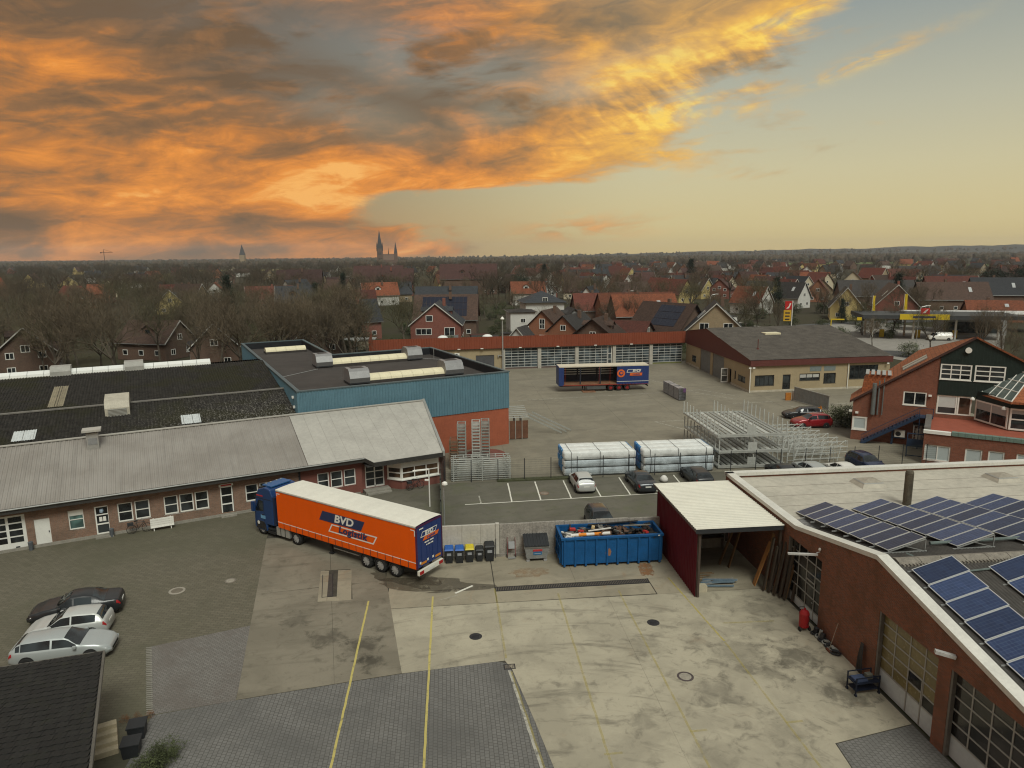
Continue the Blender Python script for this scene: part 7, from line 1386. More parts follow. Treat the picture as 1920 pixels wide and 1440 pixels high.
MB().tube([(-.15, .2, .3), (-.15, .32, 1.25), (.15, .32, 1.25), (.15, .2, .3)], .02, 6).build('handle', DARKM, o); MB().tube([(.06, -.15, 1.1), (.2, -.3, .8), (.05, -.32, .5)], .018, 6).build('hose', BLACK, o)
for k in range(7): o = thing('machine_part', 'grey machine part in the heap below the dark workshop door', 'scrap', (*S(20.05 + .05 * (k % 2), 33.6 - k * .33)[:2], .08), A5 + k * 23, 'machine parts heaped at the workshop wall'); mb = MB(); n = 12; [mb.cyl((.26 * cos(2 * pi * i / n), .2 * sin(2 * pi * i / n), .02 * (i % 2)), (.26 * cos(2 * pi * (i + 1) / n), .2 * sin(2 * pi * (i + 1) / n), .02 * ((i + 1) % 2)), .045, None, 5) for i in range(n)]; mb.cbox((0, 0, .1), (.34 if k > 3 else .22, .16, .5 if k < 3 else .08), rz=30 * k, rx=12); mb.build('part', gald if k % 2 else DARKM, o)
o = thing('broom', 'broom leaning on the brick wall between the workshop doors', 'broom', S(19.85, 31.9), A5); MB().cyl((0, 0, .1), (.45, .1, 1.55), .018, None, 6).build('broomstick', mat('stick_grey', (.25, .2, .15), .7), o); MB().cbox((-.02, 0, .06), (.12, .4, .12)).build('brush', mat('bristle', (.12, .04, .02), .9), o)
o = thing('hanging_hoses', 'bundle of dark hoses hanging on the wall left of the olive door', 'hoses', S(20.3, 29.75), A5)
for k in range(9): MB().tube([(-.05, .1 - k * .02, 1.75), (-.1 - .01 * k, .22 - k * .055, .9), (-.12, .25 - k * .06, .15)], .022, 5).build('hose', DARKM if k % 3 else wood[1], o)
o = thing('workshop_trolley', 'dark blue steel trolley before the olive workshop door', 'trolley', S(19.0, 28.1), A5 + 5); tb_ = mat('trolley_blue', (.012, .017, .034), .5, .2)
MB().box(0, 1.3, 0, .7, .62, .68).build('top_tray', tb_, o); MB().box(.05, 1.25, .05, .65, .25, .29).build('lower_tray', tb_, o)
for x in (.03, 1.27):
    for y in (.03, .67): MB().box(x - .025, x + .025, y - .025, y + .025, .12, .95).cyl((x - .03, y, .08), (x + .03, y, .08), .08, None, 10).build('leg', tb_, o)
MB().box(0, 1.3, .0, .04, .92, .96).box(0, 1.3, .66, .7, .92, .96).build('rail', tb_, o)
MB().cbox((.9, .35, .8), (.3, .25, .24)).build('tool_box', mat('tool_grey', (.12, .12, .1), .6), o); MB().box(.1, .7, .1, .6, .685, .76).build('rags', mat('rag_blue', (.05, .07, .13), .8), o)
for k in range(2): o = thing('plant_tub', ['dark plastic tub beside the garden steps', 'second dark tub nearer the viewer beside the garden steps'][k], 'tub', (-17.0 + .35 * k, 27.2 - 1.15 * k), 17); MB().hexa([(0, 0, 0), (.6, 0, 0), (.6, .6, 0), (0, .6, 0)], [(-.05, -.05, .6), (.65, -.05, .6), (.65, .65, .6), (-.05, .65, .6)]).box(-.08, .68, -.08, .68, .6, .66).build('tub', dpl, o)
# sliding gate, barrier boards, hedge by the office
o = thing('sliding_gate', 'grey slatted sliding gate before the tan workshop', 'gate', (40.2, 97.0), -74); 
for i in range(26): MB().box(i * .27, i * .27 + .2, -.03, .03, .15, 1.95).build('slat', mat('gate_grey', (.23, .24, .24), .5, .3), o)
MB().box(0, 7.1, -.05, .05, .08, .15).box(0, 7.1, -.05, .05, 1.95, 2.05).box(-.3, 0, -.1, .1, 0, 1.4).build('gate_frame', ALU, o)
for k, (x, y) in enumerate(((39.5, 97.3), (39.4, 89.2))):
    o = thing('barrier', ['orange barrier post beside the gate end', 'low orange barrier behind the parked red car'][k], 'barrier', (x, y), 5); (MB().box(-.4, .4, -.1, .1, 0, 1.1) if k == 0 else MB().box(-1.4, 1.4, -.05, .05, .5, .75).box(-1.3, -1.2, -.1, .1, 0, .9).box(1.2, 1.3, -.1, .1, 0, .9)).build('board', mat('barrier_orange', (.42, .16, .03), .6), o)
# ------------------------------------------------------------------ trees
bark = mat('bark_brown', (.085, .07, .052), .95, var=.3, scale=2); twigm = mat('twig_brown', (.105, .082, .054), .95, var=.35, scale=.3, rnd=.5); twigo = mat('twig_olive', (.09, .08, .044), .95, var=.35, scale=.3, rnd=.5)
def bare_tree(seed, H, spread, levels=5, twigs=1.0, trunk_h=.26):
    """tapered trunk, rising limbs, and sprays of fine twigs"""
    r = random.Random(seed); tk_, tw = MB(), MB()
    def grow(p, d, L, rad, lv):
        n = 3 if lv < 2 else 2; q = p; up_ = .05 + .05 * lv
        for i in range(n):
            wob = .10 if lv < 2 else .2
            d2 = (d + Vector((r.uniform(-wob, wob), r.uniform(-wob, wob), up_ * r.uniform(.2, 1)))).normalized(); e = q + d2 * (L / n); r0 = rad * (1 - .4 * i / n); r1 = rad * (1 - .4 * (i + 1) / n)
            if lv <= 3: (tk_ if lv <= 1 else tw).cyl(q, e, max(r0, .012), max(r1, .01), 6 if lv == 0 else (4 if lv < 3 else 3), False)
            else:
                pr = d2.cross(Vector((r.uniform(-1, 1), r.uniform(-1, 1), .3))).normalized() * max(r0, .009); tw.add([tuple(q - pr), tuple(q + pr), tuple(e + pr * .5), tuple(e - pr * .5)], [(0, 1, 2, 3)])
            q = e; d = d2
            if 1 <= lv < levels and (i > 0 or lv > 1):
                a = r.uniform(0, 2 * pi); s_ = d.cross(Vector((cos(a), sin(a), .2))).normalized(); grow(q, (d * .8 + s_ * r.uniform(.5, .85) * spread).normalized(), L * r.uniform(.5, .68), rad * .48, lv + 1)
        if lv < levels:
            for b_ in range(4 if lv == 0 else 2):
                a = (b_ + r.uniform(-.3, .3)) * 2 * pi / (4 if lv == 0 else 2) + r.uniform(0, 1); s_ = d.cross(Vector((cos(a), sin(a), .15))).normalized(); grow(q, (d + s_ * r.uniform(.35, .75) * spread).normalized(), L * r.uniform(.66, .84), rad * .58, lv + 1)
        else:
            for _ in range(int(3 * twigs)):
                s_ = Vector((r.uniform(-1, 1), r.uniform(-1, 1), r.uniform(-.2, .7))).normalized(); e = q + (d + s_ * .8).normalized() * L * r.uniform(.8, 1.7)
                pr = (e - q).cross(Vector((r.uniform(-1, 1), r.uniform(-1, 1), 1))).normalized() * .010; tw.add([tuple(q - pr), tuple(q + pr), tuple(e)], [(0, 1, 2)])
    grow(Vector((0, 0, 0)), Vector((0, 0, 1)), H * trunk_h, H * .016, 0)
    zs = max(v[2] for v in tw.v); k = H / zs
    for mb in (tk_, tw): mb.v = [(x * k, y * k, z * k) for x, y, z in mb.v]
    return tk_.mesh('trunk'), tw.mesh('crown')
BT = []
for i, (H, sp_, lv) in enumerate(((12, 1.0, 5), (14, .75, 5), (11, 1.15, 5), (14, .85, 5), (10, 1.2, 5), (13, 1.0, 5), (12, .9, 5))):
    a, b_ = bare_tree(40 + i, H, sp_, lv, 1.0); a.materials.append(bark); b_.materials.append(twigo if i in (2, 5) else twigm); BT.append((a, b_, H))
def leaf_crown(seed, H, W, shape, nclump, leaf, m, per=26):
    """leaf-sized faces in clumps spread through the crown's volume"""
    r = random.Random(seed); mb = MB()
    for c_ in range(nclump):
        if shape == 'cone':
            t_ = r.random() ** 1.4; z = H * (.08 + .9 * t_); R_ = W / 2 * (1 - t_) * r.uniform(.55, 1.08) + .1; a = r.uniform(0, 2 * pi); p = Vector((R_ * cos(a), R_ * sin(a), z))
        else:
            while True:
                p = Vector((r.uniform(-1, 1), r.uniform(-1, 1), r.uniform(-1, 1)))
                if .35 < p.length < 1: break
            p = Vector((p.x * W / 2 * r.uniform(.8, 1.12), p.y * W / 2 * r.uniform(.8, 1.12), H * (.5 + .48 * p.z)))
        cr = leaf * r.uniform(2.0, 4.0)
        for _ in range(per):
            q = p + Vector((r.gauss(0, 1), r.gauss(0, 1), r.gauss(0, .7))) * cr * .55; u = Vector((r.uniform(-1, 1), r.uniform(-1, 1), r.uniform(-.6, .6))).normalized(); v_ = u.cross(Vector((r.uniform(-1, 1), r.uniform(-1, 1), 1))).normalized(); s_ = leaf * r.uniform(.5, 1.1)
            mb.add([tuple(q - u * s_), tuple(q + v_ * s_ * .5), tuple(q + u * s_)], [(0, 1, 2)])
    me = mb.mesh('crown'); me.materials.append(m); return me
ever = mat('evergreen', (.020, .032, .018), .8, var=.4, scale=1, rnd=.4); everb = mat('evergreen_bush', (.055, .066, .026), .8, var=.5, scale=1, rnd=.7); rusty = mat('autumn_leaves', (.15, .06, .02), .85, var=.3, scale=1, rnd=.4)
con_m = leaf_crown(1, 12, 5.5, 'cone', 330, .32, ever); pine_m = leaf_crown(2, 8, 7, 'ball', 260, .3, ever); bush_m = [leaf_crown(3 + k, 2.4, 3.0, 'ball', 70, .16, everb) for k in range(2)]; aut_m = leaf_crown(6, 5, 5, 'ball', 90, .2, rusty, 12); hedge_m = leaf_crown(9, 1.8, 3.2, 'ball', 90, .12, everb)
stem_m = MB().cyl((0, 0, 0), (0, 0, 8), .22, .08, 7).mesh('trunk'); stem_m.materials.append(bark); stem_s = MB().cyl((0, 0, 0), (0, 0, 1.2), .08, .05, 6).mesh('trunk'); stem_s.materials.append(bark)
RT = random.Random(11)
def tree(x, y, h, label, group, k=None, name='bare_tree', cat='tree'):
    k = RT.randrange(len(BT)) if k is None else k; a, b_, H = BT[k]; o = thing(name, label, cat, (x, y, -.05), RT.uniform(0, 360), group); s_ = h / H; w_ = s_ * RT.uniform(.95, 1.25); o.scale = (w_, w_, s_); inst('trunk', a, None, o); inst('crown', b_, None, o); return o
def evergreen(x, y, h, label, group, kind='cone'):
    me, H, nm, st, sh = {'cone': (con_m, 12, 'conifer', stem_m, 8), 'ball': (pine_m, 8, 'evergreen_tree', stem_m, 8), 'bush': (bush_m[RT.randrange(2)], 2.4, 'shrub', stem_s, 1.2), 'autumn': (aut_m, 5, 'autumn_tree', stem_s, 1.2), 'hedge': (hedge_m, 1.8, 'hedge', stem_s, 1.2)}[kind]
    o = thing(nm, label, 'tree' if kind in ('cone', 'ball', 'autumn') else 'shrub', (x, y, -.05), RT.uniform(0, 360), group); s_ = h / H; w_ = s_ * RT.uniform(.9, 1.15); o.scale = (w_, w_, s_); tr_ = inst('trunk', st, None, o); tr_.scale = (1, 1, H * .55 / sh); cr = inst('crown', me, None, o); return o
# ------------------------------------------------------------------ houses
wallm = {'red': brick_mat('house_brick_red', (.20, .05, .032), (.26, .075, .05), (.18, .14, .12), .15), 'brown': brick_mat('house_brick_brown', (.12, .065, .045), (.16, .09, .06), (.14, .12, .1), .2), 'orange': brick_mat('house_brick_orange', (.26, .09, .045), (.32, .12, .06), (.2, .16, .12), .15),
  'tan': brick_mat('house_brick_tan', (.28, .20, .115), (.36, .27, .16), (.26, .22, .17), .15), 'white': mat('house_render_white', (.55, .54, .50), .8, var=.08, scale=.5, streak=.1), 'yellow': mat('house_render_yellow', (.48, .38, .16), .8, var=.08, scale=.5, streak=.1), 'grey': mat('house_render_grey', (.25, .25, .24), .8, var=.1, scale=.5), 'cream': mat('house_render_cream', (.48, .42, .30), .8, var=.08, scale=.5)}
roofm = {'red': tile_mat('roof_red', (.135, .038, .024)), 'orange': tile_mat('roof_orange', (.21, .064, .028)), 'brown': tile_mat('roof_brown', (.085, .05, .036)), 'slate': tile_mat('roof_slate', (.042, .046, .052), .2, .06), 'dark': tile_mat('roof_dark', (.05, .045, .042), .2, .1), 'maroon': tile_mat('roof_maroon', (.075, .033, .027))}
vergew = mat('verge_white', (.5, .49, .45), .6, var=.08)
PVM = None
def house(x, y, rz, W, D, he, hr, wall, roof, label, name='house', win=True, verge=False, chim=True, group=None, solar=0, sky=0, hip=False, over=.45, wins=None, far=False):
    """x,y = middle of the gable front; local -y faces out of the front gable, ridge runs along +y"""
    o = thing(name, label, 'house', (x, y), rz, group); wm, rm_ = wallm[wall], roofm[roof]; h2 = W / 2
    if hip: MB().box(-h2, h2, 0, D, 0, he).build('wall', wm, o)
    else: MB().prismy([(-h2, 0), (h2, 0), (h2, he), (0, hr - .1), (-h2, he)], 0, D).build('wall', wm, o, fix=True)
    k = (hr - he) / h2; e = over; th = .16
    if hip:
        g2 = min(D, W) / 2; b_ = MB(); zz = he - .05; c_ = [(-h2 - e, -e, zz), (h2 + e, -e, zz), (h2 + e, D + e, zz), (-h2 - e, D + e, zz), (0, min(g2, D / 2), hr), (0, max(D - g2, D / 2), hr)]
        b_.add(c_, [(0, 1, 4), (1, 2, 5, 4), (2, 3, 5), (3, 0, 4, 5), (3, 2, 1, 0)]); rf = b_.build('roof', rm_, o)
    else: rf = MB().prismy([(-h2 - e, he - k * e), (0, hr), (h2 + e, he - k * e), (h2 + e, he - k * e + th), (0, hr + th), (-h2 - e, he - k * e + th)], -e, D + e).build('roof', rm_, o, fix=True)
    if verge and not hip: MB().prismy([(-h2 - e, he - k * e - .05), (0, hr - .05), (h2 + e, he - k * e - .05), (h2 + e, he - k * e + .2), (0, hr + .22), (-h2 - e, he - k * e + .2)], -e - .05, -e + .02).build('verge_board', vergew, rf, fix=True)
    if chim: cx_ = W * .1; c2 = MB().box(cx_, cx_ + .7, D * .55, D * .55 + .7, hr - 1.0, hr + .9).build('chimney', wallm['brown'] if wall != 'red' else wm, rf)
    fm = WHITE
    if win:
        if wins: L_ = wins
        else:
            n = max(1, int(W // 3.6)); L_ = []
            for i in range(n): cx_ = -h2 + W * (i + .5) / n; L_.append((cx_ - .65, cx_ + .65, 1.0, 2.2))
            if hr - he > 2.4: L_.append((-.7, .7, he + .1, he + 1.4))
            if he > 4.4:
                for i in range(n): cx_ = -h2 + W * (i + .5) / n; L_.append((cx_ - .65, cx_ + .65, 3.6, 4.8))
        if far:
            for q in L_: f = MB().box(q[0], q[1], -.05, 0, q[2], q[3]).build('window', fm, o); MB().box(q[0] + .15, q[1] - .15, -.06, -.052, q[2] + .15, q[3] - .15).build('pane', GLASS, f)
        else:
            for q in L_: window(o, (0, 0, 0), *q[:4], y=-.035, cols=q[4] if len(q) > 4 else 2, fw=.12, sill=False)
        # long sides
        for s_ in (-1, 1):
            for i in range(max(1, int(D // 4))):
                cy_ = D * (i + .5) / max(1, int(D // 4)); fr_ = (s_ * h2, cy_, 90 * s_)
                f = MB(fr_).box(-.6, .6, -.06, 0, 1.0, 2.15).build('window', fm, o); MB(fr_).box(-.48, .48, -.07, -.062, 1.12, 2.03).build('pane', GLASS, f)
    if not hip and not far and not solar and not sky and hr - he > 3.4:
        for s_ in (-1, 1):
            xd = h2 * .62; zd = hr - k * xd; y0_ = D * .35; dmr = MB().prismx([(y0_, zd - .6), (y0_ + 2.4, zd - .6), (y0_ + 2.4, zd + 1.0), (y0_ + 1.2, zd + 1.75), (y0_, zd + 1.0)], s_ * h2 * .2, s_ * xd).build('dormer', wm, rf, fix=True)
            MB().prismx([(y0_ - .25, zd + .9), (y0_ + 1.2, zd + 1.78), (y0_ + 2.65, zd + .9), (y0_ + 2.65, zd + 1.02), (y0_ + 1.2, zd + 1.92), (y0_ - .25, zd + 1.02)], s_ * h2 * .1, s_ * (xd + .25)).build('dormer_roof', rm_, rf, fix=True)
            MB().box(s_ * xd, s_ * (xd + .06), y0_ + .6, y0_ + 1.8, zd - .2, zd + .9).build('dormer_window', GLASS, rf, fix=True)
    if not far:
        gt_ = MB()
        for s_ in (-1, 1): gt_.cyl((s_ * (h2 + e + .02), -e, he - k * e + .02), (s_ * (h2 + e + .02), D + e, he - k * e + .02), .09, None, 5)
        gt_.build('gutter', mat('zinc', (.2, .2, .19), .5, .4), rf)
    for i in range(sky):
        for s_ in ((-1,) if i % 2 == 0 else (-1, 1)):
            yy = D * (.25 + .25 * i); xa, xb = h2 * .35, h2 * .62; zf2 = lambda x: hr - k * x + th
            MB().prismy([(s_ * xa, zf2(xa) + .02), (s_ * xb, zf2(xb) + .02), (s_ * xb, zf2(xb) + .1), (s_ * xa, zf2(xa) + .1)], yy, yy + 1.0).build('roof_window', mat('roof_window_pale', (.4, .42, .42), .25), rf, fix=True)
    if solar:
        zf2 = lambda x: hr - k * x + th
        for s_ in ((-1,) if solar > 0 else (1,)):
            for i in range(abs(solar)):
                for j in range(3):
                    yy = D * .12 + i * 1.06; xa = h2 * .12 + j * h2 * .27; xb = xa + h2 * .255
                    MB().prismy([(s_ * xa, zf2(xa) + .06), (s_ * xb, zf2(xb) + .06), (s_ * xb, zf2(xb) + .1), (s_ * xa, zf2(xa) + .1)], yy, yy + 1.0).build('solar_panel', mat('pv_dark', (.014, .017, .03), .2, var=.1), rf, fix=True)
    return o
# --- nearer houses behind the garages: gable fronts placed one by one
house(-17.5, 160, 1, 11.6, 13, 5.2, 9.9, 'red', 'slate', 'red brick gabled house with three-pane window and balcony behind the garages', verge=True, wins=[(-4.6, -.9, 1.9 + .9, 4.3, 3), (-2.2, -.6, 5.9, 7.3, 1), (2.0, 4.4, 2.5, 4.5, 2)])
bal = [o for o in COL.objects if o.name.startswith('house')][-1]; MB().box(1.3, 5.2, -1.1, -1.0, 1.9, 2.8).box(1.3, 5.2, -1.0, 0, 1.8, 1.9).box(1.3, 1.4, -1.0, 0, 1.9, 2.8).box(5.1, 5.2, -1, 0, 1.9, 2.8).build('balcony', mat('balcony_grey', (.22, .22, .22), .7), bal)
house(-25.0, 184, -90, 12, 16, 4.8, 10.6, 'brown', 'brown', 'long brown-roofed house with solar panels behind the red gabled house', solar=-11, chim=True)
house(-28.5, 212, -90, 13, 18, 4.5, 11.5, 'brown', 'slate', 'slate-roofed house with a row of roof windows behind the solar house', sky=3)
house(-41, 148, 28, 10, 12, 4.0, 8.6, 'brown', 'brown', 'brown-roofed brick house half hidden by bare trees left of the garages', verge=True)
house(-46, 176, -62, 9, 12, 4.8, 9.8, 'red', 'slate', 'brick house with dark grey roof behind the bare trees')
house(-40, 196, 75, 9, 10, 4.5, 8.8, 'white', 'dark', 'pale house with dark roof beside the evergreen clump')
house(9.5, 196, 8, 11, 11, 7.6, 10.6, 'white', 'slate', 'white two-storey house with low pyramid slate roof', hip=True, over=.8, chim=False)
house(3.0, 178, 8, 6.5, 9, 6.4, 6.9, 'white', 'dark', 'white flat-roofed block beside the white pyramid-roofed house', hip=True, chim=False)
house(16.5, 181, 8, 8, 8, 3.0, 6.8, 'grey', 'dark', 'low grey house with dark roof before the white pyramid-roofed house', chim=False)
house(24, 222, -20, 9, 10, 5.0, 10.5, 'white', 'slate', 'white house with steep slate roof right of the white pyramid-roofed house')
house(7.2, 163, -22, 6.6, 11, 4.6, 7.8, 'orange', 'brown', 'narrow orange brick gabled house left of the solar-roofed twin')
house(11.6, 156, -30, 7.6, 11, 3.8, 7.2, 'orange', 'dark', 'orange brick gabled house with solar strip behind the garages', solar=6)
house(17.6, 150, -24, 10.6, 9, 2.9, 7.0, 'brown', 'brown', 'low brown-roofed house with brown gable just behind the garages', over=.8)
house(1.2, 152, -20, 4.6, 6, 2.4, 5.0, 'white', 'dark', 'small white glazed garden house behind the garages', wins=[(-1.6, -.2, .3, 2.3, 1), (.2, 1.6, .3, 2.3, 1)], verge=True, chim=False)
house(44.5, 192, 96, 11, 17, 4.6, 9.8, 'brown', 'orange', 'large house with bright orange tiled roof', sky=1)
house(47.5, 208, 98, 11, 22, 4.6, 9.4, 'orange', 'orange', 'long orange-roofed house behind the large orange-roofed house')
house(33, 214, 96, 9, 14, 4.4, 9.0, 'brown', 'red', 'red-roofed house left of the large orange roof')
house(42, 160, 36, 10.5, 15, 3.6, 9.2, 'brown', 'brown', 'brown brick house with solar panels on its long roof', solar=7, over=.8)
house(31.5, 159, 60, 8, 11, 2.8, 5.4, 'brown', 'red', 'low red-roofed wing before the solar-roofed brown house', chim=False)
house(44.2, 150, -14, 12.2, 12, 4.2, 10.0, 'tan', 'slate', 'tan brick gabled house with white verge and dark slate roof', verge=True, sky=2, wins=[(-3.4, -1.4, 4.2, 5.9, 2), (1.6, 3.6, 4.2, 5.9, 2), (-3.4, -1.4, 1, 2.4, 2), (1.6, 3.6, 1, 2.4, 2)])
house(-131, 395, -80, 16, 24, 6, 13.5, 'brown', 'maroon', 'broad maroon-roofed building left of the church'); house(-78, 372, -84, 17, 26, 6.5, 14, 'red', 'maroon', 'maroon-roofed building with two dormers below the church'); house(-92, 415, -84, 18, 28, 9, 15, 'red', 'maroon', 'taller red building behind the maroon-roofed dormer building')
house(-38, 380, -86, 17, 30, 8.5, 16, 'brown', 'maroon', 'maroon-roofed apartment house with cream stair tower'); ap = [o for o in COL.objects if o.name.startswith('house') and 'category' in o][-1]
MB().box(-8.9, -8.0, 12, 17, 0, 14.5).build('stair_tower', wallm['cream'], ap)
house(0, 296, -84, 10, 14, 5, 9.5, 'white', 'orange', 'white house with orange roof and dormers left of the white pyramid-roofed house')
# --- right-hand town
RH = [(119, 215, -20, 12, 18, 4.2, 10.5, 'red', 'brown', 'large brown-roofed house with brick gable behind the filling station'), (103, 214, -22, 9, 12, 4.2, 9.8, 'yellow', 'dark', 'yellow gabled house with dark roof behind the station flags'), (87, 238, 40, 9, 11, 4, 9.2, 'white', 'orange', 'white house with bright orange roof above the price sign'),
 (118, 290, 30, 9, 12, 4.4, 9.6, 'red', 'red', 'red-roofed house left of the red twin gables'), (128, 292, -25, 8, 11, 4.4, 9.4, 'orange', 'red', 'brick house of the red twin gables'), (150, 262, 80, 10, 26, 4.6, 10, 'brown', 'dark', 'long dark-roofed terrace right of the twin gables'), (163, 240, 80, 10, 22, 4.6, 10, 'brown', 'brown', 'long brown-roofed terrace with white windows behind the station canopy'),
 (178, 268, 78, 11, 18, 4.8, 11, 'red', 'red', 'red-roofed house behind the long terrace'), (190, 258, 72, 12, 18, 4.8, 10.6, 'brown', 'slate', 'slate-roofed house with roof windows at the right'), (212, 262, -40, 12, 14, 4.8, 11.4, 'tan', 'brown', 'tan gabled house with brown roof near the right edge'), (150, 205, 70, 8, 14, 3, 6, 'orange', 'orange', 'low orange-roofed house behind the white awning'),
 (155, 178, -35, 12, 16, 3.8, 9.4, 'red', 'brown', 'brown-roofed brick hall with two roof windows right of the station'), (172, 168, -35, 8, 14, 3.6, 8.6, 'brown', 'dark', 'dark-roofed house beside the right brick hall'), (176, 165, -20, 5, 8, 3.5, 7.6, 'white', 'dark', 'white glazed gable at the right edge'),
 (90, 320, 35, 9, 11, 4.2, 9.2, 'yellow', 'brown', 'yellow house with brown roof left of the street of gables'), (74, 330, 30, 9, 12, 4.2, 9.2, 'white', 'red', 'white gabled house with red roof at the start of the gable street'), (97, 330, 30, 8, 12, 4.2, 9, 'cream', 'slate', 'cream gabled house with slate roof in the gable street'), (101, 268, 35, 9, 12, 4.2, 9.6, 'yellow', 'dark', 'yellow gabled house with dark roof in front of the gable street'),
 (110, 262, 35, 8, 12, 4.2, 9.4, 'white', 'dark', 'white gabled house next to the yellow gabled house'), (127, 345, 25, 9, 12, 4.2, 9.6, 'white', 'orange', 'white house with orange roof far up the gable street')]
for h_ in RH: house(*h_[:9], label=h_[9], verge=h_[7] in ('white', 'yellow', 'red'), sky=1)
# --- left, behind the trees
LH = [(-86, 122, 30, 9.5, 12, 4.6, 9.0, 'brown', 'brown', 'brick house with brown roof and white verge at the left edge'), (-70, 146, 75, 9, 12, 3.8, 7.8, 'brown', 'brown', 'brown house seen through the bare trees on the left'), (-56, 130, 25, 8.5, 11, 4.4, 8.6, 'brown', 'dark', 'gabled brick house behind the bare trees with pale bargeboards'), (-128, 262, 30, 9, 12, 4.4, 9, 'yellow', 'dark', 'yellow gabled house far left beyond the trees'), (-108, 285, -70, 9, 18, 4.2, 9, 'red', 'red', 'long red-roofed house far left beyond the trees'),
 (-88, 262, -75, 10, 14, 4.5, 10, 'brown', 'slate', 'slate-roofed house beyond the left grove'), (-64, 300, -70, 10, 15, 4.5, 9.5, 'white', 'orange', 'white house with orange roof beyond the left grove'), (-150, 300, -70, 10, 15, 4.5, 9.5, 'white', 'red', 'white house with red roof far left'), (-60, 240, -70, 9, 13, 4.4, 9.2, 'orange', 'red', 'brick house with red roof beyond the left grove')]
for h_ in LH: house(*h_[:9], label=h_[9], verge=True)
# --- far town filler: rows of small houses
RF = random.Random(21); nf = 0; lab_of = {'red': 'small red-roofed house in the distant town', 'orange': 'small orange-roofed house in the distant town', 'brown': 'small brown-roofed house in the distant town', 'slate': 'small slate-roofed house in the distant town', 'dark': 'small dark-roofed house in the distant town', 'maroon': 'small maroon-roofed house in the distant town'}
done = []
while nf < 240:
    Y = 290 + 800 * RF.random() ** 1.4; a = RF.uniform(-38, 38); X = Y * math.tan(RAD(a))
    right = a > 2
    if not right and RF.random() < .72: continue
    if any(abs(X - p) < 14 and abs(Y - q) < 16 for p, q in done): continue
    done.append((X, Y)); rk_ = RF.choice(['red', 'orange', 'red', 'brown', 'slate', 'dark', 'slate', 'maroon', 'brown']); wl_ = RF.choice(['red', 'white', 'brown', 'white', 'yellow', 'cream', 'orange', 'tan', 'grey'])
    house(X, Y, RF.choice((20, 70, -70, -20, 35, 110)) + RF.uniform(-8, 8), RF.uniform(8, 11), RF.uniform(10, 16), RF.uniform(3.6, 5), RF.uniform(8.2, 10.6), wl_, rk_, lab_of[rk_], far=True, win=Y < 700, verge=RF.random() < .4, group='distant town houses with %s roofs' % rk_); nf += 1
# ------------------------------------------------------------------ planting
gv = 'bare trees of the left grove'
for k in range(60):   # left grove behind the old hall
    a = RT.uniform(0, 1); X = -108 + 82 * a + RT.uniform(-4, 4); Y = 114 + RT.uniform(-6, 40) + 10 * a
    tree(X, Y, RT.uniform(12, 17), 'tall bare brown tree in the grove behind the old hall', gv)
for k in range(55):
    Y = RT.uniform(165, 300); X = RT.uniform(-.82, -.2) * Y; tree(X, Y, RT.uniform(10, 15), 'bare tree in the gardens beyond the left grove', 'bare trees beyond the left grove')
for x, y, h in ((-30, 205, 9), (-9, 235, 11), (2, 240, 10), (22, 262, 13), (28, 268, 14), (34, 275, 15), (40, 282, 13), (46, 270, 13), (52, 268, 12), (58, 262, 13), (64, 258, 12), (27, 290, 16), (44, 300, 15), (52, 305, 14), (56, 190, 10), (60, 184, 11), (63, 178, 11), (66, 172, 10), (59, 176, 9), (-21, 240, 9), (-50, 235, 10)):
    tree(x, y, h, 'bare tree among the gardens behind the garages', 'bare trees behind the garages')
for x, y, h in ((84, 138, 11), (89, 131, 12), (94, 126, 10), (99, 139, 11), (104, 130, 12), (110, 136, 11), (86, 120, 8), (92, 116, 8), (116, 128, 11), (122, 138, 10), (78, 149, 8), (112, 120, 9), (106, 112, 8), (118, 112, 10), (126, 118, 11), (133, 126, 11), (128, 108, 9), (140, 134, 12), (100, 106, 8), (146, 150, 11)):
    tree(x, y, h, 'bare street tree before the filling station', 'bare street trees by the station')
for k in range(100):
    Y = 230 + 420 * RT.random() ** 1.3; a = RT.uniform(-38, 38); X = Y * math.tan(RAD(a)); tree(X, Y, RT.uniform(10, 16), 'bare tree standing among the distant town houses', 'bare trees of the distant town')
for x, y, h, lb in ((-94, 232, 15, 'tall dark conifer beyond the left grove'), (-74, 265, 11, 'smaller dark conifer right of the tall left conifer'), (-38, 172, 5.5, 'round conifer beside the red gabled house'), (-79, 330, 13, 'slim conifer below the church'), (94, 248, 12, 'dark conifer behind the twin gables'), (136, 246, 13, 'broad conifer beside the dark terrace'), (98, 206, 7, 'small conifer beside the yellow gabled house'), (110, 430, 17, 'slim dark tree before the far hills'), (20, 420, 15, 'tall dark conifer amid the middle trees')):
    evergreen(x, y, h, lb, None, 'cone')
for x, y, h, lb in ((242, 330, 15, 'large dark evergreen on the right skyline'), (232, 336, 13, 'second dark evergreen on the right skyline'), (171, 290, 11, 'dark evergreen behind the terrace'), (-47, 165, 6, 'dark evergreen left of the red gabled house'), (-41, 172, 7, 'dark evergreen in the garden left of the solar house'), (4, 340, 12, 'dark evergreen behind the white house')):
    evergreen(x, y, h, lb, None, 'ball')
for k in range(50):
    Y = RT.uniform(168, 270); X = RT.uniform(-.25, .62) * Y; tree(X, Y, RT.uniform(7, 11.5), 'small bare garden tree between the houses behind the garages', 'small bare garden trees')
for k in range(150):
    Y = RT.uniform(146, 280); X = RT.uniform(-60, 90) * Y / 150; evergreen(X, Y, RT.uniform(1.8, 3.6), 'green garden shrub between the houses', 'garden shrubs between the houses', 'bush')
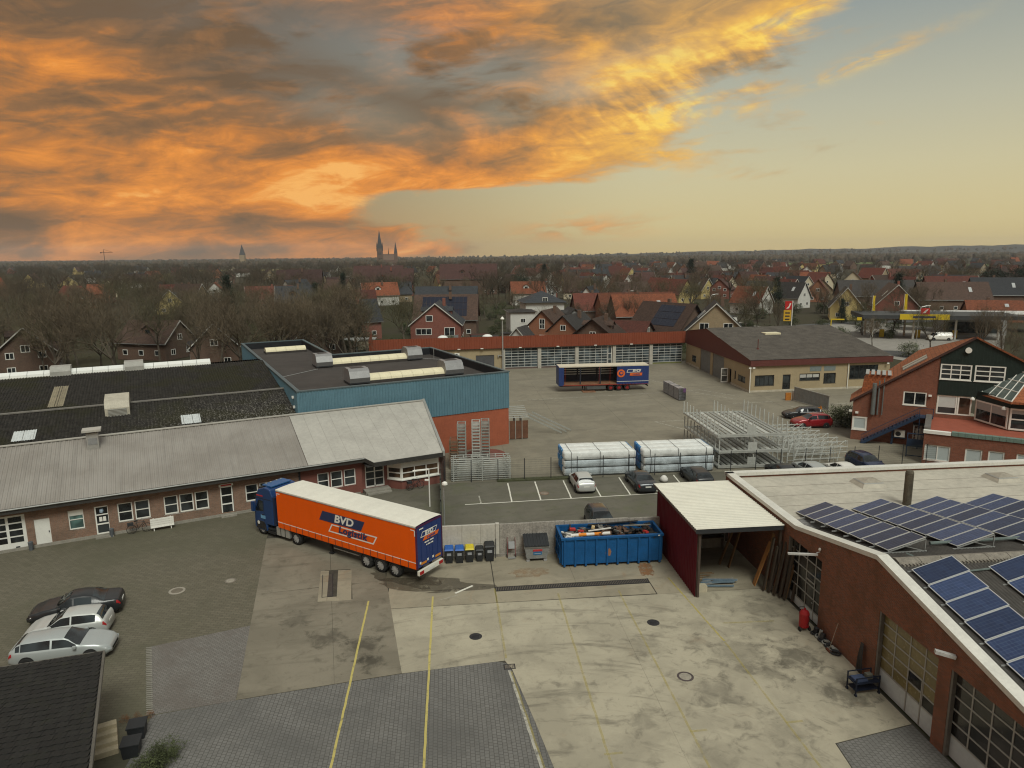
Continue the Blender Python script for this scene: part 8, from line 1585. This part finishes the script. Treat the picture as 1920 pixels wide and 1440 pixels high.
for k in range(34):
    Y = RT.uniform(146, 250); o = evergreen(RT.uniform(-50, 85) * Y / 150, Y, RT.uniform(1.5, 2.2), 'clipped garden hedge between the houses', 'clipped garden hedges', 'hedge'); o.scale = (RT.uniform(1.8, 3.2), .5, o.scale[2]); o.rotation_euler = (0, 0, RAD(RT.choice((8, 98, 35, -25)) + RT.uniform(-6, 6)))
for k in range(14):
    Y = RT.uniform(150, 240); o = thing('garden_shed', 'small garden outbuilding between the houses', 'shed', (RT.uniform(-45, 50) * Y / 150, Y), RT.uniform(-30, 30), 'small garden outbuildings'); w_ = RT.uniform(3, 6); MB().box(0, w_, 0, 3, 0, 2.2).build('wall', wallm[RT.choice(('grey', 'brown', 'white', 'cream'))], o); MB().box(-.2, w_ + .2, -.2, 3.2, 2.2, 2.35).build('roof', roofm[RT.choice(('dark', 'slate', 'red'))], o)
for k in range(16): evergreen(RT.uniform(-100, -45), RT.uniform(106, 122), RT.uniform(1.6, 3), 'low green shrub under the left grove', 'shrubs under the left grove', 'bush')
for k in range(10): evergreen(RT.uniform(76, 122), RT.uniform(108, 140), RT.uniform(1.8, 3.0), 'low shrub beside the road before the station', 'roadside shrubs', 'bush')
for x, y, h in ((-88, 112, 4.5), (-95, 118, 5), (66, 225, 6), (40, 184, 4), (-18, 190, 3)): evergreen(x, y, h, 'small tree with rusty brown leaves', 'rusty-leaved small trees', 'autumn')
for k in range(3): evergreen(40.2 + k * .9, 82.6 - k * .8, 2.6, 'dark hedge beside the office corner', 'hedge at the office corner', 'hedge')
for k in range(3): evergreen(-14.9 + RT.uniform(-.5, .5), 26.2 - k * .5, .8, 'low green plant beside the garden steps', 'low plants by the garden steps', 'hedge')
for k in range(3): evergreen(-17.9 + k * .5, 28.5 + k * .15, .45, 'yellowing small plant on the garden steps', 'small plants on the garden steps', 'autumn')
# ------------------------------------------------------------------ far wood and hills
hillm = mat('wooded_hill', (.045, .043, .035), .95, var=.3, scale=.004)
def hills(pts, depth, name):
    rws = [[(x, y, -2) for x, y, h in pts], [(x, y + depth * .3, h * .8) for x, y, h in pts], [(x, y + depth * .6, h) for x, y, h in pts], [(x, y + depth * 1.3, h * .5) for x, y, h in pts]]
    return struct(MB().grid(rws).build(name, hillm, smooth=False))
rh = random.Random(2)
hills([(x, 3200, max(2, 9 + (x + 200) * .013 + rh.uniform(-4, 4))) if x > -200 else (x, 3200, 8 + rh.uniform(-4, 4)) for x in range(-3600, 3700, 36)], 900, 'hills')
import numpy as np
r = random.Random(4); LT = []
for k in range(4):
    a, b_ = bare_tree(90 + k, 11, 1.25, 3, 3.4, .24); vs, fs = [], []
    for me in (a, b_):
        o0 = len(vs); vs += [tuple(v.co) for v in me.vertices]
        for p in me.polygons:
            q = [o0 + i for i in p.vertices]; fs.append(q[:3]); 
            if len(q) == 4: fs.append([q[0], q[2], q[3]])
    LT.append((np.array(vs, dtype=np.float32), np.array(fs, dtype=np.int32)))
blob_v = []; blob_f = []
VS, FS, base = [], [], 0
def put(V, F, X, Y, sx, sz, rot):
    global base
    c_, s_ = cos(rot), sin(rot); W_ = V.copy(); W_[:, 0], W_[:, 1] = (V[:, 0] * c_ - V[:, 1] * s_) * sx + X, (V[:, 0] * s_ + V[:, 1] * c_) * sx + Y; W_[:, 2] = V[:, 2] * sz; VS.append(W_); FS.append(F + base); base += len(V)
for k in range(1500):
    Y = 300 + 1000 * r.random() ** 1.15; a = r.uniform(-39, 39)
    if a > 4 and r.random() < .72: continue
    V, F = LT[r.randrange(4)]; s_ = r.uniform(.85, 1.5); put(V, F, Y * math.tan(RAD(a)), Y, s_ * r.uniform(.95, 1.3) * (1 + Y / 2500), s_, r.uniform(0, 6.28))
# beyond, crowns merge: ragged many-faced clumps
for k in range(4200):
    Y = 1150 + 2300 * r.random() ** .8; X = Y * math.tan(RAD(r.uniform(-40, 40))); h = r.uniform(8, 14); w_ = r.uniform(6, 14); n = 8; zg = max(0, (Y - 3000) / 540) * max(0, .8 * (8 + (X + 200) * .013)) if Y > 3200 else 0
    vs = []
    for i in range(n):
        a = 2 * pi * i / n
        for f, zz in ((.55, .1), (.6, .55), (.38, .95)): q = w_ * f * r.uniform(.6, 1.25); vs.append((X + q * cos(a + r.uniform(-.3, .3)), Y + q * sin(a), zg + h * zz * r.uniform(.75, 1.2)))
    fs = []
    for i in range(n):
        j2 = (i + 1) % n
        for u in range(2): fs += [(3 * i + u, 3 * j2 + u, 3 * j2 + u + 1), (3 * i + u, 3 * j2 + u + 1, 3 * i + u + 1)]
        if i > 1: fs.append((2, 3 * (i - 1) + 2, 3 * i + 2))
    VS.append(np.array(vs, dtype=np.float32)); FS.append(np.array(fs, dtype=np.int32) + base); base += len(vs)
V = np.concatenate(VS); F = np.concatenate(FS); wm_ = bpy.data.meshes.new('far_wood'); wm_.vertices.add(len(V)); wm_.vertices.foreach_set('co', V.ravel()); wm_.loops.add(F.size); wm_.loops.foreach_set('vertex_index', F.ravel()); wm_.polygons.add(len(F)); wm_.polygons.foreach_set('loop_start', np.arange(0, F.size, 3, dtype=np.int32)); wm_.update(calc_edges=True)
wo_m, t, b = new_mat('far_wood'); v = objvec(t, True); n1 = t.noise(v, .012, 5, .6); n2 = t.noise(v, .25, 4, .7); c = t.mix(t.smooth(n1, .4, .62), (.085, .066, .046, 1), (.06, .057, .04, 1)); c = t.mix(t.math('MULTIPLY', t.smooth(n2, .45, .7), .5), c, (.11, .078, .054, 1)); setc(t, b, c); b.inputs['Roughness'].default_value = 1.0; b.inputs['Specular IOR Level'].default_value = .05
o = inst('far_wood', wm_, wo_m); o['kind'] = 'stuff'; o['label'] = 'distant brown woods and hedges reaching to the horizon'
for (x0, y0, w_, d_, c_) in ((-520, 1050, 160, 120, (.2, .17, .06)), (430, 1150, 260, 160, (.10, .13, .04)), (620, 900, 200, 120, (.08, .11, .035)), (-280, 1150, 120, 90, (.2, .17, .06))):
    sheet('field', [(x0, y0), (x0 + w_, y0), (x0 + w_, y0 + d_), (x0, y0 + d_)], .3, mat('field_%d' % x0, c_, .95))
# ------------------------------------------------------------------ churches
spire = mat('spire_slate', (.045, .047, .05), .7); chb = wallm['brown']
ch = thing('church', 'twin-spired brick church on the skyline', 'church', (-246, 1330), 10); 
MB().box(-5.5, 5.5, -5.5, 5.5, 0, 34).build('main_tower', chb, ch); MB().add([(-5.2, -5.2, 34), (5.2, -5.2, 34), (5.2, 5.2, 34), (-5.2, 5.2, 34), (0, 0, 69)], [(0, 1, 4), (1, 2, 4), (2, 3, 4), (3, 0, 4)]).build('main_spire', spire, ch)
for sx_ in (-5, 5):
    for sy_ in (-5, 5): MB().cyl((sx_, sy_, 30), (sx_, sy_, 38), 1.1, None, 6).cyl((sx_, sy_, 38), (sx_, sy_, 46), 1.2, .1, 6).build('pinnacle', spire, ch)
MB().prismx([(-8, 0), (8, 0), (8, 13), (0, 24), (-8, 13)], 5.5, 26).build('nave', chb, ch, fix=True); MB().cyl((16, 0, 22), (16, 0, 36), 1.1, .1, 6).build('ridge_turret', spire, ch)
MB().box(26, 32.5, -3.5, 3.5, 0, 26).build('second_tower', chb, ch); MB().add([(26, -3.5, 26), (32.5, -3.5, 26), (32.5, 3.5, 26), (26, 3.5, 26), (29.2, 0, 47)], [(0, 1, 4), (1, 2, 4), (2, 3, 4), (3, 0, 4)]).build('second_spire', spire, ch)
for z in (12, 22): MB().box(-2.5, -.8, -5.7, -5.5, z, z + 5).box(.8, 2.5, -5.7, -5.5, z, z + 5).build('window', DARKM, ch)
c2 = thing('church', 'single slim church spire on the left skyline', 'church', (-668, 1760), 5); MB().box(-6, 6, -6, 6, 0, 26).build('tower', wallm['tan'], c2); MB().add([(-6, -6, 26), (6, -6, 26), (6, 6, 26), (-6, 6, 26), (0, 0, 52)], [(0, 1, 4), (1, 2, 4), (2, 3, 4), (3, 0, 4)]).build('spire', spire, c2)
cr = thing('tower_crane', 'thin tower crane on the far left skyline', 'crane', (-690, 1200)); MB().bar((0, 0, 0), (0, 0, 33), .7).bar((-6, 0, 31), (15, 0, 31), .5).bar((0, 0, 36), (14, 0, 31.5), .2).bar((0, 0, 31), (0, 0, 36), .4).build('mast', DARKM, cr); MB().box(-6, -4, -.6, .6, 29.5, 31).build('counterweight', DARKM, cr)
# ------------------------------------------------------------------ filling station
yel = mat('station_yellow', (.55, .40, .02), .5, var=.05); stw = mat('station_white', (.6, .6, .56), .5); sred = mat('station_red', (.42, .02, .02), .5)
fs = thing('filling_station', 'filling station with flat canopy and yellow fascia', 'building', (84, 166), -14)
MB().box(0, 34, 0, 13, 5.0, 5.9).build('canopy', mat('canopy_dark', (.045, .048, .05), .6), fs); MB().box(8, 18.5, -.15, 0, 4.9, 6.2).build('canopy_sign', yel, fs)
MB().box(12.3, 14.2, -.2, -.15, 6.2, 7.6).build('red_badge', sred, fs); MB().add([(12.6, -.23, 6.4), (13.3, -.23, 6.5), (13.9, -.23, 7.4), (13.5, -.23, 7.3)], [(0, 1, 2, 3)]).build('badge_swoosh', lett_w, fs)
MB().box(10.8, 15.6, -.17, -.151, 5.3, 5.75).build('sign_lettering', lett_n, fs)
for x in (3, 12, 21, 30): MB().cyl((x, 3, 0), (x, 3, 5), .25, None, 8).build('column', stw, fs); MB().cyl((x, 10, 0), (x, 10, 5), .25, None, 8).build('column', stw, fs)
for x in (6, 14, 22): MB().box(x - .5, x + .5, 6, 6.6, 0, 1.9).build('fuel_pump', yel, fs)
MB().box(22, 36, 14, 22, 0, 4).build('shop', wallm['grey'], fs); MB().box(23, 35, 13.95, 14, .5, 3.2).build('shop_window', GLASS, fs); MB().box(16, 48, 20, 30, 4.6, 4.9).build('white_awning', mat('awning_white', (.5, .5, .48), .6), fs)
MB().box(-7, -4, 0, .2, 4.6, 4.9).box(-7, -6.8, 0, .2, 0, 4.6).box(-1.2, -.2, 0, .2, 4.6, 5.3).build('wash_frame', yel, fs)
ps = thing('price_sign', 'tall white-red price sign with yellow panel beside the road', 'sign', (62.2, 158, 3.0), -10); MB().cyl((1.5, 0, -3.0), (1.5, 0, 7.0), .12, None, 8).build('pole', stw, ps); MB().box(-.1, 1.35, -.12, .12, 5.0, 6.9).build('red_panel', sred, ps); MB().add([(.15, -.13, 5.2), (.75, -.13, 5.3), (1.2, -.13, 6.4), (.9, -.13, 6.5), (.7, -.13, 5.8)], [(0, 1, 2, 3, 4)]).build('swoosh', lett_w, ps); MB().box(-.3, 1.3, -.12, .12, 2.4, 4.9).build('yellow_panel', mat('price_yellow', (.55, .33, .03), .5), ps)
for k in range(3): MB().box(.0, 1.0, -.135, -.121, 2.65 + k * .72, 2.95 + k * .72).build('price_row', DARKM, ps)
for k, (x, y) in enumerate(((98.5, 190), (110.5, 196), (122, 140), (142, 148))):
    o = thing('banner_flag', ['yellow banner flag left behind the station canopy', 'yellow banner flag right behind the station canopy', 'yellow banner flag among the street trees', 'yellow banner flag at the right before the brick hall'][k], 'flag', (x, y), RT.uniform(-20, 20)); MB().cyl((0, 0, 0), (0, 0, 9 if k < 2 else 6.5), .06, None, 6).build('pole', stw, o); zt_ = 9 if k < 2 else 6.5; fl_ = MB(); fl_.grid([[(.06 + .9 * i / 5, .18 * sin(i * 1.4 + j * .5), zt_ - .1 - j * (zt_ * .55) / 8) for i in range(6)] for j in range(9)]); fl_.build('cloth', yel, o)
car('van', cwhite, 'white van under the station canopy', (101, 163), 170, group='vehicles at the filling station'); car('hatch', cwhite, 'white car before the station beside the price sign', (77, 161), 10, group='vehicles at the filling station'); car('suv', cblack, 'dark car on the road beyond the tan workshop', (60.5, 181), 92, group='cars on the road'); car('sedan', cwhite, 'white car leaving the station', (68, 157), 20, group='vehicles at the filling station')
for k, (x, y) in enumerate(((36.5, 222), (57, 200), (88, 150), (112, 150))):
    o = thing('street_lamp', ['curved street lamp behind the orange roofs', 'curved street lamp left of the road', 'straight grey lamp by the station entrance', 'straight grey lamp before the station canopy'][k], 'street lamp', (x, y), 0); MB().tube([(0, 0, 0), (0, 0, 8), (.4, 0, 8.9), (1.6, 0, 9.2)], .08, 6).build('pole', ALU, o); MB().cbox((1.9, 0, 9.2), (.8, .25, .14)).build('lamp_head', stw, o)
fn = thing('slat_fence', 'blue-grey screen fence along the road behind the tan workshop', 'fence', (57, 168), 80)
for i in range(10): MB().box(i * 2, i * 2 + 1.96, -.05, .05, 0, 2.2).build('panel', mat('screen_bluegrey', (.10, .12, .14), .7), fn)
# garden walls / low things behind the garages
for k, (x, y, w_, lb) in enumerate(((-40, 155, 9, 'pale greenhouse roof in the garden left of the red house'), (-9, 158, 6, 'flat grey garage roof right of the red gabled house'), (-28, 150, 4, 'small white shed in the garden left of the red house'))):
    o = thing('garden_shed', lb, 'shed', (x, y), 5); MB().box(0, w_, 0, 4, 0, 2.2).build('wall', wallm['grey'] if k else wallm['cream'], o); MB().box(-.2, w_ + .2, -.2, 4.2, 2.2, 2.4).build('roof', [mat('shed_roof_pale', (.3, .31, .3), .6), roofm['dark'], stw][k], o)
o = thing('satellite_dish', 'white satellite dish in the garden left of the red house', 'dish', (-33, 147)); MB().cyl((0, 0, 0), (0, 0, 3.2), .05, None, 6).build('mast', ALU, o); MB().lathe((0, 0, 0), [(.05, 0), (.4, .08), (.6, .22)], 14).build('dish', stw, o, loc=(0, -.1, 3.5), rot=(70, 0, 0))
# ------------------------------------------------------------------ haze
HZ = True
if HZ:
    hm = bpy.data.materials.new('haze_air'); hm.use_nodes = True; hm.node_tree.nodes.clear(); t = NT(hm.node_tree); o_ = t.n('ShaderNodeOutputMaterial'); pv_ = t.n('ShaderNodeVolumePrincipled', inp={'Color': (.78, .82, .88, 1), 'Density': 0.00008, 'Anisotropy': 0.0}); hm.node_tree.links.new(pv_.outputs[0], o_.inputs['Volume'])
    hz = MB().box(-4700, 4700, -400, 4600, -3, 90).build('haze', hm); hz['kind'] = 'stuff'
